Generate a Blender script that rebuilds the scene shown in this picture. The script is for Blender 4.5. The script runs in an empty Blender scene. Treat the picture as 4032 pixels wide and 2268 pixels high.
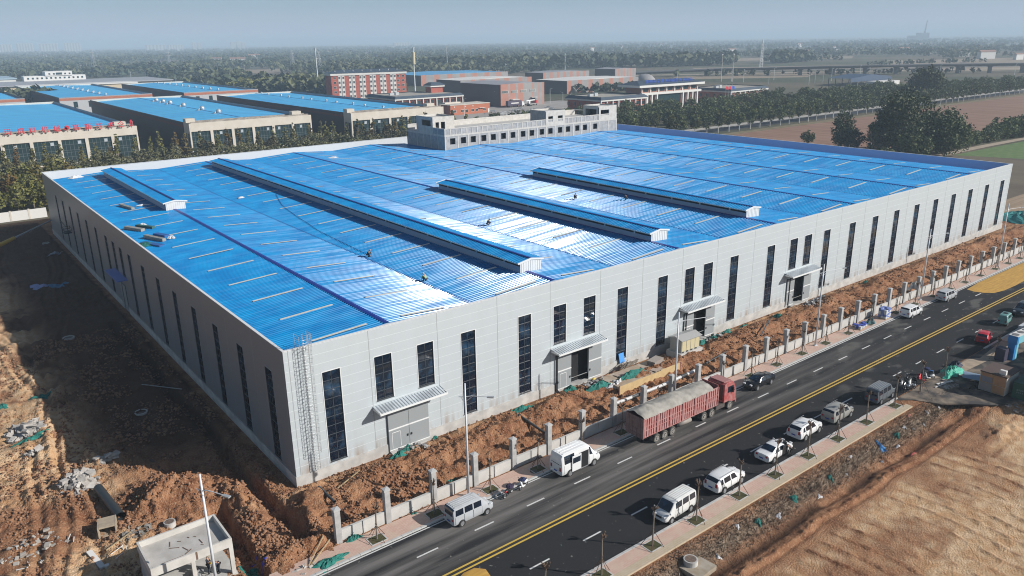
import bpy, bmesh, math, random
import numpy as np
from mathutils import Vector, Matrix
random.seed(7)
R = math.radians
sc = bpy.context.scene
col = sc.collection

# ------------------------------------------------------------ camera
cam_d = bpy.data.cameras.new("camera"); cam = bpy.data.objects.new("camera", cam_d); col.objects.link(cam)
cam_d.sensor_width = 36.0; cam_d.lens = 27.255; cam_d.clip_start = 0.5; cam_d.clip_end = 30000
yaw, pitch, roll = 0.6606, 0.3103, -0.0148
fw = Vector((math.sin(yaw)*math.cos(pitch), math.cos(yaw)*math.cos(pitch), -math.sin(pitch)))
rt = Vector((math.cos(yaw), -math.sin(yaw), 0)); up = rt.cross(fw)
rt2 = rt*math.cos(roll)+up*math.sin(roll); up2 = -rt*math.sin(roll)+up*math.cos(roll)
m = Matrix((rt2, up2, -fw)).transposed().to_4x4(); m.translation = Vector((-23.728, -64.881, 41.053))
cam.matrix_world = m
sc.camera = cam
# ------------------------------------------------------------ sky, sun, exposure
SUN = Vector((0.653*math.cos(R(28.8)), -0.757*math.cos(R(28.8)), math.sin(R(28.8)))).normalized()
w = bpy.data.worlds.new("World"); sc.world = w; w.use_nodes = True
nt = w.node_tree; bg = nt.nodes["Background"]
sky = nt.nodes.new("ShaderNodeTexSky"); sky.sky_type = 'NISHITA'; sky.sun_disc = False
sky.sun_elevation = R(28.2); sky.sun_rotation = math.atan2(0.653, -0.757)
sky.air_density = 1.0; sky.dust_density = 0.6; sky.ozone_density = 1.0
tcw = nt.nodes.new("ShaderNodeTexCoord"); sxw = nt.nodes.new("ShaderNodeSeparateXYZ"); nt.links.new(tcw.outputs["Generated"], sxw.inputs[0])
rmp = nt.nodes.new("ShaderNodeValToRGB"); e = rmp.color_ramp.elements          # hazy horizon band thinning out into the clear sky
e[0].position = 0.0; e[0].color = (.95, .95, .95, 1); e[1].position = .16; e[1].color = (0, 0, 0, 1)
n_ = rmp.color_ramp.elements.new(.05); n_.color = (.78, .78, .78, 1)
nt.links.new(sxw.outputs["Z"], rmp.inputs[0])
hcr = nt.nodes.new("ShaderNodeValToRGB"); e = hcr.color_ramp.elements
e[0].position = 0.0; e[0].color = (.46, .52, .66, 1); e[1].position = .07; e[1].color = (.20, .37, .48, 1)
nt.links.new(sxw.outputs["Z"], hcr.inputs[0])
hv = nt.nodes.new("ShaderNodeVectorMath"); hv.operation = 'SCALE'; hv.inputs["Scale"].default_value = 1/.07; nt.links.new(hcr.outputs[0], hv.inputs[0])
mxw = nt.nodes.new("ShaderNodeMix"); mxw.data_type = 'RGBA'; nt.links.new(rmp.outputs[0], mxw.inputs[0]); nt.links.new(sky.outputs[0], mxw.inputs[6]); nt.links.new(hv.outputs[0], mxw.inputs[7])
nt.links.new(mxw.outputs[2], bg.inputs[0]); bg.inputs[1].default_value = 0.07
sl = bpy.data.lights.new("sun", 'SUN'); sl.energy = 5.0; sl.angle = R(0.53); sl.color = (1.0, 0.955, 0.90)
so = bpy.data.objects.new("sun", sl); col.objects.link(so)
so.rotation_euler = SUN.to_track_quat('Z', 'Y').to_euler()
sc.view_settings.view_transform = 'Standard'; sc.view_settings.look = 'None'
sc.view_settings.exposure = 0.12; sc.view_settings.gamma = 1.0
sc.cycles.max_bounces = 6; sc.cycles.diffuse_bounces = 2; sc.cycles.glossy_bounces = 2
sc.cycles.volume_bounces = 1; sc.cycles.caustics_reflective = False
sc.cycles.use_denoising = True; sc.cycles.denoising_prefilter = 'ACCURATE'; sc.cycles.pixel_filter_type = 'BLACKMAN_HARRIS'; sc.cycles.filter_width = 1.05

# ------------------------------------------------------------ materials
MATS = {}
def mat(name, c, rough=0.7, metal=0.0, c2=None, scale=3.0, detail=4.0, bump=0.0, bscale=None, sx=(1, 1, 1), coord='Object', spec=0.5, lo=0.35, hi=0.65, rvar=0.0):
    if name in MATS: return MATS[name]
    M = bpy.data.materials.new(name); M.use_nodes = True; t = M.node_tree; p = t.nodes["Principled BSDF"]
    p.inputs["Base Color"].default_value = (*c, 1); p.inputs["Roughness"].default_value = rough
    p.inputs["Metallic"].default_value = metal; p.inputs["Specular IOR Level"].default_value = spec
    if c2 or bump or rvar:
        tc = t.nodes.new("ShaderNodeTexCoord"); mp = t.nodes.new("ShaderNodeMapping"); mp.inputs["Scale"].default_value = sx
        t.links.new(tc.outputs[coord], mp.inputs[0])
        n = t.nodes.new("ShaderNodeTexNoise"); n.inputs["Scale"].default_value = scale; n.inputs["Detail"].default_value = detail
        t.links.new(mp.outputs[0], n.inputs["Vector"])
        if c2:
            mr = t.nodes.new("ShaderNodeMapRange"); mr.inputs[1].default_value = lo; mr.inputs[2].default_value = hi
            t.links.new(n.outputs["Fac"], mr.inputs[0])
            mx = t.nodes.new("ShaderNodeMix"); mx.data_type = 'RGBA'; mx.inputs[6].default_value = (*c, 1); mx.inputs[7].default_value = (*c2, 1)
            t.links.new(mr.outputs[0], mx.inputs[0]); t.links.new(mx.outputs[2], p.inputs["Base Color"])
        if rvar:
            m2 = t.nodes.new("ShaderNodeMapRange"); m2.inputs[1].default_value = .3; m2.inputs[2].default_value = .7
            m2.inputs[3].default_value = rough-rvar; m2.inputs[4].default_value = rough+rvar
            t.links.new(n.outputs["Fac"], m2.inputs[0]); t.links.new(m2.outputs[0], p.inputs["Roughness"])
        if bump:
            n2 = t.nodes.new("ShaderNodeTexNoise"); n2.inputs["Scale"].default_value = bscale or scale*3; n2.inputs["Detail"].default_value = 5
            t.links.new(mp.outputs[0], n2.inputs["Vector"])
            b = t.nodes.new("ShaderNodeBump"); b.inputs["Strength"].default_value = min(bump, 1); b.inputs["Distance"].default_value = 0.1*bump
            t.links.new(n2.outputs["Fac"], b.inputs["Height"]); t.links.new(b.outputs[0], p.inputs["Normal"])
    MATS[name] = M
    return M

def mat_roof():
    M = bpy.data.materials.new("roof_blue"); M.use_nodes = True; t = M.node_tree; p = t.nodes["Principled BSDF"]; L = t.links
    g = t.nodes.new("ShaderNodeNewGeometry"); s = t.nodes.new("ShaderNodeSeparateXYZ"); L.new(g.outputs["Position"], s.inputs[0])
    def noise(sc3, scale, det=2):
        mp = t.nodes.new("ShaderNodeMapping"); mp.inputs["Scale"].default_value = sc3; L.new(g.outputs["Position"], mp.inputs[0])
        n = t.nodes.new("ShaderNodeTexNoise"); n.inputs["Scale"].default_value = scale; n.inputs["Detail"].default_value = det
        L.new(mp.outputs[0], n.inputs["Vector"]); return n.outputs["Fac"]
    def rng(x, a, b, c, d):
        r = t.nodes.new("ShaderNodeMapRange"); r.inputs[1].default_value = a; r.inputs[2].default_value = b; r.inputs[3].default_value = c; r.inputs[4].default_value = d
        L.new(x, r.inputs[0]); return r.outputs[0]
    a = noise((.07, 1.05, 0.0), 1.0, 1.5); b = noise((.35, .35, .35), 1.0, 4)
    mx = t.nodes.new("ShaderNodeMix"); mx.data_type = 'RGBA'; mx.inputs[6].default_value = (.0015, .175, .44, 1); mx.inputs[7].default_value = (.003, .25, .54, 1)
    L.new(rng(b, .35, .65, 0, 1), mx.inputs[0]); L.new(mx.outputs[2], p.inputs["Base Color"])
    L.new(rng(a, .38, .62, .13, .34), p.inputs["Roughness"])
    p.inputs["Metallic"].default_value = 0.0; p.inputs["Specular IOR Level"].default_value = .18
    bz = t.nodes.new("ShaderNodeBump"); bz.inputs["Strength"].default_value = .5; bz.inputs["Distance"].default_value = .05; L.new(noise((.12, .8, .3), 1.0, 3), bz.inputs["Height"]); L.new(bz.outputs[0], p.inputs["Normal"])
    MATS["roof_blue"] = M
    return M

def mat_panel(name, c, line, period=1.0, wid=.05, rough=.4):
    """flat sandwich panel with a light joint every metre of height"""
    M = bpy.data.materials.new(name); M.use_nodes = True; t = M.node_tree; p = t.nodes["Principled BSDF"]; L = t.links
    g = t.nodes.new("ShaderNodeNewGeometry"); s = t.nodes.new("ShaderNodeSeparateXYZ"); L.new(g.outputs["Position"], s.inputs[0])
    d = t.nodes.new("ShaderNodeMath"); d.operation = 'DIVIDE'; d.inputs[1].default_value = period; L.new(s.outputs["Z"], d.inputs[0])
    f = t.nodes.new("ShaderNodeMath"); f.operation = 'FRACT'; L.new(d.outputs[0], f.inputs[0])
    lt = t.nodes.new("ShaderNodeMath"); lt.operation = 'LESS_THAN'; lt.inputs[1].default_value = wid; L.new(f.outputs[0], lt.inputs[0])
    n = t.nodes.new("ShaderNodeTexNoise"); n.inputs["Scale"].default_value = .5; L.new(g.outputs["Position"], n.inputs["Vector"])
    m0 = t.nodes.new("ShaderNodeMix"); m0.data_type = 'RGBA'; m0.inputs[6].default_value = (*c, 1); m0.inputs[7].default_value = (*[x*.93 for x in c], 1); L.new(n.outputs["Fac"], m0.inputs[0])
    mx = t.nodes.new("ShaderNodeMix"); mx.data_type = 'RGBA'; mx.inputs[7].default_value = (*line, 1)
    mpz = t.nodes.new("ShaderNodeMapping"); mpz.inputs["Scale"].default_value = (1.3, 1.3, .12); L.new(g.outputs["Position"], mpz.inputs[0])
    ns = t.nodes.new("ShaderNodeTexNoise"); ns.inputs["Scale"].default_value = 1.0; ns.inputs["Detail"].default_value = 6; L.new(mpz.outputs[0], ns.inputs["Vector"])
    zr1 = t.nodes.new("ShaderNodeMapRange"); zr1.inputs[1].default_value = 2.6; zr1.inputs[2].default_value = 1.0; zr1.inputs[3].default_value = 0.05; L.new(s.outputs["Z"], zr1.inputs[0])
    nr = t.nodes.new("ShaderNodeMapRange"); nr.inputs[1].default_value = .42; nr.inputs[2].default_value = .72; L.new(ns.outputs["Fac"], nr.inputs[0])
    mu = t.nodes.new("ShaderNodeMath"); mu.operation = 'MULTIPLY'; L.new(zr1.outputs[0], mu.inputs[0]); L.new(nr.outputs[0], mu.inputs[1])
    md_ = t.nodes.new("ShaderNodeMix"); md_.data_type = 'RGBA'; md_.inputs[7].default_value = (.34, .25, .18, 1); L.new(m0.outputs[2], md_.inputs[6]); L.new(mu.outputs[0], md_.inputs[0])
    bb = t.nodes.new("ShaderNodeBump"); bb.inputs["Strength"].default_value = .25; bb.inputs["Distance"].default_value = .05; L.new(n.outputs["Fac"], bb.inputs["Height"]); L.new(bb.outputs[0], p.inputs["Normal"])
    L.new(md_.outputs[2], mx.inputs[6]); L.new(lt.outputs[0], mx.inputs[0]); L.new(mx.outputs[2], p.inputs["Base Color"])
    p.inputs["Roughness"].default_value = rough; p.inputs["Metallic"].default_value = .15
    MATS[name] = M; return M

def mat_leaf(name, c, c2, c3):
    M = bpy.data.materials.new(name); M.use_nodes = True; t = M.node_tree; p = t.nodes["Principled BSDF"]; L = t.links
    tc = t.nodes.new("ShaderNodeTexCoord"); n = t.nodes.new("ShaderNodeTexNoise"); n.inputs["Scale"].default_value = 1.1; n.inputs["Detail"].default_value = 5
    L.new(tc.outputs["Object"], n.inputs["Vector"])
    oi = t.nodes.new("ShaderNodeObjectInfo")
    cr = t.nodes.new("ShaderNodeValToRGB"); e = cr.color_ramp.elements; e[0].position = .27; e[0].color = (*c, 1); e[1].position = .60; e[1].color = (*c2, 1)
    L.new(n.outputs["Fac"], cr.inputs[0])
    mx = t.nodes.new("ShaderNodeMix"); mx.data_type = 'RGBA'; mx.inputs[7].default_value = (*c3, 1); L.new(cr.outputs[0], mx.inputs[6])
    mu = t.nodes.new("ShaderNodeMath"); mu.operation = 'POWER'; mu.inputs[1].default_value = 2.5; L.new(oi.outputs["Random"], mu.inputs[0]); L.new(mu.outputs[0], mx.inputs[0])
    L.new(mx.outputs[2], p.inputs["Base Color"]); p.inputs["Roughness"].default_value = .6
    p.inputs["Specular IOR Level"].default_value = .3
    MATS[name] = M; return M

M_ROOF = mat_roof()
M_PANEL = mat_panel("panel_light_grey", (.57, .625, .65), (.68, .73, .75))
M_GREYPANEL = mat("panel_white", (.62, .64, .63), .45, .1)
M_WHITE = mat("white_metal", (.72, .74, .73), .4)
M_TRIM = mat("trim_white", (.74, .75, .74), .45)
M_SEAM = mat("seam_grey", (.33, .35, .36), .5)
M_GLASS = mat("dark_glass", (.004, .010, .022), .04, c2=(.025, .065, .12), scale=.45, detail=3, lo=.48, hi=.66, spec=1.0, bump=.25, bscale=.7, coord="Object")  # blue blotches in the colour stand in for reflections
M_MULL = mat("mullion_dark", (.07, .08, .09), .35)
M_DARK = mat("interior_dark", (.01, .01, .011), .9)
M_DOOR = mat("door_grey", (.30, .32, .33), .45)
M_CONC = mat("concrete", (.42, .41, .39), .9, c2=(.52, .51, .48), scale=.9, bump=.25, bscale=6)
M_CONC2 = mat("concrete_block", (.30, .31, .32), .9, c2=(.42, .42, .42), scale=1.3, bump=.2, bscale=8)
M_CONCW = mat("concrete_pale", (.50, .48, .44), .9, c2=(.60, .58, .54), scale=1.1, bump=.15, bscale=8)
M_CAPBLUE = mat("ridge_dark_blue", (.004, .03, .26), .45)
M_SKYL = mat("skylight_panel", (.80, .79, .72), .4, c2=(.62, .60, .52), scale=2.5)
M_GALV = mat("galvanised", (.5, .52, .53), .4, .4)
M_LAMP = mat("lamp_paint", (.62, .64, .66), .35)
M_ASPH = None
M_BARK = mat("bark", (.16, .12, .09), .9, c2=(.24, .20, .16), scale=8)
M_BARKG = mat("bark_grey", (.26, .22, .18), .9, c2=(.16, .13, .10), scale=9)
M_LIME = mat("lime_white", (.62, .62, .58), .9)
M_WOOD = mat("wood_pale", (.50, .38, .22), .8, c2=(.40, .29, .16), scale=3)
M_STAKE = mat("stake_wood", (.10, .06, .04), .85)
M_NET = mat("green_net", (.010, .105, .085), .85, c2=(.02, .20, .165), scale=3, bump=.6, bscale=7)
M_RUB = mat("rubber", (.022, .022, .022), .85, c2=(.06, .055, .05), scale=6)
M_RUBD = mat("rubber_dusty", (.16, .15, .135), .9, c2=(.07, .065, .06), scale=4)
M_RIM = mat("rim_silver", (.42, .43, .44), .35, .6)
M_BLK = mat("black_plastic", (.015, .015, .016), .5)
M_RED = mat("tail_red", (.35, .01, .01), .3)
M_LIGHT = mat("headlight", (.55, .57, .6), .15)
M_PLATE = mat("plate_blue", (.01, .05, .35), .4)
M_SKIN = mat("skin", (.42, .25, .17), .6)
M_BLACK = mat("black_matte", (.01, .01, .01), .9)

# ------------------------------------------------------------ mesh helper
class MB:
    def __init__(s): s.v = []; s.f = []; s.m = []
    def add(s, vs, fs, mi=0):
        o = len(s.v); s.v += [tuple(v) for v in vs]; s.f += [tuple(i+o for i in f) for f in fs]; s.m += [mi]*len(fs); return s
    def quad(s, a, b, c, d, mi=0): return s.add([a, b, c, d], [(0, 1, 2, 3)], mi)
    def box(s, x0, y0, z0, x1, y1, z1, mi=0):
        return s.add([(x0, y0, z0), (x1, y0, z0), (x1, y1, z0), (x0, y1, z0), (x0, y0, z1), (x1, y0, z1), (x1, y1, z1), (x0, y1, z1)],
                     [(0, 3, 2, 1), (4, 5, 6, 7), (0, 1, 5, 4), (1, 2, 6, 5), (2, 3, 7, 6), (3, 0, 4, 7)], mi)
    def obox(s, c, ax, ay, az, hx, hy, hz, mi=0):
        c = Vector(c); ax = Vector(ax).normalized()*hx; ay = Vector(ay).normalized()*hy; az = Vector(az).normalized()*hz
        vs = [c+ax*i+ay*j+az*k for k in (-1, 1) for (i, j) in ((-1, -1), (1, -1), (1, 1), (-1, 1))]
        return s.add(vs, [(0, 3, 2, 1), (4, 5, 6, 7), (0, 1, 5, 4), (1, 2, 6, 5), (2, 3, 7, 6), (3, 0, 4, 7)], mi)
    def cyl(s, p0, p1, r0, r1=None, n=8, mi=0, caps=True):
        r1 = r0 if r1 is None else r1; p0 = Vector(p0); p1 = Vector(p1); d = (p1-p0).normalized()
        a = d.orthogonal().normalized(); b = d.cross(a)
        vs = [p0+(a*math.cos(2*math.pi*i/n)+b*math.sin(2*math.pi*i/n))*r0 for i in range(n)]+[p1+(a*math.cos(2*math.pi*i/n)+b*math.sin(2*math.pi*i/n))*r1 for i in range(n)]
        fs = [(i, (i+1) % n, n+(i+1) % n, n+i) for i in range(n)]
        if caps: fs += [tuple(range(n-1, -1, -1)), tuple(range(n, 2*n))]
        return s.add(vs, fs, mi)
    def tube(s, pts, r, n=6, mi=0):
        for a, b in zip(pts, pts[1:]): s.cyl(a, b, r, r, n, mi)
        return s
    def ring(s, c, ax, R0, r, n=16, k=6, mi=0):
        c = Vector(c); ax = Vector(ax).normalized(); a = ax.orthogonal().normalized(); b = ax.cross(a); vs = []; fs = []
        for i in range(n):
            t = 2*math.pi*i/n; d = a*math.cos(t)+b*math.sin(t)
            for j in range(k):
                q = 2*math.pi*j/k; vs.append(c+d*(R0+r*math.cos(q))+ax*(r*math.sin(q)))
        for i in range(n):
            for j in range(k): fs.append((i*k+j, ((i+1) % n)*k+j, ((i+1) % n)*k+(j+1) % k, i*k+(j+1) % k))
        return s.add(vs, fs, mi)
    def ball(s, c, r, n=8, k=5, mi=0, sq=(1, 1, 1), jit=0):
        vs = []; fs = []
        for j in range(k+1):
            ph = math.pi*j/k
            for i in range(n):
                th = 2*math.pi*i/n; q = r*(1+random.uniform(-jit, jit))
                vs.append((c[0]+q*sq[0]*math.sin(ph)*math.cos(th), c[1]+q*sq[1]*math.sin(ph)*math.sin(th), c[2]+q*sq[2]*math.cos(ph)))
        for j in range(k):
            for i in range(n): fs.append((j*n+i, (j+1)*n+i, (j+1)*n+(i+1) % n, j*n+(i+1) % n))
        return s.add(vs, fs, mi)
    def prism(s, poly, z0, z1, mi=0):
        n = len(poly); vs = [(x, y, z0) for x, y in poly]+[(x, y, z1) for x, y in poly]
        return s.add(vs, [tuple(range(n-1, -1, -1)), tuple(range(n, 2*n))]+[(i, (i+1) % n, n+(i+1) % n, n+i) for i in range(n)], mi)
    def mesh(s, name, mats):
        me = bpy.data.meshes.new(name); me.from_pydata(s.v, [], s.f)
        if not isinstance(mats, (list, tuple)): mats = [mats]
        for m_ in mats: me.materials.append(m_)
        if len(mats) > 1: me.polygons.foreach_set("material_index", s.m)
        me.update(); return me
    def build(s, name, mats, parent=None, loc=None, smooth=False, bevel=0, rz=None):
        me = s.mesh(name, mats); o = bpy.data.objects.new(name, me); col.objects.link(o)
        if parent: o.parent = parent
        if loc: o.location = loc
        if rz is not None: o.rotation_euler = (0, 0, rz)
        if smooth: me.polygons.foreach_set("use_smooth", [True]*len(me.polygons))
        if bevel:
            b = o.modifiers.new("bevel", 'BEVEL'); b.width = bevel; b.segments = 2; b.limit_method = 'ANGLE'
        return o

def tag(o, label=None, cat=None, group=None, kind=None):
    if label: o["label"] = label
    if cat: o["category"] = cat
    if group: o["group"] = group
    if kind: o["kind"] = kind
    return o
def empty(name, loc=(0, 0, 0), rz=0, label=None, cat=None, group=None):
    o = bpy.data.objects.new(name, None); o.empty_display_size = .5; col.objects.link(o); o.location = loc; o.rotation_euler = (0, 0, rz)
    return tag(o, label, cat, group)
KIDS = {}
def kids(o): return [c for c in o.children]
def copy_tree(o, parent=None, loc=None, rz=None, label=None, sc3=None):
    c = o.copy(); col.objects.link(c); c.parent = parent
    if loc is not None: c.location = loc
    if rz is not None: c.rotation_euler = (0, 0, rz)
    if label: c["label"] = label
    if sc3: c.scale = sc3
    for ch in o.children: copy_tree(ch, c)
    return c
ORD = "first second third fourth fifth sixth seventh eighth ninth tenth eleventh twelfth thirteenth fourteenth fifteenth sixteenth seventeenth eighteenth nineteenth twentieth".split()
def ordw(i):
    if i < 20: return ORD[i]
    t = {2: 'twenty', 3: 'thirty', 4: 'forty', 5: 'fifty'}[(i+1)//10]
    return {0: {2: 'twentieth', 3: 'thirtieth', 4: 'fortieth', 5: 'fiftieth'}[(i+1)//10]}.get((i+1) % 10, t+'-'+ORD[(i+1) % 10-1])

# ------------------------------------------------------------ noise for terrain
def _hash(ix, iy, s):
    h = (ix.astype(np.int64)*374761393+iy.astype(np.int64)*668265263+s*1442695041) & 0xffffffff
    h = ((h ^ (h >> 13))*1274126177) & 0xffffffff
    return ((h ^ (h >> 16)) & 0xffff)/65535.0
def vnoise(x, y, s=0):
    ix = np.floor(x); iy = np.floor(y); fx = x-ix; fy = y-iy
    fx = fx*fx*(3-2*fx); fy = fy*fy*(3-2*fy)
    a = _hash(ix, iy, s); b = _hash(ix+1, iy, s); c = _hash(ix, iy+1, s); d = _hash(ix+1, iy+1, s)
    return (a*(1-fx)+b*fx)*(1-fy)+(c*(1-fx)+d*fx)*fy
def fbm(x, y, o=4, s=0):
    r = 0; amp = .5
    for i in range(o): r = r+amp*vnoise(x*2**i, y*2**i, s+i*17); amp *= .5
    return r
def sm(x, a, b):
    t = np.clip((x-a)/(b-a), 0, 1); return t*t*(3-2*t)
def bumpf(d, w): return np.clip(1-np.abs(d)/w, 0, 1)
def gauss(x, y, cx, cy, sx, sy, rot=0):
    c, s_ = math.cos(rot), math.sin(rot); u = (x-cx)*c+(y-cy)*s_; v = -(x-cx)*s_+(y-cy)*c
    return np.exp(-(u/sx)**2-(v/sy)**2)
def terrain(x, y):
    """returns height and two masks: pale (0..1 dry pale soil), weed (0..1 dead weeds)"""
    x = np.asarray(x, float); y = np.asarray(y, float)
    h = np.full(x.shape, -.06)
    clod = fbm(x*2.1, y*2.1, 3, 3)-.45
    n1 = fbm(x*.35, y*.35, 4, 11)-.47
    ridg = np.abs(vnoise(x*1.7, y*1.7, 5)-.5)*2
    # --- site soil between fence and building
    S = sm(y, -10.65, -10.0)*(1-sm(y, -.9, -.3))*sm(x, -9, -6)*(1-sm(x, 168, 172))
    wob = (vnoise(x*.12, y*0+3, 7)-.5)*1.6
    s_h = .15+.75*np.exp(-((y+3.6+wob)/1.25)**2)*(.4+1.1*vnoise(x*.3, y*.1, 21))+.45*np.exp(-((y+9.3)/.6)**2)*(.3+vnoise(x*.4, y*0, 31))
    s_h = s_h-.75*np.exp(-((y+7.9+wob*.4)/.55)**2)*(.35+.65*sm(vnoise(x*.07, y*0, 41), .3, .6))+clod*.85+n1*.6
    s_h = s_h-.12*np.exp(-((y+6.2)/.35)**2)+.06
    h = np.where(S > 0, h*(1-S)+s_h*S, h)
    # --- open ground on the left of the building
    W = (1-sm(x, -1.4, -.5))*sm(y, -13, -10) if True else 0
    W = W*(1-sm(y, 150, 156))*sm(x, -70, -66)
    tr1 = np.exp(-(np.clip(np.abs(x+3.1+.25*np.sin(y*.25))-.45, 0, 9)/.22)**2)*sm(y, -9.5, -8.5)*(1-sm(y, 58, 64))
    tr2x = -7.4+.04*(y)
    tr2 = np.exp(-(np.clip(np.abs(x-tr2x)-.55, 0, 9)/.2)**2)*(1-sm(y, 1.4, 2.2))
    pile = 1.75*gauss(x, y, -9.6, 6.2, 3.6, 2.2, -.5)+1.0*gauss(x, y, -5.3, .6, .9, 4.2)+.9*gauss(x, y, -12.2, 4.8, 1.6, 1.3)+.5*gauss(x, y, -11.5, 12.5, 3, 1)
    pile = pile+.9*gauss(x, y, -1.2, -6, 1.8, 2.6)+.8*gauss(x, y, -3.9, -9.6, 3.2, .8)+.5*gauss(x, y, -17, 14, 2, 3)
    rut = np.zeros_like(x)
    for cx, sl_, ph in ((-19.5, .16, 0), (-21.6, .16, .3), (-17.6, .05, 1), (-12, -.12, 2), (-9.8, -.12, 2.2)):
        d = x-(cx+sl_*(y-5)+.5*np.sin(y*.2+ph)); rut = rut-.2*np.exp(-(d/.32)**2)+.12*np.exp(-((np.abs(d)-.62)/.25)**2)
    rough = .45+.7*sm(vnoise(x*.13, y*.13, 51), .3, .7)+.8*np.clip(pile, 0, 1)
    berm = .9*np.maximum(0, fbm(x*.17, y*.11, 3, 201)-.48)*sm(y, 8, 16)*4*sm(-x, 4.5, 7); w_h = .05+clod*.8*rough+n1*.9+berm+rut*(1-np.clip(pile*2, 0, 1))+pile+pile.clip(0, 1)*ridg*.18
    w_h = w_h-1.35*tr1-1.5*tr2
    w_h = w_h+.18*np.exp(-((x+1.6)/.5)**2)*sm(y, 0, 3)
    gh = gauss(x, y, -12.2, -6.8, 3.6, 2.7)
    w_h = w_h*(1-np.clip(gh*1.6, 0, 1))+.0*gh
    h = np.where(W > 0, h*(1-W)+w_h*W, h)
    # --- bank, ditch and levelled field on the right of the road
    B = 1-sm(y, -29.75, -29.35); B = B*(1-sm(x, 66, 72)*sm(y, -38.5, -35))*(1-sm(x, 168, 174))
    jag = (vnoise(x*.25, y*0+9, 61)-.5)*1.2
    bk = -.05-1.15*sm(-y, 29.5, 32.0+jag*.4)+clod*.5*np.exp(-((y+31.4)/1.7)**2)+n1*.35*np.exp(-((y+31.4)/1.7)**2)
    dl = -32.7+jag*.45-.012*(x-40)
    bk = bk-.35*np.exp(-((y-dl)/.5)**2)+.30*np.exp(-((y-dl-0+1.35)/.28)**2)*(.6+clod*2)-.16*np.exp(-((y-dl+1.8)/.16)**2)+.1*np.exp(-((y-dl+.75)/.2)**2)*(.5+clod*2)
    xr_ = x+.35*np.sin(y*.5); row = np.exp(-(((xr_*.53) % 1)-.5)**2/.012)*sm(-y, 35.2, 36.3)*(1-sm(x, 58, 60)*(1-sm(-y, 40, 42)))+np.exp(-(((y*.55) % 1)-.5)**2/.008)*sm(x, 58.5, 60)*(1-sm(-y, 40, 41))*.7
    row = row*sm(vnoise(x*.22, y*.12, 73)+.5*vnoise(x*1.6, y*1.6, 74), .5, .85); fur = .16*clod+.15*row*(.5+clod*2.5)
    bk = bk+fur*sm(-y, 34.8, 35.6)+(.9*gauss(x, y, 69.5, -34.2, 3.2, 1.6, -.5)+.8*gauss(x, y, 76, -39.2, 4, 1.3, -.2)+.5*gauss(x, y, 66, -37.5, 2.5, 1.2))*(1+clod*1.5)
    h = h*(1-B)+bk*B
    # masks
    pale = np.zeros_like(x)
    pale = np.maximum(pale, sm(-y, 34.6, 35.6)*B*np.clip(.16+sm(vnoise(x*.22, y*.22, 81)+.4*vnoise(x*1.1, y*1.1, 83)+.012*(x-40)+.05*(-y-38), .55, 1.15)-.75*row, 0, 1))
    lp = W*(sm(fbm(x*.14, y*.14, 3, 91)+.12*vnoise(x*1.2, y*1.2, 92), .34, .56)*sm(-x, 10, 16)*(1-np.clip(pile*1.3, 0, 1)))
    pale = np.maximum(pale, lp)
    pale = np.maximum(pale, S*.45*np.exp(-((y+.9)/.6)**2))
    weed = B*np.exp(-((y+30.9)/1.0)**2)
    wet_shade = np.maximum(B*np.exp(-((y-dl)/.55)**2)*sm(vnoise(x*.2, y*0, 99), .2, .5), 0)
    wet_shade = np.maximum(wet_shade, W*sm(y, 9, 20)*.85*(1-lp)*sm(x, -19, -15))  # painted shade: darkens the soil where the factory's shadow falls
    return h, pale, weed, wet_shade
def th(x, y): return float(terrain(np.array([x]), np.array([y]))[0][0])
HAZE = 0.00027
# ============================================================ GROUND
def lines(segs):
    out = []
    for a, b, st in segs:
        n = max(1, int(round((b-a)/st))); out += [a+(b-a)*i/n for i in range(n)]
    return out
gx = lines([(-14000, -2000, 2000), (-2000, -300, 150), (-300, -72, 12), (-72, -34, .9), (-34, 62, .19), (62, 110, .36), (110, 174, .7), (174, 300, 9), (300, 3000, 150), (3000, 18000, 1500)])+[18000]
gy = lines([(-6000, -300, 900), (-300, -75, 15), (-75, -60, .7), (-60, -29, .2), (-29, -11, 1.5), (-11, 1.2, .17), (1.2, 34, .2), (34, 90, .35), (90, 158, .8), (158, 300, 9), (300, 3000, 150), (3000, 18000, 1500)])+[18000]
GX, GY = np.meshgrid(np.array(gx), np.array(gy)); H, PALE, WEED, WET_SHADE = terrain(GX, GY)
ins = (GX > 1.2) & (GX < 160) & (GY > 1.2) & (GY < 135)
H[ins] = -.06
nx, ny = len(gx), len(gy)
gm = bpy.data.meshes.new("ground")
gm.vertices.add(nx*ny); co = np.stack([GX, GY, H], -1).reshape(-1, 3).astype(np.float32); gm.vertices.foreach_set("co", co.ravel())
ii = np.arange(nx*ny).reshape(ny, nx); q = np.stack([ii[:-1, :-1], ii[:-1, 1:], ii[1:, 1:], ii[1:, :-1]], -1).reshape(-1, 4)
cx_ = co[q].mean(1); keep = ~((cx_[:, 0] > 3) & (cx_[:, 0] < 158) & (cx_[:, 1] > 3) & (cx_[:, 1] < 133)); q = q[keep]
gm.loops.add(q.size); gm.loops.foreach_set("vertex_index", q.ravel().astype(np.int32))
gm.polygons.add(len(q)); gm.polygons.foreach_set("loop_start", (np.arange(len(q))*4).astype(np.int32)); gm.polygons.foreach_set("loop_total", np.full(len(q), 4, np.int32))
gm.polygons.foreach_set("use_smooth", np.ones(len(q), bool))
FAR = ((GX > 176) | (GX < -75) | (GY > 157) | (GY < -80)).astype(float)
ca = gm.color_attributes.new("soil", 'FLOAT_COLOR', 'POINT')
ca.data.foreach_set("color", np.stack([PALE, WEED, WET_SHADE, FAR], -1).astype(np.float32).ravel())
gm.update(); gm.validate()
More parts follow.
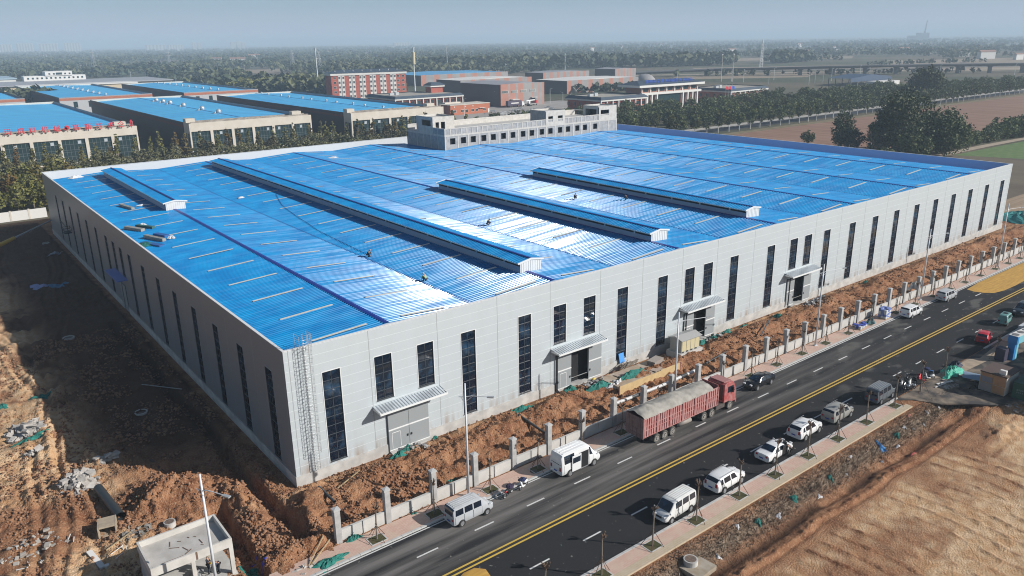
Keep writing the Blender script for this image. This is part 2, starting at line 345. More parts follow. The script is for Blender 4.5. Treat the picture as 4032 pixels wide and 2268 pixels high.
M = bpy.data.materials.new("soil"); M.use_nodes = True; t = M.node_tree; p = t.nodes["Principled BSDF"]; L = t.links; p.inputs["Roughness"].default_value = .95; p.inputs["Specular IOR Level"].default_value = .15
at_ = t.nodes.new("ShaderNodeAttribute"); at_.attribute_name = "soil"; sp = t.nodes.new("ShaderNodeSeparateColor"); L.new(at_.outputs["Color"], sp.inputs[0])
g_ = t.nodes.new("ShaderNodeNewGeometry")
def nz(scale, det=5, vec=None):
    n = t.nodes.new("ShaderNodeTexNoise"); n.inputs["Scale"].default_value = scale; n.inputs["Detail"].default_value = det; L.new(vec or g_.outputs["Position"], n.inputs["Vector"]); return n.outputs["Fac"]
def rg(x, a, b):
    r = t.nodes.new("ShaderNodeMapRange"); r.inputs[1].default_value = a; r.inputs[2].default_value = b; L.new(x, r.inputs[0]); return r.outputs[0]
def mixc(f, a, b):
    x = t.nodes.new("ShaderNodeMix"); x.data_type = 'RGBA'
    if isinstance(f, float): x.inputs[0].default_value = f
    else: L.new(f, x.inputs[0])
    for k, v in ((6, a), (7, b)):
        if isinstance(v, tuple): x.inputs[k].default_value = (*v, 1)
        else: L.new(v, x.inputs[k])
    return x.outputs[2]
red = mixc(rg(nz(.55), .35, .65), (.19, .080, .040), (.36, .185, .098))
red = mixc(rg(nz(5.0, 6), .5, .8), red, (.46, .29, .175))
pale = mixc(rg(nz(1.1, 6), .35, .65), (.64, .46, .29), (.50, .30, .155))
c1 = mixc(sp.outputs[0], red, pale)
c2 = mixc(sp.outputs[1], c1, mixc(rg(nz(2.2, 8), .3, .7), (.11, .07, .05), (.30, .235, .17)))
c3 = mixc(sp.outputs[2], c2, (.075, .040, .024))  # dark tone for ditch mud and for the shade painted beside the factory
farc = mixc(rg(nz(.006, 6), .4, .6), (.085, .095, .06), (.17, .14, .10))
c4 = mixc(at_.outputs["Alpha"], c3, farc)
L.new(c4, p.inputs["Base Color"])
b_ = t.nodes.new("ShaderNodeBump"); b_.inputs["Strength"].default_value = 1.0; b_.inputs["Distance"].default_value = .2
L.new(nz(6.5, 8), b_.inputs["Height"]); L.new(b_.outputs[0], p.inputs["Normal"])
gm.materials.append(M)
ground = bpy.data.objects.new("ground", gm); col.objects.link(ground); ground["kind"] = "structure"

def sheet(name, poly, z, m_, kind="structure"):
    b = MB(); b.add([(x, y, z) for x, y in poly], [tuple(range(len(poly)))]); o = b.build(name, m_); o["kind"] = kind; return o
# ---- asphalt road
M = bpy.data.materials.new("asphalt"); M.use_nodes = True; t = M.node_tree; p = t.nodes["Principled BSDF"]; L = t.links
g_ = t.nodes.new("ShaderNodeNewGeometry"); mp = t.nodes.new("ShaderNodeMapping"); mp.inputs["Scale"].default_value = (.055, .9, 1); L.new(g_.outputs["Position"], mp.inputs[0])
sy = t.nodes.new("ShaderNodeSeparateXYZ"); L.new(g_.outputs["Position"], sy.inputs[0])
mp2 = t.nodes.new("ShaderNodeMapping"); mp2.inputs["Scale"].default_value = (.16, .32, 1); mp2.inputs["Rotation"].default_value = (0, 0, .5); L.new(g_.outputs["Position"], mp2.inputs[0])
streak = rg(nz(1.0, 8, mp.outputs[0]), .36, .62)
blot = rg(nz(1.0, 6, mp2.outputs[0]), .56, .64)
left = rg(sy.outputs["Y"], -20.5, -18.5)
near = rg(sy.outputs["X"], 95, 35)
mm = t.nodes.new("ShaderNodeMath"); mm.operation = 'MULTIPLY'; L.new(streak, mm.inputs[0]); L.new(left, mm.inputs[1])
m3_ = t.nodes.new("ShaderNodeMath"); m3_.operation = 'MULTIPLY'; L.new(mm.outputs[0], m3_.inputs[0]); L.new(near, m3_.inputs[1])
far_ = rg(sy.outputs["X"], 52, 66)
m5_ = t.nodes.new("ShaderNodeMath"); m5_.operation = 'MULTIPLY'; L.new(blot, m5_.inputs[0]); L.new(far_, m5_.inputs[1])
m4_ = t.nodes.new("ShaderNodeMath"); m4_.operation = 'MULTIPLY'; m4_.inputs[1].default_value = .8; L.new(m5_.outputs[0], m4_.inputs[0])
base = mixc(rg(nz(9, 4), .3, .7), (.022, .0225, .024), (.035, .035, .036))
base = mixc(m3_.outputs[0], base, (.17, .16, .15)); base = mixc(m4_.outputs[0], base, (.12, .115, .105))
base = mixc(rg(nz(1.9, 9), .66, .74), base, (.24, .23, .21))
L.new(base, p.inputs["Base Color"]); p.inputs["Roughness"].default_value = .82; p.inputs["Specular IOR Level"].default_value = .15
b_ = t.nodes.new("ShaderNodeBump"); b_.inputs["Strength"].default_value = .35; b_.inputs["Distance"].default_value = .01; L.new(nz(40, 3), b_.inputs["Height"]); L.new(b_.outputs[0], p.inputs["Normal"])
M_ASPH = M
sheet("road", [(-60, -26.95), (420, -26.95), (420, -13.42), (-60, -13.42)], 0.0, M_ASPH)
M_PAINTW = mat("road_paint_white", (.62, .62, .60), .7, c2=(.30, .30, .29), scale=5, lo=.55, hi=.8)
M_PAINTY = mat("road_paint_yellow", (.60, .40, .06), .7, c2=(.42, .30, .08), scale=4, lo=.5, hi=.8)
b = MB(); x = -14.4
while x < 260: b.box(x, -16.66, .002, x+2.1, -16.5, .008); x += 5.915
x = -37.6+.0
while x < 260: b.box(x+.0, -23.74, .002, x+2.1, -23.58, .008); x += 5.915
b.box(-60, -13.68, .002, 400, -13.55, .008)
o = b.build("lane_markings", M_PAINTW); o["kind"] = "structure"
b = MB(); b.box(-60, -20.02, .002, 400, -19.84, .008); b.box(-60, -20.5, .002, 400, -20.32, .008)
o = b.build("centre_lines", M_PAINTY); o["kind"] = "structure"
# ---- kerbs & pavements
def mat_paver(name, ca_, cb_, mort, sx, sy_):
    M = bpy.data.materials.new(name); M.use_nodes = True; t = M.node_tree; p = t.nodes["Principled BSDF"]; L = t.links
    g = t.nodes.new("ShaderNodeNewGeometry"); br = t.nodes.new("ShaderNodeTexBrick"); L.new(g.outputs["Position"], br.inputs["Vector"])
    br.inputs["Color1"].default_value = (*ca_, 1); br.inputs["Color2"].default_value = (*cb_, 1); br.inputs["Mortar"].default_value = (*mort, 1)
    br.inputs["Scale"].default_value = 1; br.inputs["Brick Width"].default_value = sx; br.inputs["Row Height"].default_value = sy_; br.inputs["Mortar Size"].default_value = .008
    n = t.nodes.new("ShaderNodeTexNoise"); n.inputs["Scale"].default_value = .8; n.inputs["Detail"].default_value = 6; L.new(g.outputs["Position"], n.inputs["Vector"])
    r = t.nodes.new("ShaderNodeMapRange"); r.inputs[1].default_value = .45; r.inputs[2].default_value = .75; L.new(n.outputs["Fac"], r.inputs[0])
    mx = t.nodes.new("ShaderNodeMix"); mx.data_type = 'RGBA'; mx.inputs[7].default_value = (.54, .44, .34, 1); L.new(br.outputs["Color"], mx.inputs[6])
    m2 = t.nodes.new("ShaderNodeMath"); m2.operation = 'MULTIPLY'; m2.inputs[1].default_value = .7; L.new(r.outputs[0], m2.inputs[0]); L.new(m2.outputs[0], mx.inputs[0])
    L.new(mx.outputs[2], p.inputs["Base Color"]); p.inputs["Roughness"].default_value = .85; MATS[name] = M; return M
M_PAVP = mat_paver("paver_pink", (.54, .35, .28), (.58, .41, .33), (.38, .28, .22), .4, .2)
M_PAVY = mat_paver("paver_yellow", (.47, .38, .26), (.50, .42, .30), (.33, .27, .2), .4, .2)
M_KERB = mat("kerb_stone", (.44, .44, .43), .85, c2=(.52, .51, .49), scale=1.5)
b = MB(); x = -7.2
while x < 300:
    b.box(x, -13.42, -.1, x+.985, -13.17, .13); x += 1
b.box(x, -13.4, -.1, 420, -13.18, .13)
o = b.build("kerb", M_KERB, bevel=.015); o["kind"] = "structure"
b = MB(); x = -60
while x < 62.2:
    b.box(x, -27.2, -.1, x+.985, -26.95, .13); x += 1
b.box(87, -27.2, -.1, 420, -26.95, .13)
o = b.build("kerb", M_KERB, bevel=.015); o["kind"] = "structure"
b = MB(); b.box(-7.2, -13.17, -.1, 420, -11.0, .11); o = b.build("pavement", M_PAVP); o["kind"] = "structure"
b = MB(); b.box(-60, -28.55, -.1, 61.2, -27.2, .11); b.box(92, -28.55, -.1, 420, -27.2, .11); o = b.build("pavement", M_PAVP); o["kind"] = "structure"
b = MB(); b.box(-60, -29.3, -.1, 62.2, -28.55, .112); b.box(92, -29.3, -.1, 420, -28.55, .112); o = b.build("pavement_edge", M_PAVY); o["kind"] = "structure"
b = MB(); b.prism([(65.5, -31.0), (64, -28.4), (62.4, -27.1), (92, -27.1), (92, -29.3), (110, -29.3), (110, -60), (94, -50), (86, -42), (77, -38.4), (70, -35.2), (67.5, -32.6)], -.15, .02); o = b.build("site_yard", mat("yard_dirt", (.055, .05, .048), .95, c2=(.24, .19, .14), lo=.42, hi=.62, scale=.5, bump=.5, bscale=5)); o["kind"] = "structure"
b = MB(); b.prism([(70.5, -26.7), (82, -27.4), (84.5, -29.2), (75, -28.6)], .025, .03); b.prism([(82, -28.2), (94, -27.2), (92.5, -28.6), (84, -29.6)], .025, .031); o = b.build("sand_drift", mat("sand", (.42, .33, .24), .95, c2=(.3, .24, .18), scale=1.2)); o["kind"] = "structure"

# ---- drying maize on the road
def grain(name, poly, label):
    b = MB(); cx = sum(p[0] for p in poly)/len(poly); cy = sum(p[1] for p in poly)/len(poly); n = len(poly); rings = 7; vs = []; fs = []
    for k in range(rings+1):
        s_ = 1-k/rings
        for (px, py) in poly: vs.append((cx+(px-cx)*s_+random.uniform(-.04, .04)*s_, cy+(py-cy)*s_, .012+.055*min(1, k*.9)+random.uniform(0, .015)))
    for k in range(rings):
        for i in range(n): fs.append((k*n+i, k*n+(i+1) % n, (k+1)*n+(i+1) % n, (k+1)*n+i))
    b.add(vs, fs); o = b.build(name, mat("maize", (.56, .33, .06), .85, c2=(.44, .24, .05), scale=1.2, sx=(.4, 3, 1), bump=.4, bscale=14), smooth=True); tag(o, label, "grain"); o["kind"] = "stuff"; return o
grain("drying_maize", [(112.4, -14.2), (112.0, -15.4), (112.6, -16.9), (113.8, -17.9), (116.5, -18.4), (121, -18.5), (128, -18.3), (136, -18.5), (160, -18.4), (160, -13.75), (140, -13.8), (128, -13.8), (118, -13.75)], "long bed of yellow grain drying on the far lane beside the kerb")
grain("drying_maize", [(4.5, -21.0), (5.2, -20.65), (6.3, -20.7), (6.9, -21.4), (6.6, -23), (5, -24), (3, -24.2), (1, -23.8), (1.5, -22.2)], "small patch of yellow grain on the road at the bottom edge")
# ---- far fields (thin sheets over the plain)
M_FBROWN = mat("ploughed", (.20, .105, .066), .95, c2=(.28, .165, .115), scale=.25, sx=(1, .12, 1), bump=.3, bscale=1.0)
M_FBEIGE = mat("stubble", (.30, .23, .16), .95, c2=(.24, .19, .13), scale=.02)
M_FGREEN = mat("crop_green", (.075, .15, .035), .95, c2=(.13, .19, .06), scale=.5)
M_FDARK = mat("fallow_dark", (.10, .075, .05), .95, c2=(.15, .12, .08), scale=.1, sx=(1, .3, 1))
M_TRACK = mat("track_dirt", (.40, .33, .26), .95, c2=(.34, .27, .2), scale=.3)
sheet("ploughed_field", [(170, 148), (1500, 148), (1500, 63), (176, 63), (170, 66)], -.02, M_FBROWN)
sheet("verge", [(170, 151.5), (1500, 151.5), (1500, 147), (170, 146)], -.01, mat("dry_verge", (.22, .17, .10), .95, c2=(.14, .12, .06), scale=.3))
sheet("dirt_path", [(172, 60.5), (300, 60), (420, 55), (420, 52.5), (300, 56.5), (172, 57)], -.005, M_TRACK)
sheet("green_field", [(268, 55.6), (420, 50.5), (420, 20), (276, 34)], -.01, M_FGREEN)
sheet("fallow_field", [(174, 56.8), (268, 55.6), (276, 34), (420, 18), (420, -10), (174, -8)], -.015, M_FDARK)
sheet("stubble_field", [(174, 12), (420, 12), (420, -12), (174, -10)], -.005, mat("stubble_rows", (.36, .27, .18), .95, c2=(.24, .17, .11), scale=.8, sx=(.05, 1, 1)))
sheet("tree_lined_road", [(205, 166), (900, 166), (900, 158), (205, 158)], -.01, mat("far_asphalt", (.07, .07, .075), .9))
sheet("pale_verge", [(205, 173), (900, 173), (900, 167), (205, 167)], -.012, mat("pale_pave", (.40, .38, .35), .9))
sheet("factory_yard", [(225, 352), (345, 352), (352, 275), (215, 275)], -.01, mat("yard_concrete", (.30, .28, .26), .9, c2=(.36, .34, .31), scale=.1))
sheet("brown_hollow", [(220, 284), (300, 306), (300, 280), (225, 262)], .0, mat("brown_yard", (.2, .16, .12), .9, c2=(.3, .26, .22), scale=.3))
for i, (pl) in enumerate([[(980, 870), (1350, 700), (1500, 780), (1080, 1020)], [(760, 560), (1000, 400), (1130, 470), (860, 660)], [(1050, 480), (1290, 330), (1600, 420), (1250, 590)], [(930, 330), (1130, 220), (1250, 270), (1010, 400)], [(190, 590), (260, 560), (300, 640), (215, 690)], [(330, 1100), (420, 1060), (520, 1200), (400, 1250)], [(610, 470), (720, 395), (790, 430), (660, 525)], [(560, 800), (640, 760), (690, 820), (600, 880)]]):
    sheet("stubble_field", pl, -.008, M_FBEIGE)
sheet("distant_road", [(560, 620), (1350, 95), (1362, 108), (568, 634)], .0, M_TRACK)
sheet("distant_road", [(640, 655), (1420, 115), (1430, 130), (648, 668)], .0, mat("far_asphalt", (.07, .07, .075), .9))

# ============================================================ THE FACTORY
BL, BW, BH = 163.2, 137.4, 14.1
fac = empty("factory_building", (0, 0, 0), 0, "huge grey panelled factory hall with saw-ribbed blue metal roof", "factory")
def holewall(b, L_, z0, z1, holes, place, depth, mi_rev=0):
    """flat wall with rectangular holes; place(u, z, d) -> xyz, d = inward depth"""
    us = sorted({0, L_} | {h[0] for h in holes} | {h[1] for h in holes}); zs = sorted({z0, z1} | {h[2] for h in holes} | {h[3] for h in holes})
    for u0, u1 in zip(us, us[1:]):
        for a0, a1 in zip(zs, zs[1:]):
            um, zm = (u0+u1)/2, (a0+a1)/2
            if any(h[0] < um < h[1] and h[2] < zm < h[3] for h in holes): continue
            b.quad(place(u0, a0, 0), place(u1, a0, 0), place(u1, a1, 0), place(u0, a1, 0))
    for (u0, u1, a0, a1) in holes:
        for (p_, q_) in (((u0, a0), (u1, a0)), ((u1, a0), (u1, a1)), ((u1, a1), (u0, a1)), ((u0, a1), (u0, a0))):
            b.quad(place(*p_, 0), place(*q_, 0), place(*q_, depth), place(*p_, depth), mi_rev)
XT = {1: 4.5, 3: 20.56, 4: 28.44, 6: 44.4, 7: 51.94, 9: 67.18, 10: 76.12, 12: 91.42, 13: 99.18, 14: 106.64, 15: 114.06, 16: 121.55, 17: 129.04, 18: 136.46, 19: 143.96, 20: 151.68, 21: 159.32}
DOORS = {2: (12.6, 10.12, 15.1), 5: (37.1, 33.8, 38.65), 8: (60.0, 57.4, 61.3), 11: (84.5, 82.1, 86.0)}
ZT, ZB = 11.04, 1.39; hw = .93
holes = [(c-hw, c+hw, ZB, ZT) for c in XT.values()]
for k, (c, a, b2) in DOORS.items(): holes += [(a-.98, a+.98, 6.3, 11.1), (b2-.98, b2+.98, 6.3, 11.1), (c-1.5, c+1.5, .3, 4.6)]
wf = MB(); holewall(wf, BL, 1.1, BH, [(h[0], h[1], max(h[2], 1.1), h[3]) for h in holes], lambda u, z, d: (u, d, z), .16)
SE = [.47, 8.68, 16.66, 24.55, 32.3, 40.45, 48.0, 55.8, 63.2, 71.75, 80.5, 87.9, 95.3]+[95.3+7.47*i for i in range(1, 9)]+[162.7]
for x in SE: wf.box(x-.035, -.004, 1.1, x+.035, 0, BH-.02, 1)
wf.build("front_wall", [M_PANEL, M_SEAM], fac)
b = MB(); lh = [(y-.93, y+.93, ZB, ZT) for y in []]
YL = [.42+(i+.5)*7.872 for i in range(17)]
LW = [y for i, y in enumerate(YL) if i != 8][:15]
lh = [(y-.92, y+.92, ZB, ZT) for y in LW]+[(67.5-3.4, 67.5-1.5, 6.4, 11.04), (67.5+1.5, 67.5+3.4, 6.4, 11.04), (65.8, 69.2, 1.1, 4.6)]
holewall(b, BW, 1.1, BH, lh, lambda u, z, d: (d, u, z), .16)
for i in range(17): b.box(-.004, .42+i*7.872, 1.1, 0, .42+i*7.872+.05, BH-.02, 1)
b.build("side_wall", [mat_panel("panel_side_shaded", (.235, .255, .285), (.26, .28, .31), 1.0, .03, .45), M_SEAM], fac)  # same panels as the front, colour darkened for the shaded side
b = MB(); b.box(0, BW-.2, 0, BL, BW, BH); b.box(BL-.2, 0.25, 0, BL, BW-.2, BH)
b.quad((.2, .02, 12), (.2, BW-.2, 12), (.2, BW-.2, BH), (.2, .02, BH)); b.build("rear_wall", M_GREYPANEL, fac)
b = MB(); b.quad((0.2, .22, 11.7), (BL-.2, .22, 11.7), (BL-.2, .22, BH), (.2, .22, BH)); b.build("parapet_lining", mat("parapet_lining", (.5, .53, .55), .5), fac)
b = MB(); b.box(-.03, -.06, BH, BL+.03, .26, BH+.05); b.box(-.03, .26, BH, .24, BW, BH+.05); b.box(BL-.25, .26, BH, BL+.03, BW, BH+.05); b.box(.24, BW-.28, BH, BL-.25, BW+.03, BH+.05)
b.build("parapet_cap", M_TRIM, fac)
# plinth (split at the doors)
b = MB(); cuts = sorted([(c-2.45, c+2.45) for c, _, _ in DOORS.values()]); x = -.07
for a0, a1 in cuts: b.box(x, -.07, -1.6, a0, .25, 1.1); x = a1
b.box(x, -.07, -1.6, BL+.05, .25, 1.1); b.box(-.07, .25, -1.6, .2, 65.7, 1.1); b.box(-.07, 69.3, -1.6, .2, BW+.05, 1.1)
for a0, a1 in cuts: b.box(a0, -.55, -.6, a1, .3, .24)
b.build("plinth", mat("plinth_render", (.40, .39, .37), .9, c2=(.54, .53, .50), scale=.8, bump=.2, bscale=5), fac)
b = MB(); b.quad((0.4, .9, .05), (BL-.4, .9, .05), (BL-.4, .9, 11.5), (.4, .9, 11.5)); b.quad((.9, .9, .05), (.9, BW-1, .05), (.9, BW-1, 11.5), (.9, .9, 11.5)); b.quad((.4, .2, .06), (BL-.4, .2, .06), (BL-.4, 8, .06), (.4, 8, .06)); b.build("interior", M_DARK, fac)
def make_window(wd, ht, axis='x'):
    nz_ = max(3, round(ht/.95)); fr = MB(); gl = MB()
    def bx(B, u0, z0, u1, z1, d0, d1):
        if axis == 'x': B.box(u0, d0, z0, u1, d1, z1)
        else: B.box(d0, u0, z0, d1, u1, z1)
    bx(gl, -wd/2+.02, .02, wd/2-.02, ht-.02, .10, .115)
    for u in (-wd/2, wd/2-.05): bx(fr, u, 0, u+.05, ht, .03, .13)
    bx(fr, -.02, .05, .02, ht-.05, .06, .12)
    for k in range(nz_+1):
        z = k*(ht-.05)/nz_; bx(fr, -wd/2+.05, z, wd/2-.05, z+.05, .06, .125)
    bx(fr, -wd/2-.05, -.06, wd/2+.05, 0, -.05, .05)
    f = fr.build("window", M_MULL, fac); gl.build("glass", M_GLASS, f); tm = MB(); e = wd/2
    for (u0, z0, u1, z1) in ((-e-.07, 0, -e, ht), (e, 0, e+.07, ht), (-e-.07, ht, e+.07, ht+.07)): bx(tm, u0, z0, u1, z1, -.025, .02)
    tm.build("trim", M_TRIM if axis == 'x' else mat("trim_shaded", (.34, .36, .38), .5), f); return f  # side trim is the white trim with shade put into its colour
def make_trim(): pass
tw = None
for c in XT.values():
    if tw is None: tw = make_window(1.86, ZT-ZB); tw.location = (c, 0, ZB)
    else: copy_tree(tw, fac, (c, 0, ZB))
pw = None
for k, (c, a, b2) in DOORS.items():
    for x in (a, b2):
        if pw is None: pw = make_window(1.96, 4.8); pw.location = (x, 0, 6.3)
        else: copy_tree(pw, fac, (x, 0, 6.3))
sw = None
for y in LW:
    if sw is None: sw = make_window(1.84, ZT-ZB, 'y'); sw.location = (0, y, ZB)
    else: copy_tree(sw, fac, (0, y, ZB))
sp_ = None
for y in (65.05, 69.95):
    if sp_ is None: sp_ = make_window(1.9, 4.64, 'y'); sp_.location = (0, y, 6.4)
    else: copy_tree(sp_, fac, (0, y, 6.4))
# doors and canopies
def door(c, wopen, leafw, closed):
    r = empty("door", (c, 0, 0)); r.parent = fac
    for s in (-1, 1):
        a = wopen/2 if not closed else 0
        x0 = s*(a)+(0.02 if s > 0 else -leafw-.02) if not closed else (.02 if s > 0 else -leafw-.02)
        l = MB(); l.box(x0, -.10, .26, x0+leafw, -.03, 4.6); l.build("door_leaf", M_DOOR, r)
        t_ = MB(); t_.box(x0, -.13, 2.55, x0+leafw, -.10, 2.7); t_.box(x0, -.13, .26, x0+leafw, -.10, .34)
        if s < 0:
            t_.box(x0+.35, -.115, .5, x0+.4, -.10, 2.25); t_.box(x0+1.35, -.115, .5, x0+1.4, -.10, 2.25); t_.box(x0+.35, -.115, 2.2, x0+1.4, -.10, 2.26)
        t_.build("door_rail", M_TRIM, r)
        h_ = MB(); h_.box(x0+(leafw-.3 if s < 0 else .12), -.15, 1.35, x0+(leafw-.12 if s < 0 else .3), -.10, 1.6); h_.build("lock", M_BLK, r)
    e = MB(); x0 = -(wopen/2+leafw) if not closed else -leafw
    e.box(x0-.1, -.16, .2, x0-.03, -.0, 4.8); e.box(x0-.12, -.16, 4.62, -x0+.12, -.0, 4.72); e.build("door_frame", M_MULL, r)
    if not closed:
        k = MB(); k.quad((-wopen/2, .3, .07), (wopen/2, .3, .07), (wopen/2, 4, .07), (-wopen/2, 4, .07)); k.build("floor_slab", M_CONC2, r)
door(12.6, 0, 2.42, True); door(37.1, 2.9, 2.2, False); door(60.0, 2.6, 2.0, False); door(84.5, 2.6, 2.0, False)
def canopy(x0, x1):
    r = empty("canopy", ((x0+x1)/2, 0, 5.8)); r.parent = fac; wd = (x1-x0)/2
    b = MB(); n = int(wd*2/.34)
    for i in range(n):
        a = -wd+i*2*wd/n; s = 2*wd/n
        b.quad((a, -.02, .06), (a+s*.55, -.02, .06), (a+s*.55, -1.5, -.22), (a, -1.5, -.22), 0)
        b.quad((a+s*.55, -.02, .06), (a+s*.62, -.02, .0), (a+s*.62, -1.5, -.28), (a+s*.55, -1.5, -.22), 0)
        b.quad((a+s*.62, -.02, .0), (a+s*.94, -.02, .0), (a+s*.94, -1.5, -.28), (a+s*.62, -1.5, -.28), 0)
        b.quad((a+s*.94, -.02, .0), (a+s, -.02, .06), (a+s, -1.5, -.22), (a+s*.94, -1.5, -.28), 0)
    b.build("canopy_sheet", mat("canopy_metal", (.48, .52, .55), .4, .3), r)
    f = MB(); f.box(-wd, -1.58, -.42, wd, -1.5, -.2); f.box(-wd, -1.5, -.34, -wd+.08, 0, -.12); f.box(wd-.08, -1.5, -.34, wd, 0, -.12); f.box(-wd, -.1, -.12, wd, 0, -.02)
    f.box(-wd+.08, -1.5, -.36, wd-.08, -.1, -.34); f.build("canopy_frame", M_TRIM, r)
    g = MB()
    for s in (-1, 1): g.cyl((s*(wd-.35), 0, -.85), (s*(wd-.35), -1.2, -.36), .04)
    g.build("canopy_brace", M_GALV, r)
for c_ in ((8.62, 16.66), (32.4, 40.4), (55.6, 63.6), (80.3, 88.3)): canopy(*c_)
b = MB(); b.box(-1.6, 63.2, 6.1, -.02, 71.7, 6.25); o_ = b.build("side_canopy", mat("film_blue", (.16, .24, .62), .35), fac)
b = MB(); b.box(-.12, 65.8, .2, -.05, 67.6, 4.6); b.box(-.12, 68.2, .2, -.05, 69.2, 4.6); b.build("side_door", M_DOOR, fac)
# down pipes beside the doors
for x in (33.25, 57.2, 82.0): MB().cyl((x-.15, -.16, .2), (x-.15, -.16, 4.9), .07, n=8).build("downpipe", M_BLK, fac)
# caged ladder
lad = MB()
for x in (1.75, 2.35): lad.cyl((x, -.42, 1.3), (x, -.42, 15.3), .03, n=6)
z = 1.4
while z < 15: lad.cyl((1.75, -.42, z), (2.35, -.42, z), .018, n=5); z += .3
for z in (2, 5, 8, 11, 13.8):
    for x in (1.75, 2.35): lad.cyl((x, -.42, z), (x, 0, z), .02, n=5)
lo_ = lad.build("ladder", M_GALV, fac)
cg = MB(); z = 3.4
while z < 15.6:
    pts = [(2.05+.42*math.sin(a_), -.45-.62*(math.cos(a_)*.5+.5), z) for a_ in [math.pi*(k/8*2-1)*.9 for k in range(9)]]
    cg.tube(pts, .016, 4); z += .42
for a_ in (-2.0, -1.1, 0, 1.1, 2.0):
    x, y = 2.05+.42*math.sin(a_), -.45-.62*(math.cos(a_)*.5+.5); cg.cyl((x, y, 3.4), (x, y, 15.6), .014, n=4)
for x in (1.45, 2.65):
    for z in (14.5, 15.0, 15.4): cg.cyl((x, -.5, z), (x, .6, z), .02, n=4)
    for y in (-.5, .6): cg.cyl((x, y, 14.1), (x, y, 15.4), .02, n=4)
cg.build("ladder_cage", M_GALV, fac)
# ---- roof: ridges at 11+22k, valleys at 22k
RZ, VZ = 14.22, 13.58
PX = [(.24, 13.62)]+sum([[(11+22*k, RZ), (22+22*k, VZ)] for k in range(7)], [])
PX = [p_ for p_ in PX if p_[0] <= 154.2]+([(154.2, VZ)] if PX[-1][0] > 154.2 else [])
brk = sorted({x for x, _ in PX} | {88.0, 151.4})
def zr(x): return float(np.interp(x, [p_[0] for p_ in PX], [p_[1] for p_ in PX]))
prof = [(0, 0), (.21, 0), (.252, .08), (.385, .08), (.427, 0)]
b = MB(); pitch_ = .47; y = .3; n = 0
while y < 126.8:
    pr = [(y+a, h_) for a, h_ in prof]+[(y+pitch_, 0)]
    for x0, x1 in zip(brk, brk[1:]):
        if y > 106.2 and x0 >= 88 and x1 <= 151.4: continue
        z0, z1 = zr(x0), zr(x1); o0 = len(b.v)
        for (yy, hh) in pr: b.v += [(x0, yy, z0+hh), (x1, yy, z1+hh)]
        for i in range(len(pr)-1): b.f.append((o0+2*i, o0+2*i+1, o0+2*i+3, o0+2*i+2)); b.m.append(0)
    y += pitch_
roof = b.build("roof", M_ROOF, fac)
b = MB(); b.box(.25, 126.9, 11.5, BL-.25, BW-.25, 11.6); b.box(154.3, .3, 11.5, BL-.25, 126.9, 11.6); b.box(154.21, .3, 11.6, 154.27, 126.8, VZ+.05)
b.build("gutter_floor", mat("gutter_blue", (.06, .22, .55), .5), fac)
b = MB(); b.quad((BL-.21, .3, 11.6), (BL-.21, BW-.3, 11.6), (BL-.21, BW-.3, BH), (BL-.21, .3, BH)); b.build("parapet_inner_face", mat("inner_roof_bounce", (.46, .60, .84), .5, c2=(.52, .62, .82), scale=.05), fac)  # white panel with the roof's blue bounce light put into its colour
b = MB()
for k in range(7):
    x = 11+22*k; y1 = 126.8 if not 88 < x < 151.4 else 106.2
    b.add([(x-.3, .3, RZ+.07), (x, .3, RZ+.12), (x+.3, .3, RZ+.07), (x-.3, y1, RZ+.07), (x, y1, RZ+.12), (x+.3, y1, RZ+.07), (x-.3, .3, RZ), (x+.3, .3, RZ), (x-.3, y1, RZ), (x+.3, y1, RZ)],
          [(0, 1, 4, 3), (1, 2, 5, 4), (6, 0, 3, 8), (2, 7, 9, 5)])
b.build("ridge_cap", M_CAPBLUE, roof)
b = MB()
for k in range(1, 8):
    x = 22*k; y1 = 126.8 if not 88 <= x < 151.4 else 106.2
    if x > 154.3: continue
    b.box(x-.14, .3, VZ-.02, x+.14, y1, VZ+.06)
b.build("valley_gutter", M_CAPBLUE, roof)
# skylights (100 nearest as parts, the rest as one)
sk = []
for k in range(7):
    xr = 11+22*k
    for j in range(17):
        y = 1.25+7.72*j
        for (a, c_) in ((xr-7.5, xr-1.6), (xr+2.3, xr+7.6)):
            if c_ > 154 or (y > 105 and a < 152 and c_ > 87): continue
            sk.append(((a+24)**2+(y+65)**2, a, c_, y))
sk.sort()
def skl(B, a, c_, y, off=(0, 0, 0)):
    z0, z1 = zr(a)+.1, zr(c_)+.1
    B.quad((a-off[0], y-off[1], z0-off[2]), (c_-off[0], y-off[1], z1-off[2]), (c_-off[0], y+.42-off[1], z1-off[2]), (a-off[0], y+.42-off[1], z0-off[2]))
rest = MB()
for i, (d, a, c_, y) in enumerate(sk):
    if i < 100: B = MB(); skl(B, a, c_, y, (a, y, 14)); B.build("skylight", M_SKYL, roof, loc=(a, y, 14))
    else: skl(rest, a, c_, y)
o_ = rest.build("skylight_rows", M_SKYL, roof); o_["kind"] = "stuff"
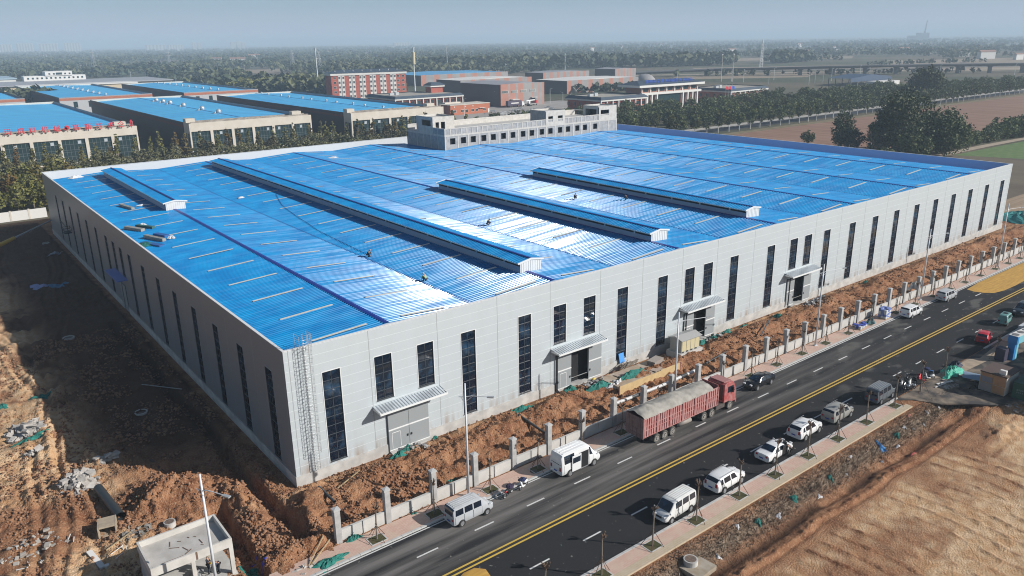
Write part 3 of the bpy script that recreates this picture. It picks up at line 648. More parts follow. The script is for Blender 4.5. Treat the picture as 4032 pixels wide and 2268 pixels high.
# roof monitors
def monitor(xc, y0, y1, hwid=1.6):
    r = MB(); hb = 1.15
    r.box(xc-hwid, y0, 13.7, xc-hwid+.08, y1, RZ+.75); r.box(xc+hwid-.08, y0, 13.7, xc+hwid, y1, RZ+.75)
    ro = r.build("roof_monitor", mat("monitor_side", (.36, .41, .50), .5), fac)
    for (yy, s) in ((y0, -1), (y1, 1)):
        e = MB(); n = 18
        for i in range(n):
            a = xc-hwid+2*hwid*i/n; d_ = .03 if i % 2 else 0; w_ = 2*hwid/n; za = RZ+1.12+.30*(1-abs(a+w_/2-xc)/hwid)
            e.box(a, yy-.05-d_, 13.65, a+w_, yy+.05, za)
        e.build("end_panel", M_WHITE, ro)
    d = MB(); d.box(xc-hwid+.12, y0+.1, RZ+.5, xc-hwid+.16, y1-.1, RZ+1.2); d.box(xc+hwid-.16, y0+.1, RZ+.5, xc+hwid-.12, y1-.1, RZ+1.2); d.build("vent_gap", M_BLACK, ro)
    q_ = MB(); y = y0+3
    while y < y1: q_.box(xc-hwid-.02, y, RZ+.7, xc-hwid+.1, y+.25, RZ+1.2); y += 5.9
    q_.build("bracket", M_GALV, ro)
    t_ = MB(); ov = 2.0; y = y0-.1
    while y < y1:
        for sgn in (-1, 1):
            X = [(xc, RZ+1.55), (xc+sgn*ov, RZ+1.25)]
            prf = [(0, 0), (.2, 0), (.245, .06), (.39, .06), (.435, 0), (.47, 0)]
            o0 = len(t_.v)
            for yy, hh in prf: t_.v += [(X[0][0], y+yy, X[0][1]+hh), (X[1][0], y+yy, X[1][1]+hh)]
            for i in range(5): t_.f.append((o0+2*i, o0+2*i+1, o0+2*i+3, o0+2*i+2)); t_.m.append(0)
        y += .47
    t_.build("monitor_roof", M_ROOF, ro)
    k = MB()
    k.obox((xc, (y0+y1)/2, RZ+1.64), (1, 0, 0), (0, 1, 0), (0, 0, 1), .16, (y1-y0)/2+.1, .02); k.build("monitor_cap", M_CAPBLUE, ro)
    f = MB()
    for yy in (y0-.16, y1+.4):
        f.add([(xc-ov, yy, RZ+1.1), (xc, yy, RZ+1.42), (xc+ov, yy, RZ+1.1), (xc+ov, yy, RZ+1.32), (xc, yy, RZ+1.66), (xc-ov, yy, RZ+1.32), (xc-ov, yy+.05, RZ+1.1), (xc, yy+.05, RZ+1.42), (xc+ov, yy+.05, RZ+1.1), (xc+ov, yy+.05, RZ+1.32), (xc, yy+.05, RZ+1.66), (xc-ov, yy+.05, RZ+1.32)],
              [(0, 1, 4, 5), (1, 2, 3, 4), (5, 4, 10, 11), (4, 3, 9, 10), (7, 6, 11, 10), (8, 7, 10, 9)])
    for x in (xc-ov, xc+ov-.05): f.box(x, y0-.1, RZ+1.14, x+.05, y1+.3, RZ+1.26)
    f.build("eaves_trim", M_TRIM, ro)
monitor(11.2, 73.3, 121); monitor(33.6, 5.2, 118.8); monitor(56.5, 5.0, 58.3); monitor(78.6, 5.5, 57.2)

# ============================================================ UNFINISHED CONCRETE OFFICE BLOCK
ofc = empty("office_block", (88, 106.5, 0), 0, "bare concrete office block with empty window openings rising behind the blue roof", "building")
def OB(name, b, m_, par=None): 
    o = b.build(name, m_, par or ofc); o.location = (-88, -106.5, 0) if (par is None) else (0, 0, 0); return o
X0, X1, Y0, Y1, ZD, ZP = 88.0, 151.2, 106.5, 125.5, 17.55, 19.15
wx = [90.5, 93.9, 97.1, 100.6, 103.8, 107.3, 110.6, 114.2, 117.4, 121.1, 124.3, 128.0, 131.1, 134.8, 137.9, 142.1]
hs = [(x-.85-X0, x+.85-X0, 15.0, 16.6) for x in wx]
b = MB(); holewall(b, X1-X0, 0, 17.2, hs, lambda u, z, d: (X0+u, Y0+d, z), .3); holewall(b, Y1-Y0, 0, 17.2, [], lambda u, z, d: (X0+d, Y0+u, z), .3)
b.box(X1-.3, Y0, 0, X1, Y1, 17.2); b.box(X0, Y1-.3, 0, X1, Y1, 17.2)
OB("wall", b, M_CONC2)
b = MB(); b.quad((X0+.5, Y0+.8, 13), (X1-.5, Y0+.8, 13), (X1-.5, Y0+.8, 17.2), (X0+.5, Y0+.8, 17.2)); OB("interior", b, M_DARK)
b = MB()
for z0, z1 in ((17.1, 17.55), (18.98, 19.2)):
    b.box(X0-.05, Y0-.06, z0, X1+.05, Y0+.24, z1); b.box(X0-.06, Y0+.24, z0, X0+.24, 112 if z0 > 18 else Y1, z1); b.box(X1-.24, Y0+.24, z0, X1+.05, Y1, z1); b.box(X0+.24, Y1-.24, z0-.2 if z0 > 18 else z0, X1-.24, Y1+.05, z1-.1 if z0 > 18 else z1)
x = X0
while x < X1-.2:
    if not (122.4 < x < 129.8 or x > 143.2): b.box(x, Y0-.05, 17.55, x+.25, Y0+.2, 18.98)
    x += 1.72
for x in [X0, 92.0, 95.3, 98.8, 102.1, 105.5, 108.8, 112.3, 115.8, 119.2, 122.6, 126.1, 129.6, 133.0, 136.3, 139.9, 143.4, 147.3, 150.9]: b.box(x, Y0-.05, 12.5, x+.35, Y0, 17.1)
for y in (109.5, 113, 116.5, 120): b.box(X0-.05, y, 12.5, X0, y+.35, 17.1); b.box(X0-.05, y, 17.55, X0+.2, y+.3, 18.98) if y < 112 else 0
OB("concrete_frame", b, M_CONCW)
b = MB(); b.box(X0+.05, Y0+.02, 17.55, X1-.05, Y0+.16, 18.98); b.box(X0+.02, Y0+.2, 17.55, X0+.16, 112, 18.98); OB("parapet", b, M_CONC2)
b = MB(); b.box(X0+.2, Y1-.2, 17.5, X1-.2, Y1-.02, 18.8); OB("rear_parapet", b, M_CONCW)
b = MB(); b.box(X0+.3, Y0+.2, 17.3, X1-.3, Y1-.2, 17.52); OB("roof_deck", b, M_CONC)
b = MB()   # stair tower left
hl = [(88.5+.4-88, 90-88, 18.2, 20.4), (90.6-88, 91.9-88, 17.55, 20.4)]
holewall(b, 6.9, 17.5, 21.8, hl, lambda u, z, d: (88+u, 112+d, z), .25); holewall(b, 8.2, 17.5, 21.8, [(1.0, 5.5, 19.4, 20.9)], lambda u, z, d: (88+d, 112+u, z), .25)
b.box(94.65, 112.02, 17.5, 94.9, 120.2, 21.8); b.box(88.25, 120, 17.5, 94.65, 120.2, 21.8); b.box(88.3, 112.3, 21.2, 94.6, 120, 21.35)
OB("stair_tower", b, M_CONCW)
b = MB(); b.box(88.3, 113, 17.6, 94.6, 119.8, 17.8); b.quad((88.4, 113.4, 17.8), (94.6, 113.4, 17.8), (94.6, 113.4, 21), (88.4, 113.4, 21)); OB("interior", b, M_DARK)
b = MB()   # middle tower
holewall(b, 7.3, 17.5, 21.5, [(.9, 2.7, 18.4, 19.95), (4.6, 6.4, 18.4, 19.95)], lambda u, z, d: (122.5+u, Y0-.08+d, z), .25)
b.box(129.55, Y0, 17.5, 129.8, 113.4, 21.5); b.box(122.75, 113.2, 17.5, 129.55, 113.4, 21.5); b.box(122.75, Y0+.2, 21.0, 129.55, 113.2, 21.15)
OB("stair_tower", b, M_CONCW)
b = MB(); b.box(122.5, Y0+.2, 17.5, 122.74, 113.4, 21.5); OB("tower_side", b, M_CONC2)
b = MB(); b.quad((122.8, Y0+.9, 17.6), (129.5, Y0+.9, 17.6), (129.5, Y0+.9, 21), (122.8, Y0+.9, 21)); OB("interior", b, M_DARK)
b = MB()   # right tower
holewall(b, 7.4, 17.5, 21.6, [(.7, 4.2, 18.8, 20.4)], lambda u, z, d: (143.5+u, Y0-.08+d, z), .25); holewall(b, 6.6, 17.5, 21.6, [(.8, 5.6, 17.6, 20.6)], lambda u, z, d: (143.5+d, Y0+.25+u, z), .3)
b.box(150.65, Y0+.2, 17.5, 150.9, 113.4, 21.6); b.box(143.8, 113.2, 17.5, 150.65, 113.4, 21.6); b.box(143.8, Y0+.2, 21.1, 150.6, 113.2, 21.25)
OB("stair_tower", b, M_CONCW)
b = MB(); b.quad((143.9, Y0+1.6, 17.6), (150.6, Y0+1.6, 17.6), (150.6, Y0+1.6, 21), (143.9, Y0+1.6, 21)); b.quad((146, Y0+.4, 17.6), (146, Y0+6.6, 17.6), (146, Y0+6.6, 21), (146, Y0+.4, 21)); OB("interior", b, M_DARK)
# ============================================================ BACKGROUND SHEDS
M_CREAM = mat("cream_tile", (.56, .51, .43), .75, c2=(.62, .57, .49), scale=.3)
M_SHADECLAD = mat("shaded_cladding", (.045, .034, .036), .6)  # near-black colour holds the shade of walls turned from the sun
M_TERRA = mat("terracotta", (.42, .15, .085), .8, c2=(.37, .13, .075), scale=.4)
M_RED = M_RED
M_BRICK = mat("brick_red", (.42, .11, .07), .85, c2=(.36, .09, .058), scale=.5)
M_GREY = mat("cladding_grey", (.26, .25, .25), .75, c2=(.30, .29, .28), scale=.2)
M_PEACH = mat("cladding_peach", (.40, .19, .14), .75)
M_SHEDROOF = mat("shed_roof_blue", (.06, .44, .82), .5, c2=(.08, .50, .85), scale=.15, sx=(.2, 1, 1))
M_STAIN = mat("stained_parapet", (.42, .38, .33), .9, c2=(.25, .22, .19), scale=.7)
M_TEAL = mat("curtain_glass", (.022, .045, .048), .12, spec=.6)
M_SLATE = mat("slate_roof", (.045, .065, .09), .6, c2=(.06, .085, .115), scale=.2)
M_PARA = mat("parapet_grey", (.30, .30, .32), .7)
M_WHITEW = mat("white_render", (.66, .65, .62), .8)
M_SIGNR = mat("sign_red", (.62, .03, .05), .4); M_SIGNB = mat("sign_blue", (.03, .10, .50), .4)
def vents(par, pts, r):
    src = None
    for (x, y, z) in pts:
        if src is None:
            b = MB(); b.cyl((0, 0, -.3), (0, 0, .45*r), .5*r, n=8); b.ball((0, 0, .8*r), .75*r, 8, 5, sq=(1, 1, .75)); src = b.build("roof_vent", M_GALV, par, smooth=True); src.location = (x, y, z)
        else: copy_tree(src, par, (x, y, z))
def shed(x0, x1, y0, y1, h, label, front, vent=None, lite=False):
    r = empty("warehouse", (x0, y0, 0), 0, label, "warehouse", "blue roofed warehouses beyond the trees")
    def B(name, b, m_, par=None, smooth=False):
        b.v = [(x-x0, y-y0, z) for x, y, z in b.v]; return b.build(name, m_, par or r, smooth=smooth)
    b = MB(); b.box(x0, y0+.2, 0, x1, y1, h-2.0); B("wall", b, M_SHADECLAD)
    b = MB()
    for (a, c, d, e) in ((x0-.05, y0+.2, x0+.35, y1+.05), (x1-.35, y0+.2, x1+.05, y1+.05)): b.box(a, c, h-2.0, d, e, h-1.1, 0); b.box(a, c, h-1.1, d, e, h, 1)
    b.box(x0+.35, y1-.3, h-2, x1-.35, y1+.05, h, 2)
    B("parapet", b, [mat("red_band_dark", (.14, .045, .03), .7), M_SHADECLAD, M_CREAM])
    if not lite:
        b = MB(); b.quad((x1-.37, y0+1, h-2), (x1-.37, y1-1, h-2), (x1-.37, y1-1, h), (x1-.37, y0+1, h)); B("parapet_inner", b, M_PARA)
    xm = (x0+x1)/2; b = MB()
    b.add([(x0+.35, y0+.3, h-1.15), (xm, y0+.3, h-.2), (x1-.36, y0+.3, h-1.15), (x0+.35, y1-.3, h-1.15), (xm, y1-.3, h-.2), (x1-.36, y1-.3, h-1.15)], [(0, 1, 4, 3), (1, 2, 5, 4)])
    rf = B("roof", b, M_SHEDROOF)
    if not lite:
        b = MB(); b.box(xm-.25, y0+.3, h-.2, xm+.25, y1-.3, h-.12)
        B("ridge_cap", b, mat("ridge_mid_blue", (.03, .12, .33), .6), rf)
        b = MB(); yy = y0+9
        while yy < y1-5:
            for s in (0, 1):
                xa, xb = (x0+3, xm-2) if s == 0 else (xm+2, x1-3); za = h-1.15+.95*(3/((x1-x0)/2)); zb = h-1.15+.95*(1-2/((x1-x0)/2))
                if s: za, zb = zb, za
                b.quad((xa, yy, za+.05), (xb, yy, zb+.05), (xb, yy+.7, zb+.05), (xa, yy+.7, za+.05))
            yy += 9
        o = B("skylight_rows", b, mat("pale_strip", (.16, .45, .66), .5), rf); o["kind"] = "stuff"
    if front == 'cream':
        f0 = y0-7; b = MB(); L_ = x1-x0; n = round(L_/8.6); bw = L_/n
        hs = [(i*bw+.55, (i+1)*bw-.55, .4, 8.8) for i in range(n)]
        holewall(b, L_, 0, h, hs, lambda u, z, d: (x0+u, f0+d, z), .5)
        hs2 = [(1.0, 3.2, .4, 8.0), (3.9, 6.2, .4, 8.0)]
        holewall(b, 7, 0, h, hs2, lambda u, z, d: (x0+d, f0+u, z), .4); holewall(b, 7, 0, h, hs2, lambda u, z, d: (x1-d, f0+u, z), .4)
        b.box(x0+.02, y0-.3, 0, x1-.02, y0+.2, h)
        fb = B("front_block", b, M_CREAM)
        b = MB()
        for i in range(n):
            u0, u1 = x0+i*bw+.55, x0+(i+1)*bw-.55
            b.quad((u0, f0+.45, .4), (u1, f0+.45, .4), (u1, f0+.45, 8.8), (u0, f0+.45, 8.8))
        b.quad((x0+.3, f0+1, .4), (x0+.3, f0+6.2, .4), (x0+.3, f0+6.2, 8), (x0+.3, f0+1, 8)); B("glazing", b, M_TEAL, fb)
        b = MB()
        for i in range(n):
            u0, u1 = x0+i*bw+.55, x0+(i+1)*bw-.55
            for k in range(7): u = u0+(u1-u0)*k/6; b.box(u-.05, f0+.36, .4, u+.05, f0+.45, 8.8)
            for z in (2.6, 4.2, 5.0, 7.0): b.box(u0, f0+.37, z, u1, f0+.45, z+.09)
        B("mullion", b, mat("mullion_grey", (.12, .15, .16), .5), fb)
        rw = random.Random(int(x0)); b = MB()
        for i in range(n):
            u0 = x0+i*bw+.55; k = rw.choice([1, 2, 4]); s_ = (bw-1.1)/6; u = u0+k*s_
            b.quad((u+.1, f0+.3, 7.05), (u+s_-.1, f0+.3, 7.05), (u+s_-.1, f0+.05, 8.2), (u+.1, f0+.05, 8.2))
        B("open_casement", b, mat("casement_bright", (.5, .56, .6), .2), fb)
        b = MB(); b.box(x0+.8, f0+.4, h, x1-1, f0+.75, h+.5); b.box(x0+.3, y0-.4, h, x1-.3, y0+.1, h+.35); B("inner_parapet", b, M_STAIN, fb)
        b = MB()
        if L_ > 30:
            b.box(x0, f0+3.5, h, x0+3.5, f0+7, h+1.5); b.box(x0+.4, f0+3.9, h+1.5, x0+3.1, f0+6.6, h+1.52); b.box(x1-7, f0+3, h, x1-3, f0+6.2, h+1.6)
        if L_ > 30: B("stair_head", b, M_CREAM, fb)
    else:
        b = MB(); b.box(x0, y0-.1, 0, x1, y0+.2, h-1.8, 0); b.box(x0, y0-.2, h-1.8, x1, y0+.2, h-.5, 1); b.box(x0, y0-.1, h-.5, x1, y0+.4, h, 2)
        fb = B("front_wall", b, [mat("shed_front", (.42, .43, .44), .7), M_TERRA, M_PARA])
        b = MB()
        for k in range(1, int((x1-x0)/8)): b.box(x0+k*8-1, y0-.14, h-6, x0+k*8+1.2, y0-.1, h-2.6)
        B("window", b, M_TEAL, fb)
    if vent == 'small': vents(rf, [(xm-x0+(0 if i % 2 else 2.2), 14+i*(y1-y0-28)/17, h-.25) for i in range(18)], .9)
    if vent == 'sparse': vents(rf, [(xm-x0+(0 if i % 2 else 1.6), 10+i*15, h-.25) for i in range(11)], .85)
    if vent == 'big':
        src = None
        for y in (34, 57, 86, 109, 122, 135):
            if src is None:
                b = MB(); b.box(-2.4, -.3, -.5, 0, .3, .15); b.cyl((-.2, 0, -.6), (-.2, 0, .6), .8, n=10); b.ball((0, 0, .9), 1.15, 10, 6); b.cyl((-2.6, 0, -.3), (-.6, 0, 1.2), .22, .35); src = b.build("hooded_vent", M_GALV, rf, smooth=True); src.location = (xm-x0, y, h-.3)
            else: copy_tree(src, rf, (xm-x0, y, h-.3))
    return r
shA = shed(-40, 48, 264, 436, 12.0, "front row warehouse at left edge with red roof letters above cream glass front", 'cream')
shB = shed(65, 115, 257, 432, 12.0, "front row warehouse with six big hooded vents on its blue roof", 'cream', 'big')
shE = shed(130, 177, 250, 416, 12.0, "front row warehouse just behind the concrete office block", 'cream', 'sparse')
shC = shed(54, 105, 460, 636, 12.5, "second row warehouse with an orange band and a double line of round vents", 'band', 'small')
shD = shed(121, 168, 450, 612, 12.5, "rearmost right warehouse with orange band and dark wall, beyond the hooded vents", 'band', 'small')
shF = shed(-20, 39, 478, 590, 12.3, "partly seen second row warehouse with orange band at the left edge", 'band', None, True)
# rooftop letters on the leftmost warehouse
sg = empty("rooftop_letters", (0, 256.2, 12.1), 0, "row of red rooftop characters on the front edge of the left warehouse", "sign")
def text_mesh(ch, size, m_, name, par, loc, ext=.12, ry=0, bold=.02):
    cu = bpy.data.curves.new("t", 'FONT'); cu.body = ch; cu.size = size; cu.extrude = ext; cu.offset = bold; cu.align_x = 'CENTER'; cu.resolution_u = 3
    o = bpy.data.objects.new("t", cu); col.objects.link(o); dg = bpy.context.evaluated_depsgraph_get(); me = bpy.data.meshes.new_from_object(o.evaluated_get(dg)); bpy.data.objects.remove(o)
    if len(me.vertices) == 0: return None
    me.materials.clear(); me.materials.append(m_); n = bpy.data.objects.new(name, me); col.objects.link(n); n.parent = par; n.location = loc; n.rotation_euler = (R(90), 0, ry); return n
for ch, x in zip("玛饲料机械", (6.4, 10.3, 13.8, 17.6, 21.4)): text_mesh(ch, 2.3, M_SIGNR, "sign_character", sg, (x, 0, .1))
b = MB(); b.cyl((24.6, -.1, 1.1), (24.6, .1, 1.1), .85, n=5); b.cyl((24.2, -.1, .7), (24.2, .1, .7), .6, n=6); b.build("sign_emblem", M_SIGNR, sg)
for ch, x in zip("高新技术企", (27.5, 31.4, 35.2, 39.0, 42.5)): text_mesh(ch, 2.3, M_SIGNR, "sign_character", sg, (x, 0, .1))
text_mesh("业", 2.5, M_SIGNR, "sign_character", sg, (46.2, .5, .2), ry=R(50))
b = MB()
for x in (6.4, 10.3, 13.8, 17.6, 21.4, 24.6, 27.5, 31.4, 35.2, 39.0, 42.5, 46.0): b.box(x-.7, .15, -.2, x-.6, .3, 1.6); b.box(x+.6, .15, -.2, x+.7, .3, 1.6)
b.build("sign_frame", M_GREY, sg)
# white works beyond
r = empty("white_works", (70, 731, 0), 0, "low white works with stepped pale front far beyond the blue roofs", "building")
def PB(name, b, m_, o, par=None):
    b.v = [(x-o[0], y-o[1], z) for x, y, z in b.v]; return b.build(name, m_, par or r)
b = MB(); b.box(30, 765, 0, 200, 860, 7.5); PB("wall", b, mat("yellow_pale", (.55, .46, .32), .8), (70, 731))
b = MB(); b.box(28, 763, 7.5, 201, 862, 8.3); PB("roof", b, mat("grey_roof", (.33, .34, .36), .7), (70, 731))
b = MB(); b.box(85, 853, 0, 140, 870, 13); b.box(104, 852, 13, 128, 870, 17); PB("front_block", b, M_WHITEW, (70, 731))
b = MB()
for x in range(88, 139, 4): b.box(x, 852.8, 10, x+1.6, 853.2, 11.6)
for x in (107, 111, 121, 125): b.box(x, 851.8, 14, x+1.5, 852.2, 15.4)
b.box(113.5, 851.8, 13.8, 119, 852.2, 15.8); PB("window", b, M_TEAL, (70, 731))
r = empty("white_hall", (-100, 900, 0), 0, "long pale hall with light blue roof at far left edge", "building")
b = MB(); b.box(-120, 905, 0, 84, 990, 9); PB("wall", b, M_WHITEW, (-100, 900)); b = MB(); b.box(-121, 904, 9, 85, 991, 10.2); PB("roof", b, mat("pale_blue_roof", (.34, .45, .52), .6), (-100, 900))
r = empty("white_hall", (80, 690, 0), 0, "narrow white roofed hall right behind the second warehouse row", "building")
b = MB(); b.box(62, 690, 0, 150, 716, 9.5); PB("wall", b, mat("yellow_pale", (.55, .46, .32), .8), (80, 690)); b = MB(); b.box(61, 689, 9.5, 151, 717, 10.3); PB("roof", b, M_WHITEW, (80, 690))

# ---- dormitory
r = dorm = empty("dormitory", (237, 485, 0), R(-9), "five storey red and white dormitory under a slate blue hipped roof", "building")
W_, D_, Hh = 59, 15, 17.2
b = MB(); b.box(0, 0, 0, W_, D_, Hh, 0); b.build("wall", M_BRICK, r)
b = MB(); b.box(-.6, -.6, Hh, W_+.6, D_+.6, Hh+1.7); b.build("cornice", M_WHITEW, r)
b = MB(); b.add([(-1, -1, Hh+1.7), (W_+1, -1, Hh+1.7), (W_+1, D_+1, Hh+1.7), (-1, D_+1, Hh+1.7), (7, D_/2, Hh+3.9), (W_-7, D_/2, Hh+3.9)], [(0, 1, 5, 4), (1, 2, 5), (2, 3, 4, 5), (3, 0, 4)]); b.build("roof", M_SLATE, r)
b = MB()
WS = [5.3+8.15*i for i in range(6)]
for x in WS: b.box(x, -.12, 0, x+4.8, 0, Hh)
b.build("bay_panel", M_WHITEW, r)
dw = None
def win(par, src, x, y, z, wd, ht, axis='x'):
    global dw
    if src is None:
        f = MB(); g = MB()
        if axis == 'x': f.box(-wd/2-.12, -.1, -.12, wd/2+.12, 0, ht+.12); g.box(-wd/2, -.13, 0, -.05, -.1, ht); g.box(.05, -.13, 0, wd/2, -.1, ht)
        else: f.box(-.1, -wd/2-.12, -.12, 0, wd/2+.12, ht+.12); g.box(-.13, -wd/2, 0, -.1, -.05, ht); g.box(-.13, .05, 0, -.1, wd/2, ht)
        o = f.build("window", M_WHITEW, par); g.build("pane", M_TEAL, o); o.location = (x, y, z); return o
    copy_tree(src, par, (x, y, z)); return src
s_ = None; s2 = None
for fl in range(5):
    z = 1.2+fl*3.4
    for x in WS: s_ = win(r, s_, x+.9, -.12, z, 1.2, 1.5); s_ = win(r, s_, x+3.9, -.12, z, 1.2, 1.5)
    for x in (2.6, W_-6.4, W_-2.4): s2 = win(r, s2, x, 0, z, 1.7, 1.5)
b = MB()
for x in WS: b.box(x+2, -.2, .6, x+2.8, -.12, Hh-.3)
b.build("louvre_strip", M_GREY, r)
b = MB()
for i in range(8): b.box(4+i*7, 3, Hh+2.2, 4.4+i*7, 3.4, Hh+3.6)
b.build("chimney", M_WHITEW, r)

# ---- canteen pavilion
def pavilion(x, y, wd, dp, h, rz, label, ncol, name="pavilion", wallm=None, two=False):
    r = empty(name, (x, y, 0), rz, label, "building"); wallm = wallm or M_BRICK
    b = MB(); b.box(1.2, 1.2, 0, wd-1.2, dp-1.2, h-1.6); b.build("wall", wallm, r)
    b = MB(); b.box(0, 0, h-1.6, wd, dp, h-.75); b.build("fascia", M_WHITEW, r)
    b = MB(); b.add([(-.2, -.2, h-.75), (wd+.2, -.2, h-.75), (wd+.2, dp+.2, h-.75), (-.2, dp+.2, h-.75), (1.6, 1.6, h+.75), (wd-1.6, 1.6, h+.75), (wd-1.6, dp-1.6, h+.75), (1.6, dp-1.6, h+.75)], [(0, 1, 5, 4), (1, 2, 6, 5), (2, 3, 7, 6), (3, 0, 4, 7)]); b.build("roof_band", M_SLATE, r)
    b = MB(); b.quad((1.4, 1.4, h+.3), (wd-1.4, 1.4, h+.3), (wd-1.4, dp-1.4, h+.3), (1.4, dp-1.4, h+.3)); b.build("roof_deck", mat("deck_beige", (.36, .33, .28), .9), r)
    cs = None
    for i in range(ncol):
        px = .5+(wd-1.2)*i/(ncol-1)
        if cs is None: q = MB(); q.box(-.3, 0, 0, .3, .6, h-1.6); cs = q.build("column", M_WHITEW, r); cs.location = (px, .2, 0)
        else: copy_tree(cs, r, (px, .2, 0))
    ws = None; wl = None
    for i in range(ncol-1):
        px = .5+(wd-1.2)*(i+.5)/(ncol-1)
        for z in ((1, h/2-.2) if two else (2.6,)):
            hh_ = 1.9 if two else h-5.2
            if ws is None: q = MB(); q.box(-1.1, 1.05, 0, 1.1, 1.2, hh_); ws = q.build("window", M_TEAL, r); ws.location = (px, 0, z)
            else: copy_tree(ws, r, (px, 0, z))
    for i in range(max(2, int(dp/5))):
        for z in ((1, h/2-.2) if two else (2.6,)):
            hh_ = 1.9 if two else h-5.2
            if wl is None: q = MB(); q.box(1.05, -.9, 0, 1.2, .9, hh_); wl = q.build("side_window", M_TEAL, r); wl.location = (0, 3+i*5, z)
            else: copy_tree(wl, r, (0, 3+i*5, z))
    b = MB(); b.box(wd*.15, dp*.5, h+.3, wd*.15+3, dp*.5+2, h+1.7); b.box(wd*.15+4, dp*.5, h+.3, wd*.15+6.5, dp*.5+2.4, h+2.1); b.build("roof_unit", M_GALV, r)
    return r
pavilion(219, 361, 51, 38, 8, 0, "single storey red canteen with white columns below the dormitory", 11, two=False)
r = empty("roof_lantern", (257, 380, 0), 0, "small slate roofed square tower standing behind the canteen", "tower")
b = MB(); b.box(1, 1, 0, 10, 8, 12); b.build("wall", M_BRICK, r); b = MB(); b.box(0, 0, 12, 11, 9, 13); b.build("fascia", M_WHITEW, r)
b = MB(); b.add([(-.4, -.4, 13), (11.4, -.4, 13), (11.4, 9.4, 13), (-.4, 9.4, 13), (2.5, 2.5, 14.8), (8.5, 2.5, 14.8), (8.5, 6.5, 14.8), (2.5, 6.5, 14.8)], [(0, 1, 5, 4), (1, 2, 6, 5), (2, 3, 7, 6), (3, 0, 4, 7), (4, 5, 6, 7)]); b.build("roof", M_SLATE, r)
# ---- orange low building
r = empty("orange_building", (228, 314, 0), 0, "long low orange rendered building in front of the yard", "building")
b = MB(); b.box(0, 0, 0, 28, 13, 5.4); b.build("wall", mat("orange_render", (.43, .14, .07), .8), r); b = MB(); b.box(-.2, -.2, 5.4, 28.2, 13.2, 5.7); b.box(3, 10, 5.7, 14, 13, 6.4); b.build("roof", M_CREAM, r)
s_ = None
for x in (3, 8.2, 11.2, 15.5, 18.5, 24): s_ = win(r, s_, x, 0, 1.4, 1.8, 1.3)
b = MB(); b.box(20, -1, 3.0, 23.5, 0, 3.15); b.box(26.5, -.12, 0, 27.6, 0, 2.4); b.build("door_hood", M_WHITEW, r)
b = MB()
for x in (2.5, 10, 15.5): b.box(x, -.06, 4.2, x+.6, 0, 4.8)
b.build("wall_plaque", M_WHITEW, r)
# ---- striped factories
def striped(x0, y0, x1, dp, h, label, segs, wins=True, roofm=None, door=False):
    r = empty("striped_factory", (x0, y0, 0), 0, label, "factory", "grey and red factories in the far compound"); wd = x1-x0
    b = MB(); b.box(0, .1, 0, wd, dp, h-.4); b.build("wall", mat("side_shade", (.11, .085, .085), .7), r)
    b = MB(); n = len(segs); tot = sum(s for s, _ in segs); u = 0
    for s, k in segs: b.box(u, -.1, 0, u+wd*s/tot, .1, h, k); u += wd*s/tot
    b.build("front_wall", [M_GREY, M_PEACH], r)
    b = MB(); b.add([(0, .2, h-.3), (wd, .2, h-.3), (wd, dp, h-.3), (0, dp, h-.3), (wd/2, .2, h+.5), (wd/2, dp, h+.5)], [(0, 4, 5, 3), (4, 1, 2, 5), (0, 1, 4), (2, 3, 5)]); b.build("roof", roofm or M_PARA, r)
    if wins:
        s_ = None; k = max(3, int(wd/7.5))
        for i in range(k):
            q = 3.5+i*(wd-6)/k
            if s_ is None:
                f = MB(); f.box(-2.6, -.2, -.1, 2.6, -.1, 1.6); s_ = f.build("window", M_WHITEW, r); g = MB()
                for j in range(6): g.box(-2.5+j*.85, -.24, 0, -2.5+j*.85+.55, -.2, 1.5)
                g.build("pane", M_TEAL, s_); s_.location = (q, 0, h*.6)
            else: copy_tree(s_, r, (q, 0, h*.6))
    if door:
        b = MB(); b.box(25, -.2, 0, 28.5, -.1, 4.6); b.build("gate_opening", M_DARK, r)
        b = MB(); b.box(8, -2.5, 0, 12.5, -.1, 4.2); b.box(7.5, -3, 4.2, 13, -.1, 4.5); b.box(24.4, -2, 4.7, 29, -.1, 4.9); b.build("door_hood", M_WHITEW, r)
    return r
S1 = [(1.2, 1), (.25, 0), (.9, 1), (.3, 0), (.9, 1), (1.4, 0), (.2, 1), (.8, 0), (.15, 1), (.5, 0), (.3, 1)]
striped(282.5, 338, 318.7, 45, 14, "red and grey striped factory hall facing the concrete yard", S1, door=True)
S2 = [(.4, 1), (.6, 0)]*7
striped(393, 398, 473, 38, 10, "long striped factory behind a row of dark trees, white vented roof", S2, False, M_WHITEW)
striped(479, 528, 540, 28, 10, "grey striped factory with a white roof edge, below the slim white mast", S2, False)
striped(575, 526, 606, 30, 10.5, "small striped factory at the far end of the compound", S2, False)
striped(345, 474, 420, 36, 10, "pale roofed striped factory right of the dormitory", [(1, 0), (.4, 1), (.5, 0), (.5, 1)]*3, False, M_WHITEW)
striped(376, 585, 480, 70, 10, "farthest striped factory with light blue roof behind the dormitory", S2, False, mat("far_blue_roof", (.10, .36, .62), .5))
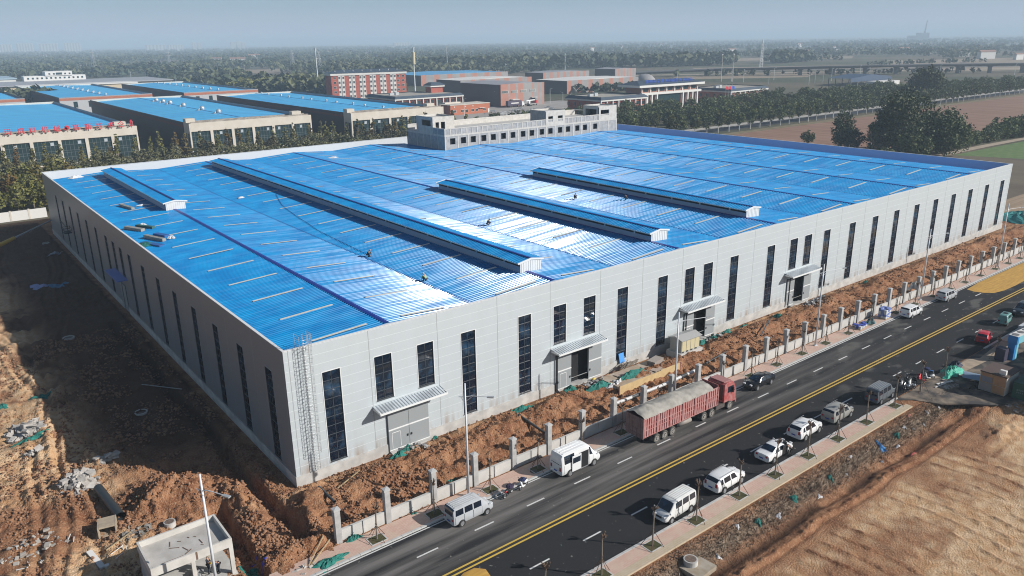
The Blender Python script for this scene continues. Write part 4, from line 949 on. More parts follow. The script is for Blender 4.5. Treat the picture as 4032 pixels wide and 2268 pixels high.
# ---- administration office
ad = empty("administration_office", (324, 256, 0), 0, "red office with tall white columns and blue roof lettering", "building")
b = MB(); b.box(2, 1.5, 0, 52, 15, 13); b.build("wall", M_PEACH, ad)
b = MB(); b.box(-3, -1, 13, 56, 17, 14.3); b.box(0, -.2, 8.6, 54, 1.5, 9.9); b.build("fascia", M_WHITEW, ad)
b = MB(); b.add([(-3, -1, 14.3), (56, -1, 14.3), (56, 17, 14.3), (-3, 17, 14.3), (4, 8, 16.6), (49, 8, 16.6)], [(0, 1, 5, 4), (1, 2, 5), (2, 3, 4, 5), (3, 0, 4)]); b.build("roof", M_SLATE, ad)
cs = None
for x in (1, 5, 9, 13.5, 37, 41.5, 46, 50.5):
    if cs is None: q = MB(); q.box(-.5, 0, 0, .5, 1, 8.6); cs = q.build("column", M_WHITEW, ad); cs.location = (x, -.2, 0)
    else: copy_tree(cs, ad, (x, -.2, 0))
s_ = None
for i in range(7):
    if s_ is None: q = MB(); q.box(-2, 1.35, 0, 2, 1.5, 2); s_ = q.build("window", M_TEAL, ad); s_.location = (5+i*7.2, 0, 10.4)
    else: copy_tree(s_, ad, (5+i*7.2, 0, 10.4))
b = MB()
for i in range(8): b.box(i*7.2+.9, .9, 9.9, i*7.2+1.4, 1.5, 13)
b.build("pilaster", M_WHITEW, ad)
b = MB(); b.box(15.5, 1, 0, 35.5, 1.5, 8.4); b.build("entrance_glazing", M_TEAL, ad)
b = MB()
for x in (3, 7, 11, 39.2, 43.7, 48.2):
    for z in (1, 5.2): b.box(x-.9, 1.35, z, x+.9, 1.5, z+2.2)
b.build("side_windows", M_TEAL, ad)
bs = empty("rooftop_letters", (324, 258.5, 14.6), 0, "row of blue rooftop characters on the administration office", "sign")
for i, ch in enumerate("山东聚力机械科技发展集团有限公司"[:0]): pass
b = MB(); rr = random.Random(3)
for i in range(13):
    u = 7+i*3.3
    for k in range(6):
        if k < 3: z = .3+k*.9+rr.uniform(-.1, .1); b.box(u-1.05, -.1, z, u+1.05*rr.uniform(.5, 1), .1, z+.28)
        else: x = u-1+(k-3)*.95; z = rr.uniform(0, .8); b.box(x, -.12, z, x+.28, .12, z+rr.uniform(1.2, 2))
b.build("sign_strokes", M_SIGNB, bs); b = MB(); b.box(5, .2, -.3, 49, .35, .0); b.build("sign_frame", M_GREY, bs)
pavilion(286, 251, 38, 30, 9, 0, "two storey left wing of the office with flat beige roof", 9, two=True, wallm=M_BRICK)
pavilion(391, 243, 44, 31, 9, R(4), "two storey right wing of the office behind the flag poles", 9, two=True, wallm=M_PEACH)
for i, (x, cl) in enumerate(((379, M_SIGNR), (382, M_SIGNR), (385, M_SIGNB))):
    r = empty("flag_pole", (x, 238, 0), 0, ["white pole with a red flag, left of three by the office", "white pole with a red flag, middle of three by the office", "white pole with a blue flag by the office"][i], "flag pole", "flag poles by the office")
    MB().cyl((0, 0, 0), (0, 0, 13), .09, .05).build("pole", M_WHITE, r)
    b = MB()
    for k in range(6): b.quad((k*.4, .12*math.sin(k), 10.4-k*.12), ((k+1)*.4, .12*math.sin(k+1), 10.4-(k+1)*.12), ((k+1)*.4, .12*math.sin(k+1)+.02, 12.2-(k+1)*.12), (k*.4, .12*math.sin(k)+.02, 12.2-k*.12))
    b.build("flag", cl, r)
for i, (x, y, h) in enumerate([(408, 470, 22), (414, 464, 22)]):
    r = empty("tall_pole", (598+i*12, 409-i*4, 0), 0, "slim pale pole of a close pair beyond the office, %s one" % ("left" if i == 0 else "right"), "pole")
    MB().cyl((0, 0, 0), (0, 0, 25), .35, .2).build("pole", M_CREAM, r); MB().box(-.8, -.2, 24.5, .8, .2, 25.3).build("pole_head", M_GALV, r)
r = empty("open_shed", (607, 285, 0), R(-3), "dark blue roofed open shed beyond the tree rows, by the far road", "shed")
b = MB(); b.add([(0, 0, 6), (62, 0, 6), (62, 22, 6), (0, 22, 6), (31, 0, 8.6), (31, 22, 8.6)], [(0, 4, 5, 3), (4, 1, 2, 5), (0, 1, 4), (2, 3, 5)]); b.box(0, 0, 3.2, 62, .3, 6); b.build("roof", mat("dark_blue_sheet", (.04, .07, .13), .6), r)
b = MB()
for x in range(1, 62, 10): b.box(x, .2, 0, x+.5, .7, 6); b.box(x, 21, 0, x+.5, 21.5, 6)
b.build("post", M_GREY, r); b = MB(); b.box(18, -14, 0, 50, -3, 3.4); b.build("lean_to", M_WHITEW, r)
for i, (x, y, s, lb) in enumerate([(560, 470, 7, "grey domed silo roof between the compound and the viaduct"),]):
    r = empty("dome_store", (x, y, 0), 0, lb, "store"); MB().ball((0, 0, 0), 10, 14, 8, sq=(1, 1, .75)).build("dome", M_GREY, r, smooth=True); MB().box(-16, 8, 0, 14, 14, 4).build("annex", M_WHITEW, r)
# lorry and machines in the yard
r = empty("box_lorry", (283, 331, 0), R(0), "dark box lorry parked at the red striped factory", "truck")
MB().box(0, 0, 1.1, 11, 2.5, 4).build("box_body", mat("lorry_purple", (.06, .045, .08), .5), r); MB().box(2.5, -.04, 2.2, 8.5, 0, 2.9).build("box_lettering", M_WHITEW, r); MB().box(11.3, .1, .6, 13.3, 2.4, 3.1).build("cab", M_WHITE, r)
b = MB()
for x in (1.5, 2.8, 9.5, 12.3): b.cyl((x, -.05, .5), (x, .3, .5), .5, n=10); b.cyl((x, 2.2, .5), (x, 2.55, .5), .5, n=10)
b.build("wheel", M_RUB, r)
r = empty("pump_truck", (300, 330, 0), R(20), "white pump truck with folded boom standing in the yard", "truck")
MB().box(0, 0, .9, 9, 2.4, 1.5).build("chassis", M_GREY, r); MB().box(7.6, 0, 1, 9.6, 2.4, 3.2).build("cab", mat("cab_red", (.4, .03, .03), .4), r); b = MB(); b.box(-3, .8, 3.2, 7.5, 1.6, 3.8); b.box(.5, .9, 1.5, 1.3, 1.5, 3.2); b.build("boom", M_WHITE, r)
b = MB()
for x in (1, 2.3, 8.5): b.cyl((x, -.05, .5), (x, .3, .5), .5, n=10); b.cyl((x, 2.1, .5), (x, 2.45, .5), .5, n=10)
b.build("wheel", M_RUB, r)
src = None
for i, (x, y) in enumerate([(240, 286), (248, 292), (257, 284), (268, 290), (276, 296), (262, 298), (283, 289), (290, 299), (272, 304), (250, 301)]):
    if src is None:
        src = empty("frame_rack", (x, y, 0), 0, "low pale steel rack standing in the brown yard behind the office block", "rack", "steel racks in the brown yard")
        b = MB(); b.box(0, 0, 1.6, 7, .2, 1.8); b.box(0, 3, 1.6, 7, 3.2, 1.8)
        for u in (0, 3.4, 6.8): b.box(u, 0, 0, u+.2, .2, 1.8); b.box(u, 3, 0, u+.2, 3.2, 1.8); b.box(u, .2, 1.6, u+.2, 3, 1.8)
        b.build("frame", M_GALV, src)
    else: copy_tree(src, None, (x, y, 0), .1*i)
# ============================================================ MASTS, PYLONS, POLES
def lattice(b, h, w0, w1, n, r=.12):
    for k in range(n):
        z0, z1 = h*k/n, h*(k+1)/n; a0 = w0+(w1-w0)*k/n; a1 = w0+(w1-w0)*(k+1)/n
        c0 = [(-a0, -a0, z0), (a0, -a0, z0), (a0, a0, z0), (-a0, a0, z0)]; c1 = [(-a1, -a1, z1), (a1, -a1, z1), (a1, a1, z1), (-a1, a1, z1)]
        for i in range(4): j = (i+1) % 4; b.cyl(c0[i], c1[i], r, n=4, caps=False); b.cyl(c0[i], c1[j], r*.6, n=3, caps=False); b.cyl(c0[j], c1[i], r*.6, n=3, caps=False)
for i, (x, y, h) in enumerate([(268, 1482, 35), (463, 1089, 30), (450, 968, 29), (368, 1390, 33)]):
    r = empty("power_pylon", (x, y, 0), .6, ["lattice pylon in the woods left of the blue roofs", "lattice pylon, left of the pair behind the far warehouses", "lattice pylon, right of the pair, beside the thin white mast", "faint lattice pylon between the leftmost pylon and the pair"][i], "pylon", "power pylons over the woods")
    b = MB(); lattice(b, h, 3.2, .5, 7, .22); b.build("tower", M_GALV, r); b = MB()
    for z, s in ((h*.68, 6), (h*.84, 5), (h*.97, 4)): b.box(-s, -.25, z, s, .25, z+.5)
    b.build("cross_arm", M_GALV, r)
def mast(x, y, h, r0, label, head=None, arms=True):
    r = empty("mast", (x, y, 0), 0, label, "mast"); MB().cyl((0, 0, 0), (0, 0, h), r0, r0*.5, 8).build("pole", M_WHITE, r)
    if head == 'cyl': MB().cyl((0, 0, h-11), (0, 0, h-3.2), 1.15, n=10).build("shroud", mat("shroud_cream", (.55, .48, .33), .6), r)
    b = MB()
    for k in range(3): a_ = k*2.1; b.box(math.cos(a_)*.7-.15, math.sin(a_)*.7-.15, h-2.5, math.cos(a_)*.7+.15, math.sin(a_)*.7+.15, h-.6); b.cyl((0, 0, h-1.5), (math.cos(a_)*1.4, math.sin(a_)*1.4, h), .1, n=4)
    b.build("antenna", M_GALV, r)
mast(256, 550, 37, .55, "thin white mast just left of the dormitory")
mast(259, 403, 37, .5, "white mast with thick cream shroud rising before the canteen", 'cyl')
mast(583, 852, 34, .5, "distant slim mast above the blue roofs right of the shrouded mast")
mast(715, 760, 22, .5, "short pale mast above the grey factories")
r = empty("telecom_tower", (898.8, 575, 0), .3, "white lattice telecom tower beyond the viaduct", "tower"); b = MB(); lattice(b, 34, 1.9, .45, 10, .2); b.build("tower", M_WHITE, r); MB().cyl((0, 0, 32.5), (0, 0, 38), .8, .4, 8).build("antenna", M_WHITE, r)
src = None
PL = [(170, 1879), (192, 1800), (216, 1663), (230, 1560), (248, 1492), (272, 1568), (324, 1477), (343, 1335), (316, 1152), (371, 1288), (406, 1250), (416, 1164), (430, 1097), (458, 1051), (480, 1040), (512, 1055), (541, 1054), (560, 1000), (545, 912), (557, 852), (599, 825), (655, 816), (226, 1045), (239, 971), (290, 1230), (300, 1120), (140, 1500), (120, 1640), (700, 800), (360, 1210)]
for (x, y) in PL:
    if src is None:
        src = empty("railway_pole", (x, y, 0), 0, "pale overhead line pole standing along the distant railway", "pole", "overhead line poles along the distant railway")
        b = MB(); b.cyl((0, 0, 0), (0, 0, 10), .3, n=5); b.build("pole", M_GALV, src); b = MB(); b.box(-.1, -.2, 8, 3, .2, 8.4); b.build("arm", M_GALV, src)
    else: copy_tree(src, None, (x, y, 0), random.uniform(0, 1))
src = None
for (x, y) in [(592, 353), (656, 391), (607, 323), (626, 329), (646, 333), (668, 338), (610, 406), (605, 389), (755, 358), (712, 325), (560, 430), (800, 300), (860, 255)]:
    if src is None:
        src = empty("road_lamp", (x, y, 0), 0, "thin pale lamp post along the far road before the viaduct", "street lamp", "lamp posts along the far road")
        MB().cyl((0, 0, 0), (0, 0, 11), .2, .12, 5).build("pole", M_WHITE, src); MB().cyl((0, 0, 11), (1.8, 0, 11.6), .12, n=4).build("arm", M_WHITE, src)
    else: copy_tree(src, None, (x, y, 0), random.uniform(0, 6))
src = None
for i, (x, y) in enumerate([(324, 413), (307, 384), (283, 344), (232, 306), (299, 358), (305, 304), (296, 287), (323, 337)]):
    if src is None:
        src = empty("yard_lamp", (x, y, 0), 0, "white lamp post among the red compound buildings", "street lamp", "lamp posts in the red compound")
        MB().cyl((0, 0, 0), (0, 0, 9.5), .14, .09, 6).build("pole", M_WHITE, src); MB().cyl((0, 0, 9.3), (1.6, 0, 9.8), .08, n=4).build("arm", M_WHITE, src)
    else: copy_tree(src, None, (x, y, 0), i*1.7)
# ---- viaduct
r = empty("railway_viaduct", (770, 369, 0), 0, "long dark concrete viaduct crossing the plain on single piers", "bridge")
pa = [Vector((600, 545, 0)), Vector((694, 494, 0)), Vector((730, 447, 0)), Vector((770, 400, 0)), Vector((808, 366, 0)), Vector((845, 341, 0)), Vector((880, 312, 0)), Vector((905, 290, 0)), Vector((929, 268, 0)), Vector((975, 225, 0)), Vector((1120, 90, 0))]
ZD_ = lambda p_: 4.4+4.6*min(1, max(0, (p_.x-600)/190))
b = MB()
for a, c in zip(pa, pa[1:]):
    d = (c-a).normalized(); n_ = Vector((-d.y, d.x, 0))*5.2; za, zc = ZD_(a), ZD_(c)
    vs = []
    for p_, z in ((a, za), (c, zc)):
        for s, dz in ((-1, 0), (-1, .9), (1, .9), (1, 0), (.5, -1.7), (-.5, -1.7)): q = p_+n_*s-Vector((770, 369, 0)); vs.append((q.x, q.y, z+dz))
    b.add(vs, [(i, (i+1) % 6, 6+(i+1) % 6, 6+i) for i in range(6)])
b.build("deck", mat("viaduct_concrete", (.12, .12, .13), .85), r)
pr = None
for i in range(14):
    tpos = pa[1]+(pa[2]-pa[1])*0; L_ = 0; tgt = i*33.0; p0 = pa[0]; acc = 0
    for a, c in zip(pa, pa[1:]):
        s = (c-a).length
        if acc+s >= tgt: p0 = a+(c-a)*((tgt-acc)/s); break
        acc += s
    q = p0-Vector((770, 369, 0))
    m2 = MB(); zt = ZD_(p0)-1.6; m2.box(-1.6, -1.3, -.5, 1.6, 1.3, zt-1.2); m2.add([(-1.6, -1.3, zt-1.2), (1.6, -1.3, zt-1.2), (1.6, 1.3, zt-1.2), (-1.6, 1.3, zt-1.2), (-3, -2, zt), (3, -2, zt), (3, 2, zt), (-3, 2, zt)], [(0, 1, 5, 4), (1, 2, 6, 5), (2, 3, 7, 6), (3, 0, 4, 7)])
    o = m2.build("pier", MATS["viaduct_concrete"], r); o.location = (q.x, q.y, 0); o.rotation_euler = (0, 0, -.8)
# ---- far houses and city blocks
HS = [(487, 2950), (455, 3337), (752, 2020), (1282, 2819), (576, 1784), (556, 1587), (1349, 2823), (1890, 1934), (2715, 2365), (1696, 1295), (1668, 1198), (2637, 1625), (3469, 1781), (1501, 893), (1676, 770), (1756, 749), (1526, 587), (1395, 495), (1369, 438), (2332, 2235), (2499, 4366), (2132, 1189), (2589, 1171)]
src = None
for i, (x, y) in enumerate(HS):
    s = .5+.15*(i % 3)
    if src is None:
        src = empty("farmhouse", (x, y, 0), 0, "tiny pale village house among the distant woods", "house", "village houses in the far plain")
        src.scale = (.5, .5, .5); MB().box(-14, -5, -8, 14, 5, 9).build("wall", M_WHITEW, src); b = MB(); b.add([(-15, -6, 9), (15, -6, 9), (15, 6, 9), (-15, 6, 9), (-15, 0, 12), (15, 0, 12)], [(0, 1, 5, 4), (2, 3, 4, 5), (1, 2, 5), (3, 0, 4)]); b.build("roof", mat("tile_far", (.3, .17, .13), .8), src)
    else: copy_tree(src, None, (x, y, 3), -.6+.2*(i % 4), sc3=(s*1.3, s, s*1.15))
src = None
for i, (x, y, h, wd) in enumerate([(604, 5902, 56, 95), (721, 5888, 60, 90), (851, 5870, 57, 105), (984, 5849, 60, 95), (1467, 5746, 40, 130), (1586, 5714, 38, 100), (1704, 5680, 52, 26), (1733, 5671, 50, 24), (1943, 5603, 52, 30), (1981, 5590, 54, 34), (2010, 5581, 48, 24), (3009, 5112, 30, 120)]):
    if src is None:
        src = empty("apartment_block", (x, y, 0), -.2, "hazy pale apartment block on the horizon", "building", "apartment blocks on the horizon")
        MB().box(-.5, -9, 0, .5, 9, 1).build("wall", mat("far_apartment", (.62, .58, .54), .8), src); b = MB()
        for k in range(6): b.box(-.48+k*.17, -9.3, .06, -.40+k*.17, -9, .96)
        b.build("window_strip", M_GREY, src); src.scale = (wd, 1, h)
    else: copy_tree(src, None, (x, y, 0), -.2, sc3=(wd, 1, h))
r = empty("power_station", (4502, 2059, 0), -.9, "faint industrial block with a tall lattice stack on the right horizon", "building")
b = MB(); b.box(-32, -15, 0, 28, 15, 44); b.box(-75, -15, 0, -32, 15, 30); b.build("block", M_WHITEW, r); MB().cyl((8, 0, 44), (12, 0, 108), 5, 2, 6).build("stack", M_GREY, r)

# ============================================================ TREES
M_LPOP = mat_leaf("leaf_poplar", (.045, .062, .018), (.20, .195, .055), (.14, .085, .025))
M_LROW = mat_leaf("leaf_row", (.038, .064, .022), (.16, .19, .065), (.08, .085, .02))
M_LGRY = mat_leaf("leaf_greyish", (.065, .074, .036), (.20, .20, .105), (.09, .08, .04))
M_LBIG = mat_leaf("leaf_big", (.026, .044, .016), (.12, .145, .05), (.05, .06, .02))
def leafcloud(b, cx, cy, cz, rx, ry, rz, nclump, nleaf, size, rr, shape='ell', off=(0, 0)):
    for _ in range(nclump):
        while True:
            u, v, w_ = rr.uniform(-1, 1), rr.uniform(-1, 1), rr.uniform(-1, 1)
            lim = 1.0
            if shape == 'cone': lim = max(.12, (1-(w_+1)/2)**.7)
            if u*u+v*v < lim*lim and (shape == 'cone' or u*u+v*v+w_*w_ < 1): break
        kx, ky, kz = cx+u*rx, cy+v*ry, cz+w_*rz; cr = min(rx, ry)*rr.uniform(.18, .34)
        for __ in range(nleaf):
            a = Vector((rr.gauss(0, 1), rr.gauss(0, 1), rr.gauss(0, 1))).normalized()*cr*rr.uniform(.4, 1.1); a.z *= .8
            n = Vector((rr.gauss(0, 1), rr.gauss(0, 1), rr.gauss(.5, 1))).normalized(); t1 = n.orthogonal().normalized(); t2 = n.cross(t1); s = size*rr.uniform(.6, 1.2); c = Vector((kx, ky, kz))+a
            b.add([c+t1*s, c+t2*s*.7, c-t1*s*.8, c-t2*s*.8], [(0, 1, 2, 3)])
def tree_proto(name, h, cr, kind, leafm, barkm, seed, nclump=46, nleaf=11, size=.36, trunkh=.25):
    rr = random.Random(seed); r = empty(name); tb = MB()
    top = h*(.9 if kind != 'bush' else .5); lean = rr.uniform(-.3, .3)
    tb.cyl((0, 0, -.2), (lean*.3, 0, h*.35), .045*h*.35+.06, .03*h*.35+.04, 6); tb.cyl((lean*.3, 0, h*.35), (lean, lean*.5, top), .03*h*.35+.04, .03, 5)
    for k in range(5 if kind != 'bush' else 7):
        a = rr.uniform(0, 6.28); z0 = h*(trunkh+.1*k) if kind != 'bush' else .2; l = cr*rr.uniform(.5, .95)
        tb.cyl((lean*.3, 0, z0), (math.cos(a)*l, math.sin(a)*l, z0+l*(1.1 if kind == 'cone' else .8)), .05, .02, 4)
    tb.build("trunk", barkm, r)
    cb = MB(); zc = h*(trunkh+(1-trunkh)/2); hz_ = h*(1-trunkh)/2
    leafcloud(cb, lean*.5, 0, zc, cr, cr, hz_, nclump, nleaf, size, rr, 'cone' if kind == 'cone' else 'ell')
    if kind != 'cone':
        for k in range(4): a = rr.uniform(0, 6.28); leafcloud(cb, math.cos(a)*cr*.6, math.sin(a)*cr*.6, zc+rr.uniform(-.4, .5)*hz_, cr*.5, cr*.5, hz_*.45, nclump//6, nleaf, size, rr)
    cb.build("crown", leafm, r); return r
def place(protos, pts, label, cat, group, num, smin=.85, smax=1.15, seed=1):
    rr = random.Random(seed)
    for i, (x, y) in enumerate(pts):
        k = rr.randrange(len(protos)); pr_ = protos[k]; s = rr.uniform(smin, smax); rz = rr.uniform(0, 6.28)
        if not pr_.get("used"):
            pr_["used"] = 1; o = pr_; o.location = (x, y, 0); o.rotation_euler = (0, 0, rz); o.scale = (s, s, s)
        else: o = copy_tree(pr_, None, (x, y, 0), rz, sc3=(s, s, s)); 
        o["label"] = label % ordw(i) if num else label; o["category"] = cat; o["group"] = group
        if i > 4000: break
poplars = [tree_proto("poplar_tree", 9.5, 1.5, 'cone', M_LPOP, M_BARKG, 10+i, 52, 11, .34, .16) for i in range(5)]
greys = [tree_proto("willow_tree", 6.2, 2.6, 'bush', M_LGRY, M_BARKG, 30+i, 60, 11, .32, .05) for i in range(4)]
rows = [tree_proto("roadside_tree", 9.6, 2.7, 'round', M_LROW, M_LIME, 50+i, 64, 12, .40, .28) for i in range(5)]
rr = random.Random(5)
place(poplars, [(-22+i*4.6+rr.uniform(-1, 1), 238+rr.uniform(-3, 3)) for i in range(46)], "narrow yellow tinged poplar before the cream warehouse fronts, %s from the left", "tree", "poplars before the cream warehouse fronts", 1, .95, 1.3, 2)
place(greys, [(-30+(i % 33)*5.4+rr.uniform(-2, 2), 196+(i//33)*14+rr.uniform(-5, 5)) for i in range(99)], "bushy grey green tree in the belt between the poplars and the factory", "tree", "bushy trees behind the factory", 0, .9, 1.35, 3)
pop2 = [tree_proto("garden_tree", 7.5, 2.2, 'round', M_LPOP, M_BARKG, 70+i, 54, 11, .33, .12) for i in range(4)]
place(pop2, [(-34+(i % 12)*4.4+rr.uniform(-1.5, 1.5), 163+(i//12)*10.5+rr.uniform(-3, 3)) for i in range(48)], "yellow green tree behind the white site wall at the left edge", "tree", "trees behind the white site wall", 0, .95, 1.4, 4)
# right hand rows
place(rows, [(232+i*7.9, 154.2+rr.uniform(-.4, .4)) for i in range(50)], "white trunked roadside tree beside the ploughed field, %s from the left in its row", "tree", "roadside trees beside the ploughed field", 1, .9, 1.1, 6)
rows2 = [tree_proto("avenue_tree", 9.4, 2.8, 'round', M_LROW, M_BARKG, 90+i, 64, 12, .40, .2) for i in range(4)]
place(rows2, [(215+i*8.3, 177+rr.uniform(-1, 1)) for i in range(46)], "dark green avenue tree across the tree lined road, %s from the left in its row", "tree", "avenue trees across the tree lined road", 1, .85, 1.12, 7)
belt = [tree_proto("nursery_tree", 8.8, 3.0, 'round', M_LROW, M_BARKG, 110+i, 56, 11, .42, .12) for i in range(4)]
bp_ = []
for i in range(150):
    x = 190+(i % 30)*8.4+rr.uniform(-3, 3); y = 191+(i//30)*11+rr.uniform(-4, 4)
    if y > 246-(0 if x < 300 else 0) or (x > 330 and y > 232 and x < 372): continue
    if y > 240 and 286 < x < 440: continue
    bp_.append((x, y))
place(belt, bp_, "leafy tree in the plantation in front of the red office", "tree", "plantation trees before the red office", 0, .75, 1.1, 8)
bp2 = [(430+(i % 34)*7.5+rr.uniform(-3, 3), 188+(i//34)*16+rr.uniform(-5, 5)) for i in range(102)]
rr.shuffle(bp2); bp2 = [q for q in bp2 if q[0] < 560 or q[1] < 200]
place([tree_proto("woodland_tree", 9.2, 3.6, 'round', M_LROW, M_BARKG, 130+i, 56, 11, .5, .1) for i in range(3)], bp2[:120], "tall dark tree of the wood beyond the tree lined road", "tree", "trees of the wood beyond the tree lined road", 0, .8, 1.15, 9)
def bigtree(x, y, h, cr, label, seed, nclump=330, size=.42):
    r = tree_proto("broadleaf_tree", h, cr, 'round', M_LBIG, M_BARK, seed, nclump, 15, size, .05); r.location = (x, y, 0); tag(r, label, "tree"); return r
bigtree(256, 68, 23, 9.0, "largest dark tree standing alone at the edge of the ploughed field", 200, 420)
bigtree(268, 73, 15, 8, "broad tree pressed against the right side of the largest dark tree", 201, 300)
bigtree(247, 60, 9, 6, "low dark tree before the foot of the largest dark tree", 202, 160)
bigtree(264, 57, 14, 7.6, "wide tree merging into the far right of the big tree clump", 208, 240)
bigtree(252, 74, 12.5, 5.2, "rounded tree closing the left of the big tree clump", 209, 200)
bigtree(272, 62, 16, 7, "taller tree behind the right part of the big tree clump", 210, 220)
bigtree(256, 91, 14, 4.0, "narrow dark tree left of the largest one, at the field edge", 203, 170, .38)
bigtree(252, 86, 8.5, 5.0, "wide bushy grey green tree in front of the narrow dark tree", 204, 150, .38)
bigtree(259, 107, 5.2, 2.6, "small lone shrub tree on the brown field, leftmost of the field trees", 205, 60, .3)
bigtree(486, 168, 21, 10, "very tall tree group head rising above the far tree row", 206, 300, .7)
bigtree(500, 172, 17, 9, "rounded tree just right of the very tall one above the row", 207, 220, .7)
hedge = [(278, 62, 5), (284, 63, 4.5), (291, 62, 5.5), (299, 62, 6), (306, 63, 5), (313, 62, 5.5), (320, 63, 7), (327, 63, 9), (334, 62, 8), (341, 60, 9), (349, 60, 8), (271, 61, 6), (236, 64, 5), (229, 68, 4)]
hp = [tree_proto("field_shrub", 6, 3.6, 'bush', M_LROW, M_BARK, 230+i, 80, 12, .36, .02) for i in range(3)]
rr = random.Random(12)
for i, (x, y, h) in enumerate(hedge):
    o = hp[i % 3] if i < 3 else copy_tree(hp[i % 3]); o.location = (x, y, 0); o.scale = (h/6,)*3; o.rotation_euler = (0, 0, i*1.3)
    tag(o, "scrubby green bush along the dirt path, %s of the hedge" % ordw(i), "bush", "bushes along the dirt path")
# ---- far woods as masses
def woods(name, pts, hmin, hmax, m_, seed, nq=14):
    rg_ = np.random.default_rng(seed); P_ = np.array(pts, float); n = len(P_); h = rg_.uniform(hmin, hmax, n)
    off = rg_.normal(size=(n, nq, 3)); off /= np.linalg.norm(off, axis=2, keepdims=True); off *= rg_.uniform(.5, 1, (n, nq, 1))
    rad = h[:, None]*.38; c = np.stack([P_[:, :1]+off[..., 0]*rad, P_[:, 1:]+off[..., 1]*rad, h[:, None]*.55+off[..., 2]*h[:, None]*.45], -1)
    nn = off+rg_.normal(size=off.shape)*.5; nn /= np.linalg.norm(nn, axis=2, keepdims=True)
    t1 = np.cross(nn, np.array([.3, .2, 1.0])); t1 /= np.linalg.norm(t1, axis=2, keepdims=True); t2 = np.cross(nn, t1); s = (h[:, None, None]*rg_.uniform(.14, .26, (n, nq, 1)))
    V = np.stack([c-t1*s, c-t2*s*.9, c+t1*s, c+t2*s*.9], 2).reshape(-1, 3).astype(np.float32); k = len(V)//4
    me = bpy.data.meshes.new(name); me.vertices.add(len(V)); me.vertices.foreach_set("co", V.ravel()); me.loops.add(k*4); me.loops.foreach_set("vertex_index", np.arange(k*4, dtype=np.int32))
    me.polygons.add(k); me.polygons.foreach_set("loop_start", np.arange(k, dtype=np.int32)*4); me.polygons.foreach_set("loop_total", np.full(k, 4, np.int32)); me.update(); me.materials.append(m_)
    o = bpy.data.objects.new(name, me); col.objects.link(o); o["kind"] = "stuff"; o["label"] = "far woodland"; return o
M_LFAR = mat("leaf_far", (.036, .056, .028), .8, c2=(.11, .12, .055), scale=.012, coord='Object', lo=.4, hi=.6)
gr = np.random.default_rng(4); pts = []
yawc = .6606
def inpoly(x, y, pl):
    c = False; j = len(pl)-1
    for i in range(len(pl)):
        if (pl[i][1] > y) != (pl[j][1] > y) and x < (pl[j][0]-pl[i][0])*(y-pl[i][1])/(pl[j][1]-pl[i][1])+pl[i][0]: c = not c
        j = i
    return c
CLEAR = [[(560, 660), (1300, 60), (1900, 300), (1240, 620), (1000, 700), (700, 760)], [(980, 870), (1350, 700), (1500, 780), (1080, 1020)], [(190, 590), (260, 560), (300, 640), (215, 690)], [(330, 1100), (420, 1060), (520, 1200), (400, 1250)], [(560, 800), (640, 760), (690, 820), (600, 880)], [(0, 620), (200, 620), (230, 1010), (0, 1010)]]
tries = 0
while len(pts) < 15500 and tries < 200000:
    tries += 1
    a = yawc+gr.uniform(-.66, .66); d = 640+(5900)*gr.uniform(0, 1)**1.9; x = -23.7+math.sin(a)*d; y = -64.9+math.cos(a)*d
    if float(vnoise(np.array([x/130.]), np.array([y/130.]), 5)[0]) < (.34 if a < .75 else .5): continue
    if a > .55 and d < (1000 if a < .85 else 1330): continue
    if any(inpoly(x, y, pl) for pl in CLEAR): continue
    pts.append((x, y))
woods("far_woods", pts, 9, 15, M_LFAR, 5)
def belt_pts(a, b_, n, w_):
    return [(a[0]+(b_[0]-a[0])*t_+gr.normal()*w_, a[1]+(b_[1]-a[1])*t_+gr.normal()*w_) for t_ in gr.uniform(0, 1, n)]
woods("poplar_belt", belt_pts((845, 735), (985, 690), 190, 9)+belt_pts((1075, 668), (1165, 680), 90, 8)+belt_pts((560, 930), (860, 760), 420, 14), 14, 20, M_LFAR, 6, 20)
woods("grove", belt_pts((225, 720), (275, 610), 150, 10)+belt_pts((255, 760), (320, 650), 120, 12), 8, 11, MATS["leaf_poplar"], 7, 26)
woods("hedgerow", belt_pts((1040, 500), (1230, 440), 60, 5)+belt_pts((1300, 380), (1500, 200), 90, 8)+belt_pts((640, 520), (900, 300), 60, 3)+belt_pts((400, 400), (470, 388), 50, 3), 5, 8, M_LFAR, 8)
# ============================================================ BOUNDARY FENCE
PX_ = [-.8, 4.02, 8.9, 13.63, 18.34, 23.0, 27.75, 32.5, 37.3, 42.1, 46.9, 51.6, 56.3, 60.8, 65.3, 69.7, 74.4, 79.0, 83.8, 88.5, 93.1, 97.8, 102.6, 107.5, 112.2, 117.0, 121.8, 126.6, 131.4, 136.2, 141.0, 145.8, 150.6, 155.4, 160.2, 165.0]
fen = empty("boundary_wall", (0, -10.5, 0), 0, "low grey rendered wall with tall square posts between pavement and dug soil", "wall")
M_POST = mat("post_render", (.34, .34, .33), .9, c2=(.44, .43, .42), scale=1.6, bump=.15, bscale=9)
pb = None
for x in PX_:
    if pb is None:
        q = MB(); q.box(-.26, -.26, -.6, .26, .26, 3.2); pb = q.build("post", M_POST, fen); q = MB(); q.box(-.31, -.31, 3.2, .31, .31, 3.34); q.add([(-.31, -.31, 3.34), (.31, -.31, 3.34), (.31, .31, 3.34), (-.31, .31, 3.34), (0, 0, 3.42)], [(0, 1, 4), (1, 2, 4), (2, 3, 4), (3, 0, 4)]); q.build("post_cap", mat("post_cap_pale", (.46, .46, .45), .9), pb); pb.location = (x, 0, 0)
    else: copy_tree(pb, fen, (x, 0, 0))
